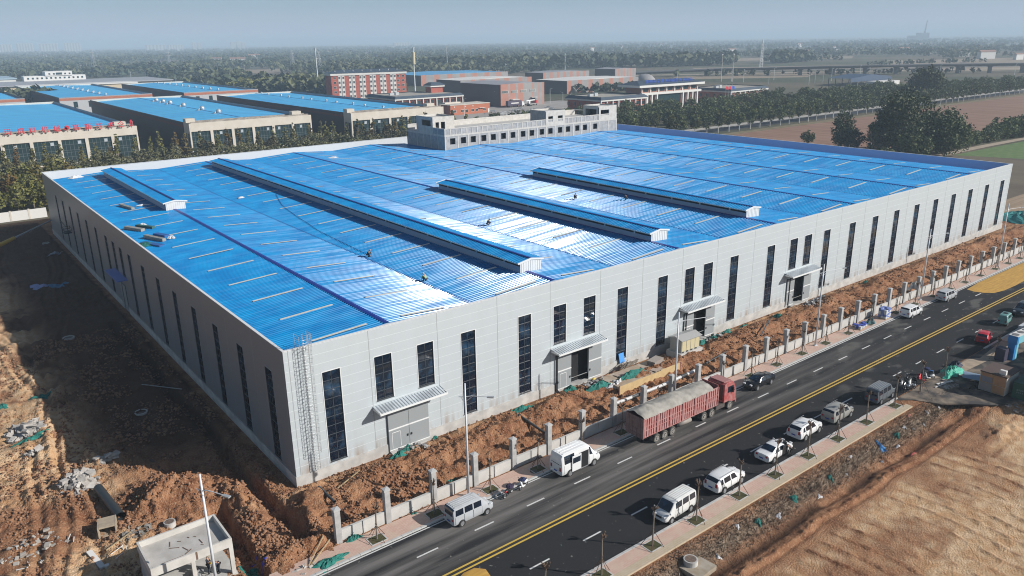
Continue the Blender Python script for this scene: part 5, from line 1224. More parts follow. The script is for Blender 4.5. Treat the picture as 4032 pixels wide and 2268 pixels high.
sb = None; MW = mat("low_wall_render", (.46, .455, .43), .9, c2=(.54, .53, .50), scale=.7, bump=.1, bscale=7)
for a, c_ in zip(PX_, PX_[1:]):
    q = MB(); q.box(0, -.12, -.5, c_-a-.52, .12, 1.17); q.box((c_-a)/2-.35, -.2, 0, (c_-a)/2-.17, -.12, 1.22); o = q.build("wall_panel", MW, fen); o.location = (a+.26, 0, 0)
# ============================================================ STREET LAMPS
def street_lamp(x, y, h, rz, label, big=False):
    r = empty("street_lamp", (x, y, .1), rz, label, "street lamp", "street lamps along the left pavement")
    MB().cyl((0, 0, 0), (0, 0, h), .13, .075, 10).build("pole", M_LAMP, r, smooth=True); MB().box(-.22, -.22, 0, .22, .22, .12).build("base_plate", M_LAMP, r)
    b = MB(); zz = h*.885 if not big else h*.9
    b.tube([(0, 0, zz), (.6, 0, zz+.12), (2.0 if not big else 3.6, 0, zz+.10)], .035, 6); b.tube([(0, 0, zz-.45), (.35, 0, zz-.2), (.7, 0, zz+.1)], .025, 5); b.tube([(0, 0, zz), (-.6, 0, zz-.02)], .03, 5); b.tube([(0, 0, zz-.45), (-.25, 0, zz-.3), (-.4, 0, zz)], .02, 5)
    b.build("arm", M_LAMP, r)
    l = MB(); X = 2.0 if not big else 3.6; l.box(X, -.13, zz+.03, X+.62, .13, zz+.13); l.build("lamp_head", M_GALV, r)
street_lamp(11.9, -11.9, 11.6, R(-45), "white street lamp behind the silver minivan, in front of the second door")
street_lamp(40.9, -12.0, 11.7, R(-18), "white street lamp standing directly behind the red dump truck", True)
street_lamp(70.45, -11.9, 11.7, R(-12), "white street lamp on the pavement between truck and tile stack", True)
street_lamp(100.8, -11.9, 11.7, R(-14), "white street lamp beside the silver MPV farther along", True)
street_lamp(130.5, -11.9, 11.7, R(-14), "farthest white street lamp, near the right end of the factory", True)
street_lamp(-11.5, -12.2, 11.5, R(-62), "white street lamp in front of the unfinished gatehouse")
# ============================================================ STAKED TREES
def staked(seed, h, tilt=0):
    rr = random.Random(seed); r = empty("pruned_tree"); t_ = MB(); tx = math.sin(tilt)*h
    t_.cyl((0, 0, -.1), (tx*.5, 0, h*.5), .075, .065, 7); t_.cyl((tx*.5, 0, h*.5), (tx, 0, h*.86), .065, .055, 7); t_.build("trunk", M_BARKG, r)
    c = MB(); n = 11
    for k in range(n):
        a = rr.uniform(0, 6.28); z0 = h*(.8+.08*rr.random()); l = rr.uniform(.16, .34); up_ = rr.uniform(.15, .5)
        p1 = (tx+math.cos(a)*l, math.sin(a)*l, z0+up_); c.cyl((tx, 0, z0), p1, .05, .04, 5); c.ball(p1, .065, 6, 4, jit=.3)
    c.build("crown", mat("stub_branches", (.11, .07, .05), .9, c2=(.17, .12, .085), scale=9), r)
    s = MB(); k = rr.choice([3, 4, 4]); a0 = rr.uniform(0, 1.5); zt = h*.40
    for i in range(k): a = a0+i*6.283/k; s.cyl((math.cos(a)*.95, math.sin(a)*.95, 0), (tx*.4-math.cos(a)*.12, -math.sin(a)*.12, zt+.16), .028, .022, 5)
    s.build("stake_tripod", M_STAKE, r)
    return r
LX = [1.9, 7.8, 14.1, 20.0, 26.0, 31.9, 37.7, 43.5, 49.4, 55.2, 60.7, 66.5, 72.3, 78.3, 84.3, 91.9, 98.1, 104.2, 110.2, 116.0, 122.1, 128.3, 134.0, 139.4, 145.4, 151.4]
RX = [7.6, 13.6, 19.6, 25.3, 31.5, 37.2, 42.9, 48.5, 54.4, 60.7, 66.9, 73.2]
M_PIT = mat("pit_soil_grass", (.09, .075, .03), .95, c2=(.05, .055, .015), scale=3, bump=.6, bscale=9)
def pit(x, y):
    q = MB(); q.box(-.78, -.62, .1, .78, -.52, .135); q.box(-.78, .52, .1, .78, .62, .135); q.box(-.78, -.52, .1, -.68, .52, .135); q.box(.68, -.52, .1, .78, .52, .135)
    o = q.build("tree_pit_frame", M_KERB, loc=(x, y, 0)); o["kind"] = "structure"
    q = MB(); q.quad((-.68, -.52, .122), (.68, -.52, .122), (.68, .52, .122), (-.68, .52, .122)); o = q.build("tree_pit_soil", M_PIT, loc=(x, y, 0)); o["kind"] = "structure"
nearL = {0: "near the green tarpaulin at the bottom", 1: "behind the silver minivan tail", 2: "beside the two motorcycles", 3: "behind the white van", 4: "between white van and truck", 5: "at the tail of the red truck", 6: "behind the red truck bed", 7: "behind the truck near the lamp", 8: "behind the truck cab", 9: "behind the black sedan"}
for i, x in enumerate(LX):
    o = staked(300+i, 3.5 if i < 3 else 3.7, random.uniform(-.03, .03)); o.location = (x, -12.35, .11); o.rotation_euler = (0, 0, i)
    tag(o, "pruned staked sapling on the left pavement, %s counting from the near end" % ordw(i), "tree", "staked saplings on the left pavement"); pit(x, -12.35)
for i, x in enumerate(RX):
    o = staked(400+i, 4.1, random.uniform(-.04, .04)); o.location = (x, -27.95, .11); o.rotation_euler = (0, 0, i*.7)
    tag(o, "pruned staked sapling on the right pavement, %s counting from the near end" % ordw(i), "tree", "staked saplings on the right pavement")
    if x < 62: pit(x, -27.95)
o = staked(450, 3.0); o.location = (84.6, -29.4, .02); tag(o, "pruned sapling right beside the blue gantry", "tree", "staked saplings on the right pavement")

# ============================================================ VEHICLES
def paint(name, c, rough=.28, dusty=None):
    return mat("paint_"+name, c, rough, 0.0, c2=dusty, scale=1.2, lo=.45, hi=.75)
def lerp_st(st, x):
    for a, b_ in zip(st, st[1:]):
        if a[0] <= x <= b_[0]:
            t_ = (x-a[0])/(b_[0]-a[0]) if b_[0] > a[0] else 0; return [p_+(q-p_)*t_ for p_, q in zip(a, b_)]
    return list(st[-1])
def sect(s, u):
    """cross-section right half: u 0 bottom .. 1 roof centre; s = (x, w, zl, zb, wr, zr)"""
    x, w_, zl, zb, wr, zr_ = s
    P_ = [(0, w_*.9, zl), (.12, w_*.985, zl+.12), (.35, w_, (zl+zb)/2), (.55, w_*.985, zb), (.8, wr, zr_-.07), (.88, wr*.9, zr_-.015), (1, 0, zr_+.015)]
    for a, b_ in zip(P_, P_[1:]):
        if a[0] <= u <= b_[0]:
            t_ = (u-a[0])/(b_[0]-a[0]); return Vector((x, a[1]+(b_[1]-a[1])*t_, a[2]+(b_[2]-a[2])*t_))
    return Vector((x, 0, zr_))
def make_car(name, st, pm, label, wheels, wr=.33, glass_side=(), windscreen=None, rear=None, pillars=True, cat="car", tail_z=.9, head_z=.7, group=None, rails=False, plate=True, extra=None, rwide=None):
    """st stations rear(-x) to front(+x); car faces +x"""
    r = empty(name, (0, 0, 0), 0, label, cat, group)
    xs = []
    for a, b_ in zip(st, st[1:]):
        n = max(1, int(round((b_[0]-a[0])/.16))); xs += [a[0]+(b_[0]-a[0])*i/n for i in range(n)]
    xs.append(st[-1][0]); US = [0, .12, .35, .55, .66, .8, .88, .94, 1]; ring = US+[2-u for u in US[::-1][1:]]
    b = MB(); n = len(ring)
    for x in xs:
        s = lerp_st(st, x)
        for u in ring:
            p_ = sect(s, u if u <= 1 else 2-u)
            if u > 1: p_.y = -p_.y
            b.v.append(tuple(p_))
    for i in range(len(xs)-1):
        for j in range(n): b.f.append((i*n+j, i*n+(j+1) % n, (i+1)*n+(j+1) % n, (i+1)*n+j)); b.m.append(0)
    b.f += [tuple(range(n)), tuple(reversed(range((len(xs)-1)*n, len(xs)*n)))]; b.m += [0, 0]
    body = b.build("body", pm, r); bm_ = bmesh.new(); bm_.from_mesh(body.data); bmesh.ops.recalc_face_normals(bm_, faces=bm_.faces); bm_.to_mesh(body.data); bm_.free()
    body.data.polygons.foreach_set("use_smooth", [True]*len(body.data.polygons))
    md = body.modifiers.new("es", 'EDGE_SPLIT'); md.split_angle = R(38)
    def patch(nm, m_, x0, x1, u0, u1, off=.012, sides=(1, -1), nxs=6, nus=4, par=r, trap=(0, 0), join=False):
        res = []
        J = MB()
        for sd in sides:
            q = MB() if not join else J; o0 = len(q.v)
            for i in range(nxs+1):
                for j in range(nus+1):
                    f = j/nus; xa, xb = x0+trap[0]*f, x1+trap[1]*f; x = xa+(xb-xa)*i/nxs; u = u0+(u1-u0)*f; p_ = sect(lerp_st(st, x), u); du = sect(lerp_st(st, x), min(1, u+.02))-sect(lerp_st(st, x), max(0, u-.02)); dx_ = sect(lerp_st(st, x+.03), u)-sect(lerp_st(st, x-.03), u)
                    nrm = dx_.cross(du).normalized()
                    if nrm.y < 0 and u < .85: nrm = -nrm
                    if u >= .85 and nrm.z < 0: nrm = -nrm
                    p_ = p_+nrm*off
                    if sd < 0: p_.y = -p_.y
                    q.v.append(tuple(p_))
            for i in range(nxs):
                for j in range(nus): k = o0+i*(nus+1)+j; q.f.append((k, k+1, k+nus+2, k+nus+1)); q.m.append(0)
            if not join: res.append(q.build(nm, m_, par))
        if join: res.append(J.build(nm, m_, par))
        return res
    for (x0, x1, t0, t1) in glass_side: patch("side_window", M_GLASS, x0, x1, .575, .775, trap=(t0, t1))
    def endglass(nm, x0, x1, wfac=.93):
        q = MB(); k = 7
        for i in range(k+1):
            x = x0+(x1-x0)*i/k; s = lerp_st(st, x); hw_ = s[4]*wfac; z = s[5]
            d_ = lerp_st(st, x+.04)[5]-lerp_st(st, x-.04)[5]; nrm = Vector((-d_, 0, .08)).normalized()*.022
            for y in (-hw_, -hw_*.5, 0, hw_*.5, hw_): zz = z-.0+.015*(1-abs(y)/hw_)-(.02 if abs(y) > hw_*.9 else 0); q.v.append((x+nrm.x, y, zz+nrm.z+.006))
        for i in range(k):
            for j in range(4): a = i*5+j; q.f.append((a, a+1, a+6, a+5)); q.m.append(0)
        q.build(nm, M_GLASS, r, smooth=True)
    if windscreen: endglass("windscreen", *windscreen)
    if rear: endglass("rear_window", *rear)
    x0, x1 = st[0][0], st[-1][0]; w0 = st[0][1]; w1 = st[-1][1]
    for sd in (1, -1):
        MB().box(x0-.03, sd*w0*.78-.11, tail_z, x0+.12, sd*w0*.78+.11, tail_z+(.38 if wr > .33 or tail_z > .85 else .2)).build("tail_light", M_RED, r, bevel=.02)
        MB().box(x1-.2, sd*w1*.74-.16, head_z, x1+.015, sd*w1*.74+.14, head_z+.16).build("headlight", M_LIGHT, r, bevel=.03)
    MB().box(x0-.05, -w0*.95, st[0][2]-.04, x0+.1, w0*.95, st[0][2]+.18).build("rear_bumper", pm if rwide is None else rwide, r, bevel=.03)
    MB().box(x1-.1, -w1*.9, st[-1][2]-.03, x1+.05, w1*.9, st[-1][2]+.16).build("front_bumper", pm, r, bevel=.03)
    MB().box(x1-.05, -w1*.45, st[-1][2]+.2, x1+.02, w1*.45, st[-1][2]+.36).build("grille", M_BLK, r)
    if plate: MB().box(x0-.065, -.22, tail_z-.18, x0-.045, .22, tail_z-.06).build("plate", M_PLATE, r)
    sm_ = lerp_st(st, windscreen[0] if windscreen else x1*.5)
    for sd in (1, -1):
        xx = (windscreen[0] if windscreen else x1*.5)+.12; w_ = lerp_st(st, xx)[1]; MB().box(xx-.06, sd*(w_+.02)-.02, sm_[3]+.02, xx+.05, sd*(w_+.15)+.02, sm_[3]+.19).build("mirror", pm, r, bevel=.02)
    if rails:
        for sd in (1, -1):
            a, c_ = windscreen[0]-.5, x0+.7; s = lerp_st(st, (a+c_)/2); b = MB(); b.tube([(a, sd*s[4]*.9, s[5]+.0), (a-.1, sd*s[4]*.9, s[5]+.06), (c_+.1, sd*s[4]*.9, s[5]+.06), (c_, sd*s[4]*.9, s[5])], .02, 5); b.build("roof_rail", M_RIM, r)
    wproto = None
    for wx_ in wheels:
        for sd in (1, -1):
            hwid = lerp_st(st, wx_)[1]
            a = MB(); a.cyl((wx_, sd*(hwid*.5), wr), (wx_, sd*(hwid+.006), wr), wr+.065, n=18); a.build("wheel_arch", M_BLK, r)
            if wproto is None:
                w_ = MB(); w_.cyl((0, -.10, 0), (0, .10, 0), wr*.97, n=20); w_.ring((0, .07, 0), (0, 1, 0), wr-.045, .045, 20, 6); w_.ring((0, -.07, 0), (0, 1, 0), wr-.045, .045, 20, 6)
                wproto = w_.build("wheel", M_RUB, r, smooth=False); q = MB()
                for s2 in (1, -1):
                    q.cyl((0, s2*.10, 0), (0, s2*.118, 0), wr*.63, n=16); q.ring((0, s2*.115, 0), (0, 1, 0), wr*.6, .02, 16, 5); q.cyl((0, s2*.118, 0), (0, s2*.13, 0), wr*.2, n=8)
                q.build("rim", M_RIM, wproto); wproto.location = (wx_, sd*(hwid-.065), wr)
            else: copy_tree(wproto, r, (wx_, sd*(hwid-.065), wr))
    # door seams
    j = MB()
    for (x0_, x1_, t0, t1) in glass_side:
        for xx in (x0_-.05, x1_+.05):
            for sd in (1, -1):
                pts = [sect(lerp_st(st, xx), u) for u in (.14, .35, .55)]
                pts = [(p_.x, sd*(p_.y+.004), p_.z) for p_ in pts]; j.tube(pts, .009, 4)
    if glass_side: j.build("door_seam", M_BLK, r)
    r["patch"] = 0; del r["patch"]
    return r, patch, st
# stations: (x, w, zl, zb, wr, zr)
ST_MINIVAN = [(-2.2, .72, .38, 1.05, .66, 1.25), (-2.18, .78, .34, 1.12, .69, 1.75), (-2.05, .81, .3, 1.15, .72, 1.90), (-.5, .83, .28, 1.15, .74, 1.95), (.75, .83, .28, 1.14, .73, 1.90), (1.0, .83, .28, 1.12, .71, 1.82), (1.62, .82, .28, 1.02, .74, 1.10), (1.9, .80, .3, .88, .74, .98), (2.15, .74, .34, .72, .66, .80), (2.22, .66, .4, .6, .58, .66)]
ST_MPV = [(-2.2, .74, .38, .95, .66, 1.12), (-2.17, .8, .34, 1.02, .68, 1.45), (-1.95, .84, .3, 1.05, .70, 1.66), (-.6, .86, .26, 1.05, .72, 1.72), (.5, .86, .26, 1.03, .70, 1.66), (.7, .86, .26, 1.02, .68, 1.6), (1.35, .85, .26, .95, .76, 1.08), (1.8, .82, .28, .86, .76, .95), (2.12, .74, .34, .68, .66, .76), (2.2, .64, .4, .58, .55, .62)]
ST_SUV = [(-2.25, .78, .42, .95, .68, 1.1), (-2.22, .86, .38, 1.0, .68, 1.3), (-1.85, .9, .32, 1.04, .68, 1.60), (-1.3, .92, .3, 1.04, .70, 1.68), (.1, .92, .3, 1.02, .70, 1.70), (.45, .92, .3, 1.0, .68, 1.62), (1.15, .91, .3, .96, .80, 1.08), (1.7, .89, .32, .92, .80, 1.02), (2.15, .8, .36, .74, .7, .86), (2.27, .68, .42, .62, .58, .68)]
ST_SEDAN = [(-2.35, .72, .38, .82, .66, .92), (-2.3, .84, .34, .88, .74, 1.02), (-1.75, .88, .28, .92, .74, 1.07), (-1.5, .89, .27, .93, .72, 1.12), (-.75, .9, .26, .93, .64, 1.42), (-.1, .9, .26, .93, .66, 1.46), (.45, .9, .26, .92, .64, 1.40), (1.2, .89, .26, .88, .76, .99), (1.8, .87, .28, .84, .76, .93), (2.2, .78, .32, .66, .66, .74), (2.35, .62, .38, .55, .5, .6)]
ST_HATCH = [(-1.85, .7, .36, .85, .62, .98), (-1.82, .79, .33, .92, .63, 1.15), (-1.5, .82, .28, .96, .64, 1.44), (-.8, .84, .26, .97, .66, 1.52), (.3, .84, .26, .95, .64, 1.46), (.95, .84, .26, .9, .74, 1.02), (1.45, .82, .28, .84, .72, .92), (1.78, .74, .34, .66, .62, .74), (1.85, .62, .4, .56, .5, .6)]
P_SILV = paint("silver", (.46, .48, .50), .3, (.40, .41, .41)); P_WHITE = paint("white", (.72, .73, .73), .25); P_WHITE2 = paint("white_warm", (.66, .67, .66), .28, (.6, .6, .58))
P_BLACK = paint("black", (.012, .013, .015), .2); P_GREYV = paint("grey_van", (.10, .12, .14), .3, (.13, .14, .15)); P_BEIGE = paint("champagne", (.30, .30, .28), .35, (.26, .25, .23)); P_RED = paint("red", (.45, .02, .03), .25); P_TEAL = paint("teal", (.16, .33, .31), .4); P_DBLUE = paint("dark_blue", (.03, .045, .06), .25)
def put(o, x, y, rz): o.location = (x, y, 0.008); o.rotation_euler = (0, 0, rz)
GW_V = [(-2.0, -1.15, .05, 0), (-1.0, -.15, 0, 0), (-.02, .82, 0, -.0)]
v, _, _ = make_car("minivan", ST_MINIVAN, P_SILV, "silver minivan parked at the left kerb, nearest the camera", (-1.35, 1.42), .31, GW_V, (1.62, 1.02), (-2.19, -2.07), tail_z=.72, cat="van", group="vehicles parked at the left kerb"); put(v, 10.1, -14.55, R(1))
b = MB()
for k in range(5): b.box(-1.9, -.5+.25*k-.03, 1.945, .6, -.5+.25*k+.03, 1.985)
b.build("roof_rib", P_SILV, v)
# rear glass for upright tails
def tail_glass(o, x, w_, z0, z1, m_=None):
    q = MB(); q.add([(x-.035, -w_, z0), (x-.035, w_, z0), (x+.015, w_*.9, z1), (x+.015, -w_*.9, z1)], [(0, 3, 2, 1)]); q.build("rear_window", m_ or M_GLASS, o)
tail_glass(v, -2.19, .6, 1.18, 1.72)
v, _, _ = make_car("minivan", ST_MINIVAN, P_WHITE2, "white minivan with ribbed roof facing the camera on the right side", (-1.35, 1.42), .31, GW_V, (1.62, 1.02), None, tail_z=.72, cat="van", group="vehicles parked on the right side"); put(v, 24.75, -25.9, R(183))
b = MB()
for k in range(6): b.box(-1.9, -.55+.22*k-.03, 1.945, .6, -.55+.22*k+.03, 1.985)
b.build("roof_rib", P_WHITE2, v); tail_glass(v, -2.19, .6, 1.18, 1.72)
v, _, _ = make_car("minivan", ST_MINIVAN, P_GREYV, "dark grey ribbed roof minivan at the head of the right row by the scooters", (-1.35, 1.42), .31, GW_V, (1.62, 1.02), None, tail_z=.72, cat="van", group="vehicles parked on the right side"); put(v, 61.4, -25.8, R(2))
b = MB()
for k in range(6): b.box(-1.9, -.55+.22*k-.03, 1.945, .6, -.55+.22*k+.03, 1.985)
b.build("roof_rib", paint("grey_light", (.26, .28, .3), .35), v); tail_glass(v, -2.19, .6, 1.18, 1.72)
GW_M = [(-1.95, -1.35, .15, 0), (-1.2, -.25, 0, 0), (-.1, .85, 0, -.22)]
for (pm, x, y, rz, lb, grp) in [(P_WHITE, 92.7, -14.3, R(0), "white MPV by the cement sacks at the left kerb", "vehicles parked at the left kerb"), (P_SILV, 104.6, -14.25, R(0), "silver MPV ahead of the white one, close to the drying grain", "vehicles parked at the left kerb"), (P_BEIGE, 53.1, -25.25, R(1), "dusty champagne grey MPV in the right row, with dark windows", "vehicles parked on the right side")]:
    v, _, _ = make_car("people_carrier", ST_MPV, pm, lb, (-1.3, 1.35), .31, GW_M, (1.35, .72), (-2.17, -1.98), tail_z=.8, cat="car", group=grp, rails=True); put(v, x, y, rz); tail_glass(v, -2.16, .62, 1.08, 1.42)
GW_S = [(-1.85, -1.45, .2, 0), (-1.3, -.35, 0, 0), (-.2, .7, 0, -.3)]
v, _, _ = make_car("suv", ST_SUV, P_WHITE, "white SUV with blue plate, just ahead of the camera facing minivan", (-1.35, 1.4), .36, GW_S, (1.15, .48), (-2.2, -1.88), tail_z=.85, group="vehicles parked on the right side", rails=True); put(v, 32.1, -25.85, R(2)); tail_glass(v, -2.02, .6, 1.12, 1.5)
v, _, _ = make_car("suv", ST_SUV, P_WHITE, "white SUV in front of the open-door sedan, behind the champagne MPV", (-1.35, 1.4), .35, GW_S, (1.15, .48), (-2.2, -1.88), tail_z=.85, group="vehicles parked on the right side", rails=True); put(v, 47.0, -25.0, R(2)); tail_glass(v, -2.02, .6, 1.12, 1.5)
GW_E = [(-1.35, -.62, .35, 0), (-.5, .2, .0, 0), (.32, .95, 0, -.3)]
v, _, _ = make_car("sedan", ST_SEDAN, P_WHITE, "white sedan with its front door open beside the right kerb", (-1.4, 1.42), .32, [(-1.3, -.45, .4, 0), (-.33, .6, 0, -.15)], (1.2, .48), (-1.5, -.78), tail_z=.74, group="vehicles parked on the right side"); put(v, 40.6, -25.55, R(2))
dr = empty("front_door", (.95, -.9, 0), R(-118)); dr.parent = v
MB().box(-1.0, -.04, .3, 0, .03, .92).build("door_panel", P_WHITE, dr, bevel=.02); MB().box(-.95, -.01, .93, -.2, .01, 1.35).build("door_glass", M_GLASS, dr); MB().box(-.95, .03, .4, -.05, .05, .88).build("door_lining", M_BLK, dr)
MB().box(0.0, -.915, .34, .92, -.885, 1.32).build("door_opening", M_BLACK, v)
v, _, _ = make_car("sedan", ST_SEDAN, P_BLACK, "black sedan facing the camera in front of the dump truck", (-1.4, 1.42), .32, [(-1.3, -.45, .4, 0), (-.33, .6, 0, -.15)], (1.2, .48), (-1.5, -.78), tail_z=.74, group="vehicles parked at the left kerb"); put(v, 53.7, -14.45, R(181))
v, _, _ = make_car("hatchback", ST_HATCH, P_RED, "small red hatchback turning on the road by the blue gantry", (-1.2, 1.22), .29, [(-1.2, -.3, .15, 0), (-.18, .65, 0, -.2)], (.95, .32), (-1.8, -1.52), tail_z=.78, group="vehicles parked on the right side"); put(v, 90.0, -25.7, R(14)); tail_glass(v, -1.66, .55, 1.05, 1.36)
v, _, _ = make_car("suv", ST_SUV, P_DBLUE, "dark blue car at the right picture edge beyond the green three-wheeler", (-1.35, 1.4), .35, GW_S, (1.15, .48), (-2.2, -1.88), group="vehicles parked on the right side"); put(v, 106.3, -24.7, R(184))
ST_TRI = [(-1.4, .55, .35, .9, .5, 1.2), (-1.36, .6, .32, 1.0, .52, 1.55), (-1.1, .62, .3, 1.02, .54, 1.66), (.5, .62, .3, 1.0, .54, 1.66), (.9, .58, .3, .95, .48, 1.5), (1.25, .5, .32, .8, .42, 1.0), (1.42, .4, .4, .65, .34, .75)]
v, _, _ = make_car("three_wheeler", ST_TRI, P_TEAL, "small teal enclosed three-wheeler on the right lane", (-.95,), .25, [(-.95, -.2, 0, 0), (-.1, .55, 0, -.05)], (1.25, .92), None, tail_z=.6, cat="three-wheeler", group="vehicles parked on the right side", plate=False); put(v, 99.6, -24.8, R(5)); tail_glass(v, -1.36, .45, 1.0, 1.5)
MB().cyl((1.05, -.06, .25), (1.05, .06, .25), .25, n=14).build("wheel", M_RUB, v)
MB().box(-.6, -.3, 1.68, .1, .3, 1.72).build("roof_hatch", M_BLK, v)
ST_TRAN = [(-2.65, .84, .42, 1.3, .74, 1.6), (-2.62, .93, .38, 1.35, .78, 2.3), (-2.5, .96, .34, 1.38, .8, 2.5), (.6, .98, .32, 1.38, .82, 2.54), (1.1, .98, .32, 1.36, .8, 2.4), (1.25, .97, .32, 1.35, .78, 2.26), (1.95, .95, .32, 1.2, .84, 1.36), (2.4, .92, .36, 1.0, .8, 1.14), (2.62, .8, .42, .78, .68, .84)]
v, _, _ = make_car("panel_van", ST_TRAN, P_WHITE, "tall white van with sliding door open, between motorcycles and truck", (-1.6, 1.65), .35, [(-2.3, -1.0, 0, 0), (1.0, 1.45, 0, -.28)], (1.95, 1.28), None, tail_z=.8, cat="van", group="vehicles parked at the left kerb"); put(v, 23.3, -14.35, R(0)); tail_glass(v, -2.62, .74, 1.42, 2.1)
MB().box(-.25, -1.0, .45, .82, -.975, 2.15).build("door_opening", M_BLACK, v)
sd_ = empty("sliding_door", (-.85, -1.07, 0)); sd_.parent = v; MB().box(-.6, -.02, .45, .62, .03, 2.15).build("door_panel", P_WHITE, sd_, bevel=.03); MB().box(-.5, -.035, 1.35, .5, -.02, 1.95).build("door_glass", M_GLASS, sd_)
MB().box(-.2, -1.01, .34, .8, -.9, .42).build("step", M_RIM, v)
b = MB()
for k in range(4): b.box(-2.3, -.6+.4*k-.03, 2.53, .6, -.6+.4*k+.03, 2.565)
b.build("roof_rib", P_WHITE, v)
# ---- dump truck
tk = empty("dump_truck", (31.15, -14.95, 0.008), R(0), "long dusty red semi dump truck loaded under a grey tarpaulin", "truck")
M_TRED = mat("truck_red_dusty", (.38, .07, .07), .6, c2=(.40, .22, .20), scale=1.6, lo=.4, hi=.7); M_TPALE = mat("truck_panel_pale", (.46, .26, .24), .7, c2=(.42, .15, .14), scale=2.2, lo=.35, hi=.65); M_TDARK = mat("truck_dusty_dark", (.11, .09, .08), .85, c2=(.06, .05, .05), scale=2)
L_, z0, z1 = 12.3, 1.2, 3.42; hw_ = 1.25
b = MB(); b.box(0, -hw_+.06, z0, L_, -hw_+.12, z1); b.box(0, hw_-.12, z0, L_, hw_-.06, z1); b.box(L_-.08, -hw_+.12, z0, L_, hw_-.12, z1+.25); b.box(.08, -hw_+.12, z0, L_-.08, hw_-.12, z0+.06); b.build("bed", M_TRED, tk)
b = MB()
for s in (-1, 1):
    for z in (z0, (z0+z1)/2-.35, (z0+z1)/2+.15, z1-.08): b.box(0, s*hw_-(.06 if s > 0 else 0), z, L_, s*hw_+(.06 if s < 0 else 0), z+.08)
for i in range(7): x = i*(L_-.12)/6; b.box(x, -hw_-.03, z0, x+.12, -hw_+.06, z1+.02); b.box(x, hw_-.06, z0, x+.12, hw_+.03, z1+.02)
b.build("bed_rail", M_TPALE, tk)
b = MB(); b2 = MB()
for i in range(6):
    for k in range(5):
        x = i*(L_-.12)/6+.18+k*.355
        b.box(x, -hw_-.01, z0+.06, x+.22, -hw_+.05, z1-.06); b2.box(x, hw_-.05, z0+.06, x+.22, hw_+.01, z1-.06)
b.build("bed_panel", M_TPALE, tk); b2.build("bed_panel", M_TPALE, tk)
b = MB(); b.box(-.06, -hw_, z0-.1, .02, hw_, z1)
for y in (-.8, -.3, .3, .8): b.box(-.1, y-.04, z0-.1, -.06, y+.04, z1)
for z in (z0+.3, z0+.8): b.box(-.1, -hw_, z, -.06, hw_, z+.08)
b.box(-.1, -hw_-.02, z0-.1, .0, -hw_+.1, z1)
b.build("tailgate", mat("tailgate_dusty", (.17, .09, .085), .8, c2=(.22, .15, .14), scale=2), tk)
# tarpaulin over the load
q = MB(); nxs, nys = 60, 16; rr = random.Random(2)
for i in range(nxs+1):
    x = .05+(L_-1.0)*i/nxs
    for j in range(nys+1):
        y = -1.28+2.56*j/nys; t_ = abs(y)/1.28; crown = .62*(1-t_**2.2)*(.35+.65*min(1, x/1.6))*(1-.35*sm(np.array(x), 8.5, 11).item())+.13*math.sin(x*1.3+.6)*(1-t_**2)+.06*math.sin(x*5+y*3)*(1-t_)+.05*math.sin(y*6+x)*(1-t_)
        z = z1+.02+crown+.02*math.sin(x*22+y*5)*min(1, 1.5/(x+.5))
        if t_ > .93: z = z1+.04-.08*abs(math.sin(x*2.3+1))-.04
        q.v.append((x, y*(1.015 if t_ > .93 else 1), z))
for i in range(nxs):
    for j in range(nys): k = i*(nys+1)+j; q.f.append((k, k+nys+1, k+nys+2, k+1)); q.m.append(0)
q.build("tarpaulin", mat("tarp_beige", (.27, .255, .225), .9, c2=(.38, .36, .32), scale=1.5, bump=.35, bscale=6), tk, smooth=True)
b = MB(); b.add([(L_-1.0, -1.1, z1-.2), (L_-.1, -1.1, z1-.25), (L_-.1, 1.1, z1-.25), (L_-1.0, 1.1, z1-.2)], [(0, 1, 2, 3)]); b.build("load", M_TDARK, tk)
b = MB(); b.box(.2, -.45, .85, L_+2, -.3, z0); b.box(.2, .3, .85, L_+2, .45, z0); b.box(5.6, -1.1, .7, 7.4, -.65, 1.1); b.box(12.1, -1.15, .5, 13.7, -.6, 1.0); b.box(12.1, .6, .5, 13.7, 1.15, 1.0); b.build("chassis", M_TDARK, tk)
MB().cyl((5.8, -.95, .78), (7.8, -.95, .78), .3, n=12).build("fuel_tank", mat("tank_dusty", (.28, .25, .22), .6), tk, smooth=True)
cb_ = empty("cab", (13.75, 0, 0)); cb_.scale = (1, 1, 1.1); cb_.parent = tk
q = MB(); pf = [(-.35, .95), (-.35, 2.95), (.1, 3.1), (1.3, 3.02), (1.75, 2.2), (1.85, 1.7), (1.85, .75), (.95, .75), (.6, .95)]
q.add([(x, -1.22, z) for x, z in pf]+[(x, 1.22, z) for x, z in pf], [tuple(range(9))[::-1], tuple(range(9, 18))]+[(i, (i+1) % 9, 9+(i+1) % 9, 9+i) for i in range(9)]); q.build("cab_shell", M_TRED, cb_, bevel=.05)
q = MB(); q.add([(1.37, -1.05, 2.92), (1.37, 1.05, 2.92), (1.79, 1.1, 2.12), (1.79, -1.1, 2.12)], [(0, 1, 2, 3)]); q.build("windscreen", M_GLASS, cb_)
for s in (-1, 1): q = MB(); q.add([(.25, s*1.235, 1.95), (1.55, s*1.235, 1.95), (1.25, s*1.235, 2.65), (.3, s*1.235, 2.65)], [(0, 1, 2, 3)]); q.build("side_window", M_GLASS, cb_)
MB().box(1.0, -1.45, 1.9, 1.15, -1.27, 2.5).build("mirror", M_BLK, cb_); MB().box(-.2, -1.0, 3.12, 1.1, 1.0, 3.2).build("roof_panel", mat("cab_roof", (.36, .17, .16), .6), cb_, bevel=.03)
MB().box(1.75, -1.24, .5, 1.98, 1.24, .95).build("front_bumper", M_TRED, cb_, bevel=.04); MB().box(-.32, -1.0, 1.2, -.37, 1.0, 2.9).build("rear_panel", M_TDARK, cb_)
tw_ = None
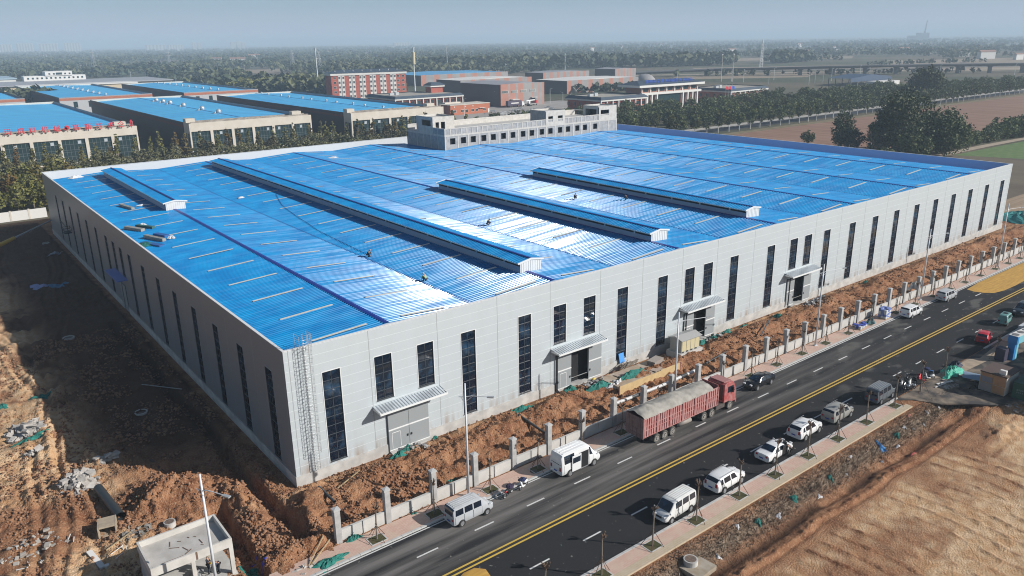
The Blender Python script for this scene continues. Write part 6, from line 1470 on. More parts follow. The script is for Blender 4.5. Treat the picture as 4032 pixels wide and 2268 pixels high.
for wx_ in (2.15, 3.4, 4.65, 9.95, 11.3, 14.55):
    for s in (-1, 1):
        if tw_ is None:
            q = MB(); q.cyl((0, -.27, 0), (0, .27, 0), .5, n=24); q.ring((0, -.24, 0), (0, 1, 0), .44, .07, 22, 6); q.ring((0, .24, 0), (0, 1, 0), .44, .07, 22, 6); tw_ = q.build("wheel", M_RUBD, tk); k = MB()
            for s2 in (1, -1): k.cyl((0, s2*.27, 0), (0, s2*.275, 0), .3, n=16); k.cyl((0, s2*.275, 0), (0, s2*.31, 0), .13, n=10)
            k.build("rim", mat("rim_dusty", (.30, .28, .25), .8), tw_); k = MB()
            for s2 in (1, -1): k.cyl((0, s2*.272, 0), (0, s2*.279, 0), .20, n=14)
            k.build("hub_recess", M_BLK, tw_); tw_.location = (wx_, s*.98, .5)
        else: copy_tree(tw_, tk, (wx_, s*.98, .5))
b = MB()
for x in (9.95, 11.3):
    for s in (-1, 1): b.add([(x-.62, s*.7, .95), (x-.45, s*.7, 1.12), (x+.45, s*.7, 1.12), (x+.62, s*.7, .95), (x-.62, s*1.26, .95), (x-.45, s*1.26, 1.12), (x+.45, s*1.26, 1.12), (x+.62, s*1.26, .95)], [(0, 1, 5, 4), (1, 2, 6, 5), (2, 3, 7, 6)])
b.build("mudguard", M_TDARK, tk)

# ---- two-wheelers
def bike(kind, pm, label, x, y, rz, seat_m=None, lean=.12, group=None, cover=None):
    r = empty("motorcycle" if kind == 'm' else "scooter", (x, y, .01), rz, label, "motorcycle" if kind == 'm' else "scooter", group); r.rotation_euler = (lean, 0, rz)
    wr_ = .3 if kind == 'm' else .23; wb = .62 if kind == 'm' else .55; src = None
    for wx_ in (-wb, wb):
        if src is None:
            q = MB(); q.ring((0, 0, 0), (0, 1, 0), wr_-.045, .045, 18, 6); src = q.build("wheel", M_RUB, r); k = MB(); k.cyl((0, -.04, 0), (0, .04, 0), wr_*.28, n=8); k.ring((0, 0, 0), (0, 1, 0), wr_*.7, .015, 16, 4)
            for i in range(6): a = i*1.047; k.cyl((0, 0, 0), (math.cos(a)*wr_*.7, 0, math.sin(a)*wr_*.7), .012, n=4)
            k.build("rim", M_RIM, src); src.location = (wx_, 0, wr_)
        else: copy_tree(src, r, (wx_, 0, wr_))
    f = MB()
    if kind == 'm':
        f.tube([(-wb, .07, wr_), (-.1, .07, .45), (.3, .05, .8), (.45, 0, .85)], .025, 5); f.tube([(-wb, -.07, wr_), (-.1, -.07, .45), (.3, -.05, .8)], .025, 5); f.tube([(wb, .06, wr_), (.42, .06, .92)], .025, 5); f.tube([(wb, -.06, wr_), (.42, -.06, .92)], .025, 5); f.box(-.2, -.14, .3, .2, .14, .55); f.tube([(-.2, -.14, .3), (-.7, -.16, .33)], .04, 6)
        f.build("frame", M_BLK, r)
        q = MB(); q.ball((.15, 0, .82), .2, 10, 6, sq=(1.35, .8, .75)); q.box(-.62, -.1, .68, -.35, .1, .76); q.ball((-.45, 0, .72), .15, 8, 5, sq=(1.8, .7, .5)); q.box(wb-.22, -.07, wr_*2+.02, wb+.2, .07, wr_*2+.06); q.build("fairing", pm, r, smooth=True)
        q = MB(); q.ball((-.28, 0, .83), .2, 10, 6, sq=(1.9, .7, .3)); q.build("seat", seat_m or M_BLK, r, smooth=True)
    else:
        f.box(-.62, -.09, .3, -.1, .09, .42); f.tube([(wb, 0, wr_), (.42, 0, .95)], .04, 6); f.build("frame", M_BLK, r)
        q = MB(); q.box(-.12, -.17, .24, .36, .17, .3); q.ball((-.42, 0, .5), .22, 10, 6, sq=(1.5, .75, .85)); q.add([(.34, -.19, .3), (.34, .19, .3), (.5, .16, .9), (.5, -.16, .9), (.44, -.12, .3), (.44, .12, .3), (.58, .1, .9), (.58, -.1, .9)], [(0, 3, 2, 1), (4, 5, 6, 7), (0, 4, 7, 3), (1, 2, 6, 5), (3, 7, 6, 2)]); q.ball((wb, 0, wr_*1.7), .13, 8, 5, sq=(1.5, .6, .5)); q.build("fairing", pm, r, smooth=True)
        q = MB(); q.ball((-.35, 0, .72), .19, 10, 6, sq=(1.8, .75, .35)); q.build("seat", seat_m or M_BLK, r, smooth=True)
    h = MB(); h.tube([(.32, -.32, 1.0), (.42, -.1, .98), (.42, .1, .98), (.32, .32, 1.0)], .018, 5); h.tube([(.4, -.16, 1.0), (.38, -.24, 1.2)], .01, 4); h.tube([(.4, .16, 1.0), (.38, .24, 1.2)], .01, 4); h.box(.36, -.26-.05, 1.17, .38, -.26+.05, 1.24); h.box(.36, .21, 1.17, .38, .31, 1.24); h.build("handlebar", M_BLK, r)
    MB().ball((.52, 0, .9), .085, 8, 5).build("headlight", M_LIGHT, r, smooth=True)
    if cover: 
        q = MB(); q.ball((.15, 0, .95), .33, 10, 6, sq=(1.3, 1.1, .55), jit=.12); q.build("hand_muff", cover, r)
    return r
M_NAVY = mat("navy_cloth", (.02, .03, .09), .9)
bike('m', mat("bike_red", (.5, .02, .03), .3), "red motorcycle leaning at the kerb behind the silver minivan", 14.9, -14.1, R(20), cover=mat("muff_dark", (.03, .02, .05), .9))
bike('s', P_WHITE, "white scooter with a dark padded cover, beside the red motorcycle", 16.9, -14.0, R(200), cover=M_NAVY)
SC = [(65.6, -26.5, 30, P_BLACK, "black scooter closest to the dark grey minivan"), (66.5, -26.2, 75, P_WHITE, "white scooter, second from the dark grey minivan"), (67.4, -26.6, 60, P_WHITE2, "off-white scooter between white and black ones by the pruned tree"), (68.7, -25.9, 100, P_BLACK, "black scooter behind the off-white one in the scooter cluster"), (69.7, -26.6, 50, mat("bike_red", (.5, .02, .03), .3), "red scooter in the middle of the scooter cluster"), (72.2, -26.3, 120, P_DBLUE, "dark scooter with a blue seat cover, ending the cluster"), (71.2, -27.0, 150, P_WHITE, "white scooter lying low beside the pruned tree foot")]
for i, (x, y, rz, pm, lb) in enumerate(SC): bike('s', pm, lb, x, y, R(rz), seat_m=mat("seat_blue", (.03, .12, .35), .6) if 'blue' in lb else None, group="scooters parked by the right kerb", cover=M_NAVY if 'blue' in lb else None)
# ============================================================ GATEHOUSE
gh = empty("gatehouse", (-12.2, -6.9, 0), 0, "small unfinished concrete gatehouse frame with sunken roof slab", "gatehouse")
gz = 3.35
def GB(name, b, m_): b.v = [(x+12.2, y+6.9, z) for x, y, z in b.v]; return b.build(name, m_, gh)
x0, x1, y0, y1 = -15.25, -9.1, -9.0, -4.7
b = MB()
b.box(x0, y0, gz-.75, x1, y0+.16, gz); b.box(x0, y1-.16, gz-.75, x1, y1, gz); b.box(x0, y0+.16, gz-.75, x0+.16, y1-.16, gz); b.box(x1-.16, y0+.16, gz-.75, x1, y1-.16, gz)
GB("parapet", b, M_CONCW)
b = MB(); b.box(x0+.16, y0+.16, gz-.75, x1-.16, y1-.16, gz-.5); GB("roof_slab", b, mat("slab_stained", (.40, .38, .35), .9, c2=(.52, .50, .47), scale=.8, bump=.2, bscale=5))
b = MB(); b.box(x1-.32, y0, -.2, x1, y0+.32, gz-.75); b.box(x1-.3, y1-.3, -.2, x1, y1, gz-.75); b.box(x0, y0, -.2, x0+.3, y0+.3, gz-.75); b.box(x0+2.9, y0, -.2, x0+3.2, y0+.3, gz-.75); GB("column", b, M_CONCW)
b = MB(); b.box(x0, y0+.3, -.2, x0+.2, y1-.3, gz-.75); b.box(x0+.2, y1-.22, -.2, x1-.3, y1-.02, gz-.75); GB("block_wall", b, M_CONC2)
b = MB(); b.box(x0-.1, y0-.1, -.2, x1+.1, y1+.1, .08); GB("floor_slab", b, M_CONC)
b = MB(); b.box(x0+3.3, y0-.01, gz-.72, x0+3.45, y0, gz-.02); b.box(x0+1, y0+.8, gz-.49, x0+2.6, y0+.9, gz-.46)
for i in range(9): a = random.uniform(0, 3); cx, cy = random.uniform(x0+1.5, x1-1.5), random.uniform(y0+1, y1-.8); b.obox((cx, cy, gz-.48), (math.cos(a), math.sin(a), 0), (-math.sin(a), math.cos(a), 0), (0, 0, 1), random.uniform(.1, .4), .03, .015)
GB("roof_litter", b, mat("litter_rust", (.16, .10, .07), .9))
# ---- people
def person(loc, rz, label, pose='stand', jacket=(.05, .06, .10), trousers=(.03, .035, .05), helmet=None, vest=None):
    r = empty("person", loc, rz, label, "person")
    if pose == 'stand': J = dict(pel=(0, 0, .95), che=(0.03, 0, 1.35), nek=(.03, 0, 1.5), hed=(.05, 0, 1.66), hipL=(0, .1, .9), kneL=(.05, .11, .5), ankL=(0, .11, .09), hipR=(0, -.1, .9), kneR=(.08, -.12, .5), ankR=(.02, -.12, .09), shL=(.02, .19, 1.42), elL=(.05, .25, 1.15), wrL=(.2, .22, .98), shR=(.02, -.19, 1.42), elR=(.05, -.25, 1.15), wrR=(.2, -.2, .98))
    if pose == 'bend': J = dict(pel=(-.05, 0, .9), che=(.3, 0, 1.12), nek=(.42, 0, 1.2), hed=(.55, 0, 1.24), hipL=(-.05, .1, .86), kneL=(.08, .12, .48), ankL=(0, .12, .09), hipR=(-.05, -.1, .86), kneR=(.05, -.13, .48), ankR=(-.05, -.13, .09), shL=(.33, .19, 1.14), elL=(.42, .22, .88), wrL=(.55, .18, .68), shR=(.33, -.19, 1.14), elR=(.4, -.22, .88), wrR=(.52, -.16, .66))
    if pose == 'crouch': J = dict(pel=(-.12, 0, .33), che=(.12, 0, .66), nek=(.2, 0, .79), hed=(.3, 0, .9), hipL=(-.1, .1, .3), kneL=(.28, .17, .52), ankL=(.1, .15, .09), hipR=(-.1, -.1, .3), kneR=(.28, -.17, .52), ankR=(.1, -.15, .09), shL=(.14, .19, .72), elL=(.32, .24, .5), wrL=(.45, .16, .28), shR=(.14, -.19, .72), elR=(.32, -.24, .5), wrR=(.45, -.16, .28))
    def skin(name, chains, m_, extra=0.0, par=r, sub=1):
        V = []; E_ = []; Rd = []; idx = {}
        for ch in chains:
            prev = None
            for (k, rad) in ch:
                key = k if isinstance(k, str) else tuple(k)
                if key not in idx: idx[key] = len(V); V.append(J[k] if isinstance(k, str) else k); Rd.append(rad+extra)
                if prev is not None and (prev, idx[key]) not in E_: E_.append((prev, idx[key]))
                prev = idx[key]
        me = bpy.data.meshes.new(name); me.from_pydata(V, E_, []); o = bpy.data.objects.new(name, me); col.objects.link(o); o.parent = par; me.materials.append(m_)
        md = o.modifiers.new("skin", 'SKIN'); me.skin_vertices  # radii below
        if not me.skin_vertices: 
            bm_ = bmesh.new(); bm_.from_mesh(me); bm_.verts.layers.skin.verify(); bm_.to_mesh(me); bm_.free()
        for i, s in enumerate(me.skin_vertices[0].data): s.radius = (Rd[i], Rd[i]); s.use_root = (i == 0)
        md.use_smooth_shade = True; sb_ = o.modifiers.new("sub", 'SUBSURF'); sb_.levels = sub; sb_.render_levels = sub; return o
    def hand(w_, sgn):
        w_ = Vector(w_); ch = []; palm = tuple(w_+Vector((.03, 0, -.06)))
        for k, (dy, l) in enumerate(((-.03, .07), (-.01, .08), (.01, .078), (.03, .062))):
            a = w_+Vector((.035, dy, -.09)); c = a+Vector((.012, dy*.2, -l*.5)); d = c+Vector((-.012, 0, -l*.45)); ch.append([(palm, .03), (tuple(a), .011), (tuple(c), .009), (tuple(d), .008)])
        t_ = w_+Vector((.05, -sgn*.03, -.05)); ch.append([(palm, .03), (tuple(t_), .012), (tuple(t_+Vector((.025, -sgn*.01, -.035))), .009)]); return palm, ch
    pL, hL = hand(J['wrL'], 1); pR, hR = hand(J['wrR'], -1)
    skin("body", [[('pel', .12), ('che', .14), ('nek', .055), ('hed', .095)], [('pel', .12), ('hipL', .09), ('kneL', .06), ('ankL', .04)], [('pel', .12), ('hipR', .09), ('kneR', .06), ('ankR', .04)], [('che', .14), ('shL', .06), ('elL', .042), ('wrL', .028), (pL, .03)], [('che', .14), ('shR', .06), ('elR', .042), ('wrR', .028), (pR, .03)]]+hL+hR, M_SKIN, sub=2)
    mj = bpy.data.materials.get("cloth_%s" % label[:12]) or mat("cloth_j%d" % len(MATS), vest or jacket, .9); mt = mat("cloth_t%d" % len(MATS), trousers, .9)
    skin("jacket", [[('pel', .13), ('che', .155)], [('che', .155), ('shL', .075), ('elL', .058), ('wrL', .042)], [('che', .155), ('shR', .075), ('elR', .058), ('wrR', .042)]], mj, .006)
    skin("trousers", [[('pel', .125), ('hipL', .095), ('kneL', .072), ('ankL', .055)], [('pel', .125), ('hipR', .095), ('kneR', .072), ('ankR', .055)]], mt, .004)
    h = Vector(J['hed']); f = MB(); f.box(h.x+.085, -.035, h.z+.005, h.x+.1, -.02, h.z+.018); f.box(h.x+.085, .02, h.z+.005, h.x+.1, .035, h.z+.018); f.build("eyes", M_BLACK, r); MB().ball((h.x+.1, 0, h.z-.02), .015, 6, 4).build("nose", M_SKIN, r)
    q = MB()
    if helmet: q.ball((h.x-.005, 0, h.z+.045), .128, 12, 8, sq=(1.08, .95, .8)); q.cyl((h.x+.03, 0, h.z+.03), (h.x+.03, 0, h.z+.045), .155, n=14); q.build("helmet", mat("helmet_%s" % str(helmet[0]), helmet, .35), r, smooth=True)
    else: q.ball((h.x-.02, 0, h.z+.03), .112, 12, 8, sq=(1, .95, 1)); q.build("hair", M_BLACK, r, smooth=True)
    b = MB(); 
    for k in ('ankL', 'ankR'): a = J[k]; b.box(a[0]-.08, a[1]-.045, 0, a[0]+.17, a[1]+.045, .09)
    b.build("shoes", M_BLK, r, bevel=.02); return r
YEL = (.65, .42, .02)
person((-10.2, -8.1, .08), R(200), "worker in dark clothes and yellow helmet under the gatehouse corner, nearer the column", 'bend', helmet=YEL)
person((-10.9, -7.7, .08), R(-30), "worker in dark jacket and yellow helmet inside the gatehouse, left of the other", 'stand', helmet=YEL, jacket=(.02, .025, .04))
person((22.55, 25.9, VZ+.08), R(-60), "roof worker with orange helmet crouching on the blue roof valley, farther one", 'crouch', helmet=(.6, .22, .03), jacket=(.12, .10, .08))
person((22.45, 11.4, VZ+.08), R(100), "roof worker in yellow green vest crouching on the blue roof, nearer one", 'crouch', helmet=(.55, .55, .5), vest=(.42, .55, .22))
for i, (x, y, lb) in enumerate([(45.3, 29.8, "tiny dark worker sitting on the roof valley between the second and third monitors"), (68.9, 35.5, "tiny dark worker on the roof left of the rightmost monitor, farther one"), (74.0, 28.0, "tiny dark worker on the roof at the shadow of the rightmost monitor")]):
    person((x, y, zr(x)+.08), i*1.1, lb, 'crouch', jacket=(.02, .02, .03))
person((23.45, -14.6, .5), R(-90), "person in a dark coat sitting in the open doorway of the white van", 'crouch', jacket=(.02, .02, .02), helmet=YEL)
person((41.7, -26.75, .01), R(120), "person in grey leaning into the open front door of the white sedan", 'bend', jacket=(.12, .12, .13), trousers=(.02, .02, .02))

# ============================================================ SITE OBJECTS
def rock_pile(name, cx, cy, rx, ry, n, smax, label, m_, seed, slabs=True, cat="rubble"):
    rr = random.Random(seed); r = empty(name, (cx, cy, 0), 0, label, cat); b = MB()
    for i in range(int(n*1.7)):
        a = rr.uniform(0, 6.28); d = rr.random()**.6; x, y = math.cos(a)*d*rx, math.sin(a)*d*ry; s = smax*rr.uniform(.12, 1)**1.3; z = th(cx+x, cy+y)+s*.18+(.35*(1-d) if slabs else 0)
        ax = Vector((rr.gauss(0, 1), rr.gauss(0, 1), rr.gauss(0, .35))).normalized(); ay = ax.cross(Vector((rr.gauss(0, .3), rr.gauss(0, .3), 1))).normalized(); az = ax.cross(ay)
        b.obox((x, y, z), ax, ay, az, s*.5, s*rr.uniform(.25, .5), s*rr.uniform(.1, .28))
    o = b.build("concrete_lumps", m_, r); return r
M_RUBB = mat("rubble_pale", (.46, .44, .41), .9, c2=(.34, .31, .28), scale=2.2, bump=.3, bscale=8)
rock_pile("rubble_heap", -19.0, 29.8, 1.9, 1.9, 55, 1.0, "heap of broken pale concrete at the left edge in sunlight", M_RUBB, 1)
rock_pile("rubble_heap", -16.6, 13.3, 1.7, 1.9, 75, .8, "heap of broken concrete behind the black pipe", M_RUBB, 2)
rock_pile("rubble_heap", -19.2, 23.2, .7, .4, 8, .7, "few concrete lumps below the left edge rubble heap", M_RUBB, 3)
rock_pile("rubble_heap", -13.4, 16.4, 1.1, .5, 14, .8, "row of pale blocks behind the rubble above the pipe", M_RUBB, 4)
rock_pile("rubble_scatter", -21.5, 5.2, 2.6, 2.6, 45, .5, "scattered pale stones and scraps at the bottom left corner", mat("scrap_pale", (.38, .35, .31), .9), 5, False)
rock_pile("rubble_scatter", -14.2, 1.8, 1.6, 1.0, 26, .45, "scattered scraps between concrete box and gatehouse", mat("scrap_dark", (.16, .15, .13), .9, c2=(.3, .28, .25), scale=3), 6, False)
rock_pile("rubble_scatter", 38.2, -1.7, 2.6, .9, 50, .45, "grey stones and scraps dumped at the open second door", mat("scrap_grey", (.27, .27, .27), .9, c2=(.4, .39, .38), scale=3), 7)
rock_pile("rubble_scatter", 62.0, -1.2, 2.4, .7, 30, .4, "grey stones at the foot of the third door", MATS["scrap_grey"], 8)
rock_pile("rubble_scatter", 86.5, -1.8, 3.4, .9, 70, .5, "long bank of grey rubble before the fourth door", MATS["scrap_grey"], 9)
rock_pile("rubble_scatter", 13.0, -1.2, 1.6, .5, 26, .4, "grey rubble strip below the first door", MATS["scrap_grey"], 10)
rock_pile("rubble_scatter", -4.4, -12.2, 1.5, .8, 22, .45, "broken blocks at the near end of the low wall", M_RUBB, 11, False)
# net heaps
def cloth(cx, cy, rx, ry, h, m_, label, seed, z=None, name="safety_net", cat="net", rot_=0):
    rr = random.Random(seed); r0 = z if z is not None else th(cx, cy); b = MB(); n = 16; k = 8; ph = [rr.uniform(0, 6.28) for _ in range(5)]
    for j in range(k+1):
        for i in range(n):
            a = 6.2832*i/n; d = j/k; w_ = 1+.25*math.sin(3*a+ph[0])+.18*math.sin(5*a+ph[1])+.1*math.sin(9*a+ph[2])
            x, y = math.cos(a)*rx*d*w_, math.sin(a)*ry*d*w_; c, s = math.cos(rot_), math.sin(rot_); xx, yy = x*c-y*s, x*s+y*c
            base = (th(cx+xx, cy+yy)-r0) if z is None else 0
            zz = base+.03+h*(1-d*d)*(.5+.5*abs(math.sin(4*a+ph[3]+d*5)))+.05*abs(math.sin(13*a+ph[4]+d*9))*(1-d)
            b.v.append((xx, yy, zz))
    for j in range(k):
        for i in range(n): b.f.append((j*n+i, (j+1)*n+i, (j+1)*n+(i+1) % n, j*n+(i+1) % n)); b.m.append(0)
    o = b.build(name, m_, None, loc=(cx, cy, r0)); tag(o, label, cat, "green nets lying about the site" if 'green' in label else None); return o
NL = [(10.4, -1.5, .9, .5, .45, "green net heap on the rubble at the first door's left"), (11.8, -.9, .7, .4, .4, "small green net heap right below the first closed door"), (15.4, -.5, .4, .25, .35, "tiny green net bundle at the plinth right of the first door"), (26.7, -1.6, 1.3, .35, .4, "long green net draped over the soil mound right of the first lamp"), (.4, -11.0, .8, .45, .5, "green net bundle at the foot of the nearest wall post"), (-2.6, -12.6, 1.9, .7, .45, "large crumpled green net lying at the end of the pavement"), (6.4, -11.1, .5, .25, .25, "thin green net scrap by the wall behind the silver minivan"), (12.0, -8.8, .6, .4, .3, "faded green net scrap behind the low wall near the first lamp"), (34.3, -1.4, .8, .6, .6, "green net hanging at the left jamb of the second door"), (37.6, -3.0, 1.8, .7, .5, "spread green net before the second door"), (42.0, -3.6, 2.6, .7, .35, "long green net along the yellow board wall"), (59.4, -1.2, 1.1, .5, .5, "green net bundle right beside the transformer box"), (62.0, -1.2, 1.2, .45, .4, "green net between transformer and third door"), (64.8, -1.3, 1.0, .4, .35, "green net on soil right of the third door"), (68.6, -1.3, .7, .3, .3, "small green net on the soil bank past the third door"), (76.0, -2.2, .9, .6, .45, "round green net heap on the soil before the fourth door"), (89.3, -1.5, .5, .3, .3, "little green net on the rubble of the fourth door"), (102, -1.9, .4, .3, .35, "tiny green net on the soil right of the fourth door"), (-18.9, 26.6, 1.6, .45, .35, "green net strip under the left edge rubble heap"), (-20.4, 38.5, .6, .8, .35, "green net at the left picture edge in sun"), (-16.3, 39.4, 1.2, .7, .2, "teal net lying in the factory's shadow on the left"), (30.4, -30.9, .35, .3, .3, "small green rag in the weeds behind the front SUV"), (36.0, -30.9, .45, .3, .3, "green rag in the weeds opposite the open-door sedan"), (42.2, -31.0, .35, .35, .3, "green rag in the weeds near the second SUV"), (55.4, -31.0, .4, .3, .3, "green rag near the top of the weedy bank"), (-7.9, -8.6, .7, .6, .4, "faded green net bundle right of the gatehouse column")]
for i, (x, y, a, b_, h, lb) in enumerate(NL): cloth(x, y, a, b_, h, M_NET, lb, 500+i)
cloth(75.2, -27.9, 1.9, 1.1, 1.0, mat("tarp_green_bright", (.05, .42, .30), .6), "bright green tarpaulin thrown over goods beside the scooters", 540, .02, "tarpaulin", "tarpaulin")
cloth(77.6, -27.4, 1.0, .8, .9, mat("tarp_dark", (.02, .03, .06), .7), "dark blue covered heap touching the bright green tarpaulin", 541, .02, "tarpaulin", "tarpaulin")
cloth(-4.8, 41, .1, .1, .1, M_NET, "tiny green net scrap in the shadow near the side trench", 542)
cloth(39.6, -4.0, 1.3, .7, .35, mat("sheet_white", (.50, .51, .52), .6), "crumpled white plastic sheet before the second door", 543, None, "plastic_sheet", "plastic sheet")
cloth(-2.9, 116, 1.4, .9, .2, mat("sheet_grey", (.30, .33, .38), .6), "grey sheet on the shaded ground near the far left corner", 544, None, "plastic_sheet", "plastic sheet")
cloth(-9.2, 92.0, 1.5, 2.2, .2, mat("sheet_lilac", (.28, .32, .55), .6), "pale lilac plastic sheet lying in the shade on the left", 545, None, "plastic_sheet", "plastic sheet")
cloth(-6.3, 90.5, 1.6, 2.0, .12, mat("sheet_bluedark", (.02, .13, .26), .6), "dark blue sheet beside the lilac one in the shade", 546, None, "plastic_sheet", "plastic sheet")
cloth(105, -8.6, 1.5, .9, 1.2, mat("sack_white", (.55, .54, .50), .8), "pile of white sacks behind the wall past the fourth door", 547, None, "sack_pile", "sacks")
lit = [(65.5, -30.9), (63.0, -30.6), (61.0, -31.3), (60.0, -30.0), (57.6, -30.7), (58.7, -31.2), (54.1, -31.8), (46.9, -30.4), (44.6, -31.4), (24, -31.5), (33, -31.3), (28, -30.4), (50, -32.2), (39, -31.8), (18.5, -31.9), (12.2, -31.0)]
M_LIT = mat("litter_white", (.55, .55, .56), .7); rr = random.Random(9)
for i, (x, y) in enumerate(lit):
    o = cloth(x, y, .3*rr.uniform(.4, 1.3), .22*rr.uniform(.4, 1.2), .15, M_LIT if i != 3 else mat("litter_pink", (.5, .2, .15), .7), "pale scrap of plastic litter in the weedy bank", 560+i, None, "litter", "litter"); o["group"] = "litter in the weedy bank"
cloth(52.0, -31.0, .35, .6, .25, mat("litter_blue", (.03, .22, .5), .6), "crumpled blue bag in the weeds of the right bank", 580, None, "plastic_bag", "litter")
cloth(53.9, -33.5, .5, .2, .12, mat("litter_red", (.45, .08, .06), .6), "red and white packaging lying beyond the muddy ditch", 581, None, "packaging", "litter")
# weeds on the bank (stuff)
rr = random.Random(21); b = MB()
for i in range(15000):
    x = rr.uniform(5, 72); y = rr.gauss(-30.7, .75)
    if y > -29.45 or y < -32.6: continue
    z = 0; l = rr.uniform(.12, .38); a = rr.uniform(0, 6.28); w_ = rr.uniform(.015, .05); dx, dy = math.cos(a)*w_, math.sin(a)*w_; tx, ty = rr.uniform(-.2, .2), rr.uniform(-.25, .1)
    b.v += [(x-dx, y-dy, 0), (x+dx, y+dy, 0), (x+tx, y+ty, l)]; k = len(b.v); b.f.append((k-3, k-2, k-1)); b.m.append(0)
V = np.array(b.v); hh = terrain(V[::3, 0], V[::3, 1])[0]; V[:, 2] += np.repeat(hh, 3)-.03; b.v = [tuple(v_) for v_ in V]
o = b.build("dead_weeds", mat("weed_straw", (.26, .20, .14), .95, c2=(.13, .09, .065), scale=1.2)); o["kind"] = "stuff"
# clods (stuff) on the soil
rr = np.random.default_rng(8); N = 24000
cx_ = np.concatenate([rr.uniform(-1, 150, 7500), rr.uniform(-24, -1, 13000), rr.uniform(-8, 10, 2500)]); cy_ = np.concatenate([rr.uniform(-9.9, -.8, 7500), rr.uniform(0, 1, 13000)**1.4*70-10, rr.uniform(-11, 0, 2500)])
dens = vnoise(cx_*.5, cy_*.5, 77); kp = (dens > .38) & ~((cx_ > -15.6) & (cx_ < -8.8) & (cy_ > -9.4) & (cy_ < -4.4)); cx_, cy_ = cx_[kp], cy_[kp]; n = len(cx_); hz_ = terrain(cx_, cy_)[0]; s_ = rr.uniform(.05, .17, n)*(1+.5*(dens[kp] > .65))
octa = np.array([(1, 0, 0), (0, 1, 0), (-1, 0, 0), (0, -1, 0), (0, 0, 1), (0, 0, -1)], float)
V = octa[None]*s_[:, None, None]*rr.uniform(.6, 1.3, (n, 6, 1)); ang = rr.uniform(0, 6.28, n); c, s = np.cos(ang), np.sin(ang)
X_ = V[..., 0]*c[:, None]-V[..., 1]*s[:, None]; Y_ = V[..., 0]*s[:, None]+V[..., 1]*c[:, None]; V = np.stack([X_+cx_[:, None], Y_+cy_[:, None], V[..., 2]*.8+hz_[:, None]+s_[:, None]*.3], -1).reshape(-1, 3)
F = np.array([(0, 1, 4), (1, 2, 4), (2, 3, 4), (3, 0, 4), (1, 0, 5), (2, 1, 5), (3, 2, 5), (0, 3, 5)]); F = (F[None]+np.arange(n)[:, None, None]*6).reshape(-1, 3)
me = bpy.data.meshes.new("soil_clods"); me.vertices.add(len(V)); me.vertices.foreach_set("co", V.astype(np.float32).ravel()); me.loops.add(F.size); me.loops.foreach_set("vertex_index", F.ravel().astype(np.int32)); me.polygons.add(len(F)); me.polygons.foreach_set("loop_start", (np.arange(len(F))*3).astype(np.int32)); me.polygons.foreach_set("loop_total", np.full(len(F), 3, np.int32)); me.update()
me.materials.append(mat("clod", (.20, .095, .05), .95, c2=(.34, .19, .11), scale=.9)); o = bpy.data.objects.new("soil_clods", me); col.objects.link(o); o["kind"] = "stuff"
# black pipe, concrete box, manholes
def pipe(p0, p1, r_, label, m_, name="pipe", hollow=True, group=None):
    b = MB(); p0, p1 = Vector(p0), Vector(p1); b.cyl(p0, p1, r_, r_, 16, caps=False); b.cyl(p1, p0, r_*.88, r_*.88, 16, caps=False); o = b.build(name, m_, smooth=True); tag(o, label, "pipe", group); return o
M_HDPE = mat("pipe_black", (.035, .04, .043), .4)
pipe((-15.35, 10.9, th(-15.3, 10.6)+.5), (-14.75, 4.7, th(-14.8, 4.8)+.5), .42, "thick black plastic pipe lying on the rubble", M_HDPE)
pipe((1.1, -2.6, th(1.1, -2.6)+.15), (1.25, -5.6, th(1.2, -5.6)+.25), .14, "short black pipe across the soil at the near factory corner", M_HDPE)
pipe((25, -3.0, th(25, -3)+.15), (25.1, -7.4, th(25, -7.4)+.3), .14, "black pipe crossing the soil strip behind the white van", M_HDPE)
pipe((66.5, -5.8, th(66.5, -5.8)+.4), (71.2, -4.0, th(71, -4)+.7), .1, "dark pipe sticking up from soil right of the transformer", M_HDPE)
pipe((35.9, -7.6, .55), (43.5, -7.8, .6), .2, "white insulated pipe behind the truck, near length", mat("pipe_white", (.55, .55, .55), .5))
pipe((43.6, -7.8, .6), (50.7, -7.5, .62), .2, "white insulated pipe behind the truck, far length", MATS["pipe_white"])
MB().cyl((38.4, -7.7, .56), (40.2, -7.75, .57), .21, n=14).build("pipe_sleeve", M_HDPE); bpy.data.objects["pipe_sleeve"]["label"] = "black sleeve band on the near white pipe behind the truck"; bpy.data.objects["pipe_sleeve"]["category"] = "pipe"
MB().cyl((47.2, -7.66, .61), (48.4, -7.6, .61), .21, n=14).build("pipe_sleeve", M_HDPE); bpy.data.objects["pipe_sleeve.001"]["label"] = "black sleeve band on the far white pipe by the lamp"; bpy.data.objects["pipe_sleeve.001"]["category"] = "pipe"
pipe((50.9, -6.9, .35), (58.5, -6.0, .45), .1, "thin black pipe running right from the white pipe", M_HDPE)
o = MB(); b = o; b.box(-.85, -.75, 0, .85, -.62, 1.05); b.box(-.85, .62, 0, .85, .75, 1.05); b.box(-.85, -.62, 0, .85, .62, .14); b.box(-.85, -.62, .92, .85, .62, 1.05)
bx_ = b.build("concrete_box", mat("box_concrete", (.44, .36, .26), .9, c2=(.34, .28, .21), scale=2), None, loc=(-16.0, 4.0, th(-16, 4)-.05), rz=R(78), bevel=.02); tag(bx_, "hollow concrete box lying on its side near the black pipe", "concrete box")
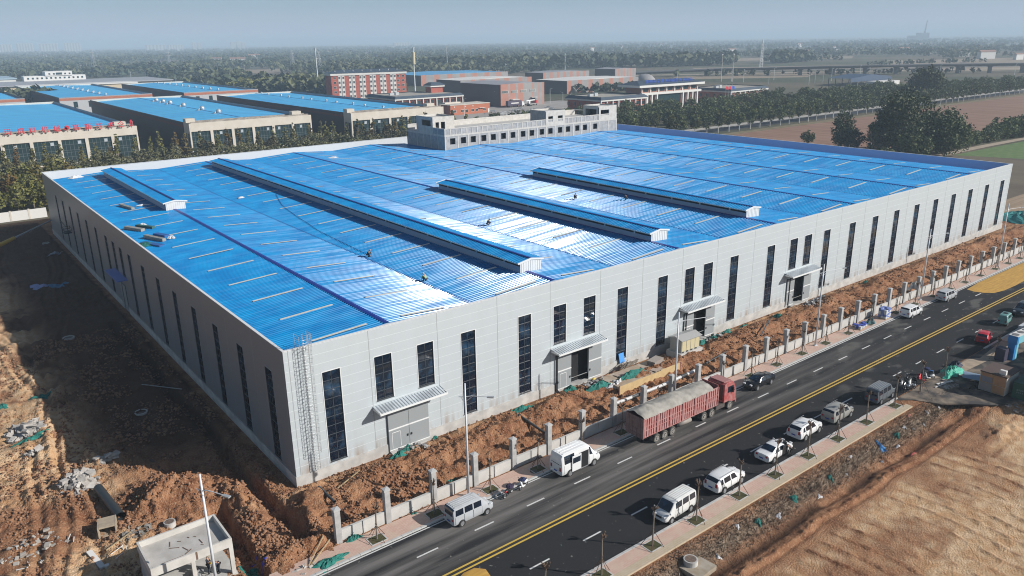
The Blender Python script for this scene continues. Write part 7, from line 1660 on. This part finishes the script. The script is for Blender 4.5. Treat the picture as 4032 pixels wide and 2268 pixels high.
def manhole(x, y, r0, label, h=.35, open_=True, z=None):
    r = empty("manhole_ring", (x, y, (th(x, y) if z is None else z)-.05), 0, label, "manhole"); b = MB(); n = 20
    for rad, flip in ((r0, 0), (r0*.78, 1)):
        for i in range(n): a, c = 6.2832*i/n, 6.2832*(i+1)/n; b.quad((rad*math.cos(a), rad*math.sin(a), 0), (rad*math.cos(c), rad*math.sin(c), 0), (rad*math.cos(c), rad*math.sin(c), h), (rad*math.cos(a), rad*math.sin(a), h))
    for i in range(n): a, c = 6.2832*i/n, 6.2832*(i+1)/n; b.quad((r0*math.cos(a), r0*math.sin(a), h), (r0*math.cos(c), r0*math.sin(c), h), (r0*.78*math.cos(c), r0*.78*math.sin(c), h), (r0*.78*math.cos(a), r0*.78*math.sin(a), h))
    b.build("ring", M_CONC, r)
    MB().cyl((0, 0, h*.55 if open_ else h-.06), (0, 0, h*.6 if open_ else h+.02), r0*.78, n=20).build("cover", mat("cover_rust", (.22, .15, .11), .9, c2=(.1, .08, .07), scale=4), r); return r
manhole(-11.5, 1.2, .5, "round manhole ring behind the gatehouse", .5, False); manhole(-7.7, 27.2, .75, "concrete manhole ring in the factory's shadow, nearer", .3); manhole(-9.9, 59.2, .8, "concrete manhole ring in the shade, farther one", .25); manhole(-2.9, 128, .7, "concrete ring near the far left corner of the factory", .3)
w_ = manhole(20.9, -31.0, .6, "cylindrical concrete well beside the right bank with a green rag on it", .55, False, z=-.55)
tag((lambda q: q.build("well_slab", mat("slab_muddy", (.30, .24, .17), .95, c2=(.38, .34, .28), scale=1.5), None, loc=(21.2, -31.5, -.62), rz=R(4)))(MB().box(-1.3, -1.1, -.35, 1.1, .9, .1)), "square broken concrete slab under the well on the bank", "slab")
for i, (x, y) in enumerate([(38.9, -20.0+3.2), (29.2, -15.0), (74.5, -14.8), (19.4, -12.5-.0)]):
    o = MB().cyl((0, 0, 0), (0, 0, .012), .38, n=20).build("manhole_cover", mat("cover_iron", (.07, .065, .06), .7), None, loc=(x, y, .004 if i < 3 else .114)); tag(o, ["iron manhole cover in the lane behind the truck's wheels", "iron manhole cover on the lane between van and truck", "iron manhole cover on the lane before the tile stack", "round iron cover on the pavement behind the motorcycles"][i], "manhole cover")
# planks, junk
def plank(p0, p1, w_, label, m_, h=.06):
    p0, p1 = Vector(p0), Vector(p1); d = (p1-p0); b = MB(); b.obox((0, 0, 0), d, Vector((0, 0, 1)).cross(d), (0, 0, 1), d.length/2, w_/2, h/2); o = b.build("plank", m_, None, loc=tuple((p0+p1)/2)); tag(o, label, "plank")
def P3(x, y, dz=.12): return (x, y, th(x, y)+dz)
plank(P3(2.6, -3.4), P3(5.4, -2.6), .1, "pale pole lying on soil near the factory corner", M_WOOD); plank(P3(-4.5, -12.4), P3(-1.4, -10.2), .1, "long pale batten at the near end of the low wall", M_WOOD); plank(P3(-4.2, -12.0, .2), P3(-1.9, -10.0, .2), .08, "second pale batten beside the long one at the wall end", M_WOOD)
plank(P3(-17.2, 52.7), P3(-16.1, 49.8), .2, "plank at the shadow edge on the left", M_WOOD); plank(P3(-5.7, 35), P3(-2.2, 30), .1, "thin pole lying across the side trench", M_GALV); plank(P3(-9.9, 13.9), P3(-9.4, 11.1), .25, "weathered plank in the shade before the spoil heap", M_STAKE)
plank(P3(-16.8, .9, .15), P3(-14.6, 1.6, .2), .12, "reddish timber left of the gatehouse", M_WOOD); plank(P3(-18.0, 1.3, .1), P3(-17.5, -1.2, .1), .45, "pair of white channel sections on the ground by the gatehouse", M_WHITEW, .15)
for i in range(9):
    x, y = -19.5+random.uniform(-3.5, 2), 5+random.uniform(-3, 3.5); a = random.uniform(0, 3); l = random.uniform(.3, .9); plank((x, y, th(x, y)+.1), (x+math.cos(a)*l, y+math.sin(a)*l, th(x+math.cos(a)*l, y+math.sin(a)*l)+.12), .06, "short pale stick among the bottom left scraps", M_WHITEW)
    bpy.context.view_layer.objects; o = col.objects[-1]; o["group"] = "pale sticks among the bottom left scraps"
b = MB()
for x in (-.6, .6):
    b.tube([(x, -.2, 0), (x, -.2, .7)], .025, 5); b.tube([(x, .2, 0), (x, .2, .7)], .025, 5)
b.tube([(-.6, -.2, .1), (.6, -.2, .1)], .025, 5); b.tube([(-.6, .2, .6), (.6, .2, .6)], .025, 5); b.tube([(-.9, 0, .1), (.9, 0, .1)], .04, 5)
tag(b.build("steel_trestle", M_WHITE, None, loc=(-16.0, -.3, th(-16, -.3)), rz=.6), "white steel trestle frame left of the gatehouse", "trestle")
MB().cyl((0, 0, 0), (0, 0, .35), .16, .19, 12).build("bucket", M_WHITEW, None, loc=(-17.2, -1.5, th(-17.2, -1.5)), smooth=False); tag(bpy.data.objects["bucket"], "white bucket on the ground in the gatehouse's shade", "bucket")
b = MB()
for i in range(16): b.obox((random.uniform(-1.6, 1.4), random.uniform(-.8, .8), .2+random.uniform(0, .35)), (random.gauss(0, 1), random.gauss(0, 1), .2), (random.gauss(0, 1), 1, 0), (0, 0, 1), .25, .2, .12)
tag(b.build("block_stack", M_CONC2, None, loc=(-12.4, -8.1, .08)), "loose grey blocks heaped inside the open gatehouse", "blocks")
tag(MB().ball((0, 0, .1), .16, 8, 5, sq=(1.4, 1, .7)).build("green_bag", mat("bag_green", (.02, .4, .1), .5), None, loc=(-12.6, -8.5, .75)), "small bright green bag on the blocks in the gatehouse", "bag")
# water blue in trench
for i, (x, y) in enumerate([(-7.2, -7.6), (-6.9, -9.3)]): cloth(x, y, .25, .25, .15, mat("blue_bright", (.02, .06, .7), .4), ["bright blue scrap deep in the near trench, farther one", "bright blue scrap deep in the near trench, nearer one"][i], 590+i, None, "plastic_scrap", "litter")
# transformer
tr = empty("transformer_box", (54.3, -2.3, 0), R(-1), "cream transformer kiosk with grey pitched roof on a concrete base", "transformer")
MB().box(-2.2, -1.3, -.3, 2.2, 1.3, .95).build("base", M_CONC, tr, bevel=.03)
MB().box(-1.8, -1.0, .95, 1.8, 1.0, 2.75).build("housing", mat("transformer_grey", (.40, .40, .37), .5), tr)
b = MB()
for i in range(4): b.box(-1.7+i*.86, -1.03, 1.15, -1.7+i*.86+.76, -1.0, 2.6)
b.build("door_panel", mat("panel_cream", (.55, .49, .30), .6), tr)
b = MB()
for i in range(4): b.box(-1.72+i*.86, -1.035, .96, -1.72+i*.86+.4, -1.0, 1.12)
b.build("louvre", M_BLK, tr)
b = MB(); b.add([(-2.05, -1.3, 2.75), (2.05, -1.3, 2.75), (2.05, 1.3, 2.75), (-2.05, 1.3, 2.75), (-2.05, 0, 3.15), (2.05, 0, 3.15)], [(0, 1, 5, 4), (1, 2, 5), (2, 3, 4, 5), (3, 0, 4), (3, 2, 1, 0)]); b.build("roof", mat("tr_roof", (.36, .36, .35), .45), tr)
# board wall
bw = empty("board_wall", (38.5, -5.6, 0), 0, "long yellow plywood shuttering wall along the raised slab", "formwork"); b = MB()
for i in range(9): b.box(i*1.22, -.03, .0, i*1.22+1.215, .03, 1.15+(.0 if i < 6 else .1))
b.build("boards", mat("plywood", (.58, .43, .22), .7, c2=(.50, .36, .18), scale=1.5), bw); b = MB(); b.box(-.1, -.07, -.1, 0, .07, 1.25); b.box(10.98, -.07, -.1, 11.08, .07, 1.3); b.build("end_post", mat("end_red", (.3, .12, .1), .8), bw)
sl_ = MB().box(39, -5.5, .0, 49.5, -1.6, .72).build("raised_slab", mat("slab_soil", (.34, .25, .17), .95, c2=(.42, .36, .29), scale=.8)); tag(sl_, "raised earth and board platform behind the plywood wall", "platform")
b = MB()
for i in range(8): b.box(-1.1, -.6, i*.07, 1.1+random.uniform(-.03, .03), .6, i*.07+.06)
tag(b.build("board_stack", mat("board_grey", (.30, .26, .23), .8), None, loc=(47.9, -2.8, .72), rz=.2), "stack of grey boards on the raised platform", "board stack")
for i, (x, y, a) in enumerate([(43.5, -3.2, .4), (45.4, -3.6, 1.1), (41.8, -2.6, .1), (46.4, -4.3, .3)]): tag(MB().box(-.9, -.45, 0, .9, .45, .03).build("loose_board", mat("board_pink", (.38, .30, .25), .8), None, loc=(x, y, .74+.03*i), rz=a), ["loose board in the middle of the platform", "loose board turned sideways on the platform", "loose board near the green net on the platform", "loose board next to the plywood wall on the platform"][i], "board")
b = MB()
for i in range(26): x = random.uniform(-1.5, 1.5); b.obox((x, random.uniform(-.5, .5), .1+random.uniform(0, .3)), (.9, random.uniform(-.5, .5), .05), (0, 1, 0), (0, 0, 1), random.uniform(.5, .9), .04, .03)
tag(b.build("timber_pile", M_BARKG, None, loc=(44.6, -1.2, .72), rz=.15), "tangled pile of old timber against the factory plinth", "timber pile")
tag(MB().box(0, -.03, 0, .9, .03, 1.25).build("blue_board", mat("board_blue", (.06, .30, .72), .5), None, loc=(43.9, -.35, .95), rz=-.1), "bright blue board leaning at the window right of the second door", "board"); bpy.data.objects["blue_board"].rotation_euler = (R(-14), 0, 0)
tag(MB().ball((0, 0, .2), .3, 10, 6, sq=(1.1, .8, .8), jit=.1).build("yellow_bag", mat("bag_yellow", (.6, .45, .08), .6), None, loc=(38.7, -.9, th(38.7, -.9)+.1)), "yellow bag on the rubble at the open second door", "bag")
# pavement goods
def pallet_stack(x, y, nx_, ny_, nz2, sx_, sy_, sz_, label, cols_, name, cat, rz=0):
    r = empty(name, (x, y, .11), rz, label, cat); rr = random.Random(int(x)); 
    bs = [MB() for _ in cols_]
    for i in range(nx_):
        for j in range(ny_):
            for k in range(nz2-(rr.random() < .3)): bs[rr.randrange(len(cols_))].box(i*sx_+rr.uniform(-.03, .03), j*sy_, .1+k*sz_, i*sx_+sx_*.94, j*sy_+sy_*.94, .1+k*sz_+sz_*.9)
    for b, m_ in zip(bs, cols_): b.build("pack", m_, r, bevel=.03 if sz_ > .12 else 0)
    MB().box(-.05, -.05, 0, nx_*sx_+.05, ny_*sy_+.05, .1).build("pallet", M_WOOD, r)
pallet_stack(87.6, -13.0, 3, 3, 9, .5, .42, .17, "tall pallet of white and blue printed cement bags on the pavement", [mat("bag_white", (.58, .60, .62), .7), mat("bag_print", (.16, .22, .48), .7)], "cement_pallet", "cement bags")
for i, (x, y) in enumerate([(80.6, -12.9), (81.5, -12.8), (82.3, -12.7), (81.0, -12.1)]): pallet_stack(x, y, 1, 2, 4-(i % 2), .6, .38, .14, ["blue boxed tile stack, nearest on the pavement", "blue boxed tile stack, middle of the front ones", "blue boxed tile stack, farthest of the front ones", "blue boxed tile stack behind the front ones"][i], [mat("box_blue", (.04, .07, .35), .6), mat("box_white", (.5, .52, .56), .6)], "tile_stack", "tile boxes")
cloth(84.6, -12.2, 1.2, .5, .8, mat("tarp_bluegreen", (.03, .09, .10), .8), "dark heap of covered tools between tiles and cement pallet", 600, .11, "tool_heap", "tools")
# roof clutter
def rj(x, y, l, w_, h, rz, m_, label, name="panel_bundle", cat="panels"): tag(MB().box(-l/2, -w_/2, 0, l/2, w_/2, h).build(name, m_, None, loc=(x, y, zr(x)+.08), rz=rz), label, cat)
M_BUN = mat("bundle_grey", (.36, .35, .32), .7, c2=(.24, .24, .22), scale=2)
rj(5.3, 82, 5.2, .55, .35, R(100), M_BUN, "grey panel bundle on the roof left of the first monitor"); rj(2.2, 63.5, 4.2, .7, .4, R(112), M_BUN, "grey panel bundle, leftmost of the roof clutter"); rj(3.8, 63.6, 3.6, .6, .35, R(118), mat("bundle_green", (.04, .13, .12), .8), "green wrapped bundle beside the leftmost panel bundle")
rj(2.9, 54.6, 4.8, .55, .45, R(108), M_BUN, "long grey bundle in the nearer roof clutter"); rj(4.2, 56.0, 2.8, .8, .3, R(110), mat("bundle_blue", (.03, .12, .35), .6), "blue sheet stack in the nearer roof clutter"); rj(1.9, 51.8, 4.2, .9, .2, R(112), MATS["bundle_blue"], "flat blue sheets at the roof edge")
cloth(1.3, 52.6, 1.1, 1.7, .25, M_NET, "green net lying on the roof edge under sheets", 610, zr(1.3)+.1); cloth(3.9, 65.4, .6, .45, .35, mat("bag_white", (.58, .60, .62), .7), "white bag behind the farther roof clutter", 611, zr(4)+.08, "white_bag", "bag"); cloth(4.9, 53.2, .6, .5, .4, MATS["bag_white"], "white bag heap right of the nearer roof clutter", 612, zr(5)+.08, "white_bag", "bag"); cloth(4.6, 124.3, 1.5, .8, .6, MATS["bag_white"], "white bags in the far left roof corner", 613, zr(4.6)+.08, "white_bag", "bag"); cloth(7.8, 81.3, 1.3, .4, .2, MATS["bag_white"], "white sheet lying in the first monitor's shadow", 614, zr(7.8)+.08, "white_bag", "bag"); cloth(24, 78, .6, .4, .25, MATS["bag_white"], "small white bag on the roof between first and second monitors", 615, zr(24)+.08, "white_bag", "bag"); cloth(59, 112, 1.4, .6, .3, MATS["bag_white"], "white scrap on the far roof left of the office block", 616, zr(59)+.08, "white_bag", "bag")
q = MB(); pts = [(29.7, 75.2), (28.4, 71), (27.0, 66), (26.2, 62), (25.7, 58.5), (25.0, 54), (24.6, 50), (23.7, 44), (23.3, 36), (22.9, 27)]; q.tube([(x, y, zr(x)+.12) for x, y in pts], .03, 5); tag(q.build("safety_rope", mat("rope_blue", (.01, .07, .3), .7)), "dark rope curving across the blue roof", "rope")
# gantry, kiosk etc.
M_GB = mat("gantry_blue", (.03, .24, .58), .4); M_GC = mat("gantry_cyan", (.22, .55, .64), .4)
ga = empty("blue_gantry", (85.4, -30.2, 0), R(-4), "bright blue box gantry with round roof fans at the right edge", "gantry")
MB().box(.0, -.95, 0, .5, -.1, 2.3).build("pillar", [M_GB], ga, bevel=.02); MB().box(.5, -.97, 0, 1.0, -.1, 2.3).build("pillar_side", M_GC, ga)
MB().box(-.12, -1.15, 2.3, .3, .0, 3.4).build("head_box", M_GB, ga, bevel=.02); MB().box(.3, -1.15, 2.35, 16, .0, 3.4).build("beam", M_GC, ga); MB().box(-.12, -1.15, 3.4, 16, .0, 3.46).build("beam_top", M_WHITEW, ga); MB().box(15, -1.2, 0, 16, 0, 2.35).build("pillar", M_GB, ga)
fs_ = None
for i in range(9):
    if fs_ is None: q = MB(); q.cyl((0, 0, 0), (0, 0, .05), .42, n=18); fs_ = q.build("fan_grille", mat("grille_grey", (.17, .17, .17), .6), ga); fs_.location = (.5, -.57, 3.46)
    else: copy_tree(fs_, ga, (.5+i*1.45, -.57, 3.46))
wb_ = empty("white_board_fence", (87.5, -32.6, 0), R(-4), "white sheet fence under the blue gantry", "fence"); b = MB()
for i in range(12): b.box(i*.8, 0, 0, i*.8+.77, .05, 1.5)
b.build("panel", M_WHITEW, wb_)
dkb = MB().box(0, -.0, 0, 1.1, 1.2, 1.7).build("dark_cabinet", mat("cabinet_purple", (.05, .045, .08), .6), None, loc=(84.0, -30.6, 0), rz=R(-4)); tag(dkb, "dark cabinet standing left against the blue gantry pillar", "cabinet")
ki = empty("food_kiosk", (72.7, -34.9, 0), 0, "shabby kiosk with orange tan front and air conditioner on top", "kiosk")
MB().box(0.05, 0, .15, 3.6, 2.85, 2.45).build("body", mat("kiosk_white", (.50, .52, .50), .7, c2=(.36, .40, .38), scale=1.2), ki)
b = MB(); b.box(0, .05, .2, .05, 1.4, 1.15); b.box(0, 1.45, 1.2, .05, 2.8, 2.4); b.box(0, .05, 1.2, .05, 1.4, 2.4); b.build("front_panel", mat("panel_tan", (.42, .24, .12), .7, c2=(.36, .2, .11), scale=2), ki)
MB().box(-.01, 1.5, 1.3, .0, 2.7, 2.0).build("window", mat("dusty_window", (.20, .21, .25), .4), ki); MB().box(0, 1.45, .2, .05, 2.8, 1.15).build("lower_panel", mat("panel_greyish", (.27, .25, .24), .8), ki)
MB().box(-.05, -.05, 2.45, 3.7, 2.9, 2.6).build("roof", mat("kiosk_roof", (.10, .07, .06), .8), ki); MB().box(.3, .3, 2.6, .75, 1.0, 3.15).build("air_conditioner", M_WHITEW, ki, bevel=.03); b = MB()
for y in (.5, 2.3): b.cyl((.5, y-.08, .2), (.5, y+.08, .2), .22, n=12)
b.build("wheel", M_RUB, ki)
gb = empty("green_container", (73.6, -37.6, 0), R(3), "dark green container beside the kiosk", "container"); MB().box(0, 0, 0, 4.2, 2.2, 2.0).build("body", mat("container_green", (.008, .07, .045), .6), gb); b = MB()
for i in range(7): b.box(-.012, .5+i*.19, 1.05+random.uniform(-.05, .05), 0, .5+i*.19+.13, 1.25); b.box(-.012, .5+i*.19, .75, 0, .5+i*.19+.1, .92)
b.build("faded_writing", mat("faded_white", (.12, .18, .19), .8), gb)
q = MB(); 
for i in range(13):
    a = -1.0+i*2.0/12; q.v += [(a*.95, -1.1, .75-.42*a*a), (a*.95, 1.1, .85-.42*a*a)]
for i in range(12): q.f.append((2*i, 2*i+2, 2*i+3, 2*i+1)); q.m.append(0)
tag(q.build("curved_sheet", mat("sheet_bluegrey", (.30, .38, .48), .35, .3), None, loc=(75.2, -30.4, .05), rz=R(20), smooth=True), "curved grey metal sheet lying between tarpaulin and kiosk", "metal sheet")
b = MB()
for i in range(8): b.box(i*.35, 0, i*.0, i*.35+.3, .9, .05+.0*i)
tag(b.build("stair_treads", M_WHITEW, None, loc=(78.6, -31.6, .06), rz=R(10)), "white stepped boards on the yard before the gantry", "boards")
rock_pile("scrap_heap", 71.8, -29.2, 1.8, 1.0, 40, .5, "jumble of boards and scrap beside the scooters", mat("scrap_mixed", (.22, .19, .15), .9, c2=(.42, .40, .36), scale=2.5), 31, False, "scrap")
rock_pile("scrap_heap", 72.4, -36.6, 2.2, .9, 34, .5, "light scraps and wrappers on the earth below the kiosk", mat("scrap_light", (.50, .47, .43), .8, c2=(.25, .2, .16), scale=3), 32, False, "scrap")
rock_pile("scrap_heap", 74.0, -31.8, 1.6, 1.2, 36, .6, "dark heap of branches and scrap before the kiosk front", mat("scrap_black", (.04, .035, .03), .9), 33, False, "scrap")
plank((70.4, -28.3, .12), (72.6, -29.2, .2), .25, "pale plank lying at the scooter cluster", M_WHITEW); plank((69.3, -28.6, .1), (71.4, -28.9, .15), .12, "thin white batten on the pavement end", M_WHITEW)
sh_ = empty("shade_block", (78, -45.5, 0), R(-2), "plain grey block added out of view to shade the yard", "shade block"); MB().box(0, 0, 0, 20, 6, 6).build("wall", M_GREY, sh_); MB().box(-.3, -.3, 6, 20.3, 6.3, 6.3).build("roof", M_CAPBLUE, sh_)  # unseen block added only to cast shade over the yard
for k, (x, y, lb) in enumerate([(97.5, -28.6, "blue and white panels stacked on the pavement behind the gantry")]): tag(MB().box(0, 0, 0, 3.6, 1.3, .8).build("panel_stack", mat("stack_white", (.5, .53, .56), .6), None, loc=(x, y, .1)), lb, "panels")
# white site wall at left back, crane boom, scaffold
ww = empty("site_wall", (-30, 158.8, 0), R(.5), "white rendered site wall at the far left behind the dug ground", "wall"); MB().box(-40, 0, 0, 32, .25, 2.4).build("wall_panel", M_WHITEW, ww); b = MB()
for i in range(18): b.box(-40+i*4, -.06, 0, -39.6+i*4, .31, 2.6)
b.build("pier", M_CREAM, ww)
cr = empty("crane_boom", (-12.2, 121.5, 2.2), 0, "yellow crane boom with grey extension reaching in at the left edge", "crane"); d = Vector((1, 1.1, .12)).normalized(); MB().cyl((0, 0, 0), d*5.2, .45, .38, 8).build("main_boom", mat("crane_yellow", (.62, .38, .02), .4), cr); MB().cyl(d*5.2, d*18, .2, .13, 8).build("jib", M_GALV, cr); MB().cyl((-8*d.x, -8*d.y, -1.2), (0, 0, 0), .5, .45, 8).build("boom_base", MATS["crane_yellow"], cr)
pe = empty("crane_basket", (-.9, 108.5, 6.2), 0, "dark man basket hanging by the shaded side wall", "basket"); b = MB()
for z in (-.5, 0, .5):
    for (a, c) in (((-.7, -1, z), (.6, -1, z)), ((.6, -1, z), (.6, 1, z)), ((.6, 1, z), (-.7, 1, z)), ((-.7, 1, z), (-.7, -1, z))): b.cyl(a, c, .04, n=4)
for x, y in ((-.7, -1), (.6, -1), (.6, 1), (-.7, 1)): b.cyl((x, y, -.5), (x, y, .6), .04, n=4)
b.box(-.7, -1, -.6, .6, 1, -.5); b.build("cage", M_BLK, pe); MB().cyl((-.1, 0, .6), (-.6, 3, 1.6), .06, n=5).build("hook_arm", M_BLK, pe)
# background right corner: net covered heap
cloth(176, 0.5, 7, 6, 1.8, mat("net_teal", (.02, .20, .20), .8), "big teal net covered heap beyond the factory's right corner", 620, 0, "covered_heap", "heap")
# ============================================================ HAZE
b = MB(); b.box(-13000, -5500, -8, 17500, 17500, 90)
hz = b.build("haze", bpy.data.materials.new("haze_air")); hz["kind"] = "stuff"
M = hz.data.materials[0]; M.use_nodes = True; t = M.node_tree; t.nodes.clear()
out = t.nodes.new("ShaderNodeOutputMaterial"); pv = t.nodes.new("ShaderNodeVolumePrincipled")
pv.inputs["Color"].default_value = (.66, .84, 1.0, 1); pv.inputs["Density"].default_value = HAZE; pv.inputs["Anisotropy"].default_value = .0
t.links.new(pv.outputs[0], out.inputs["Volume"])
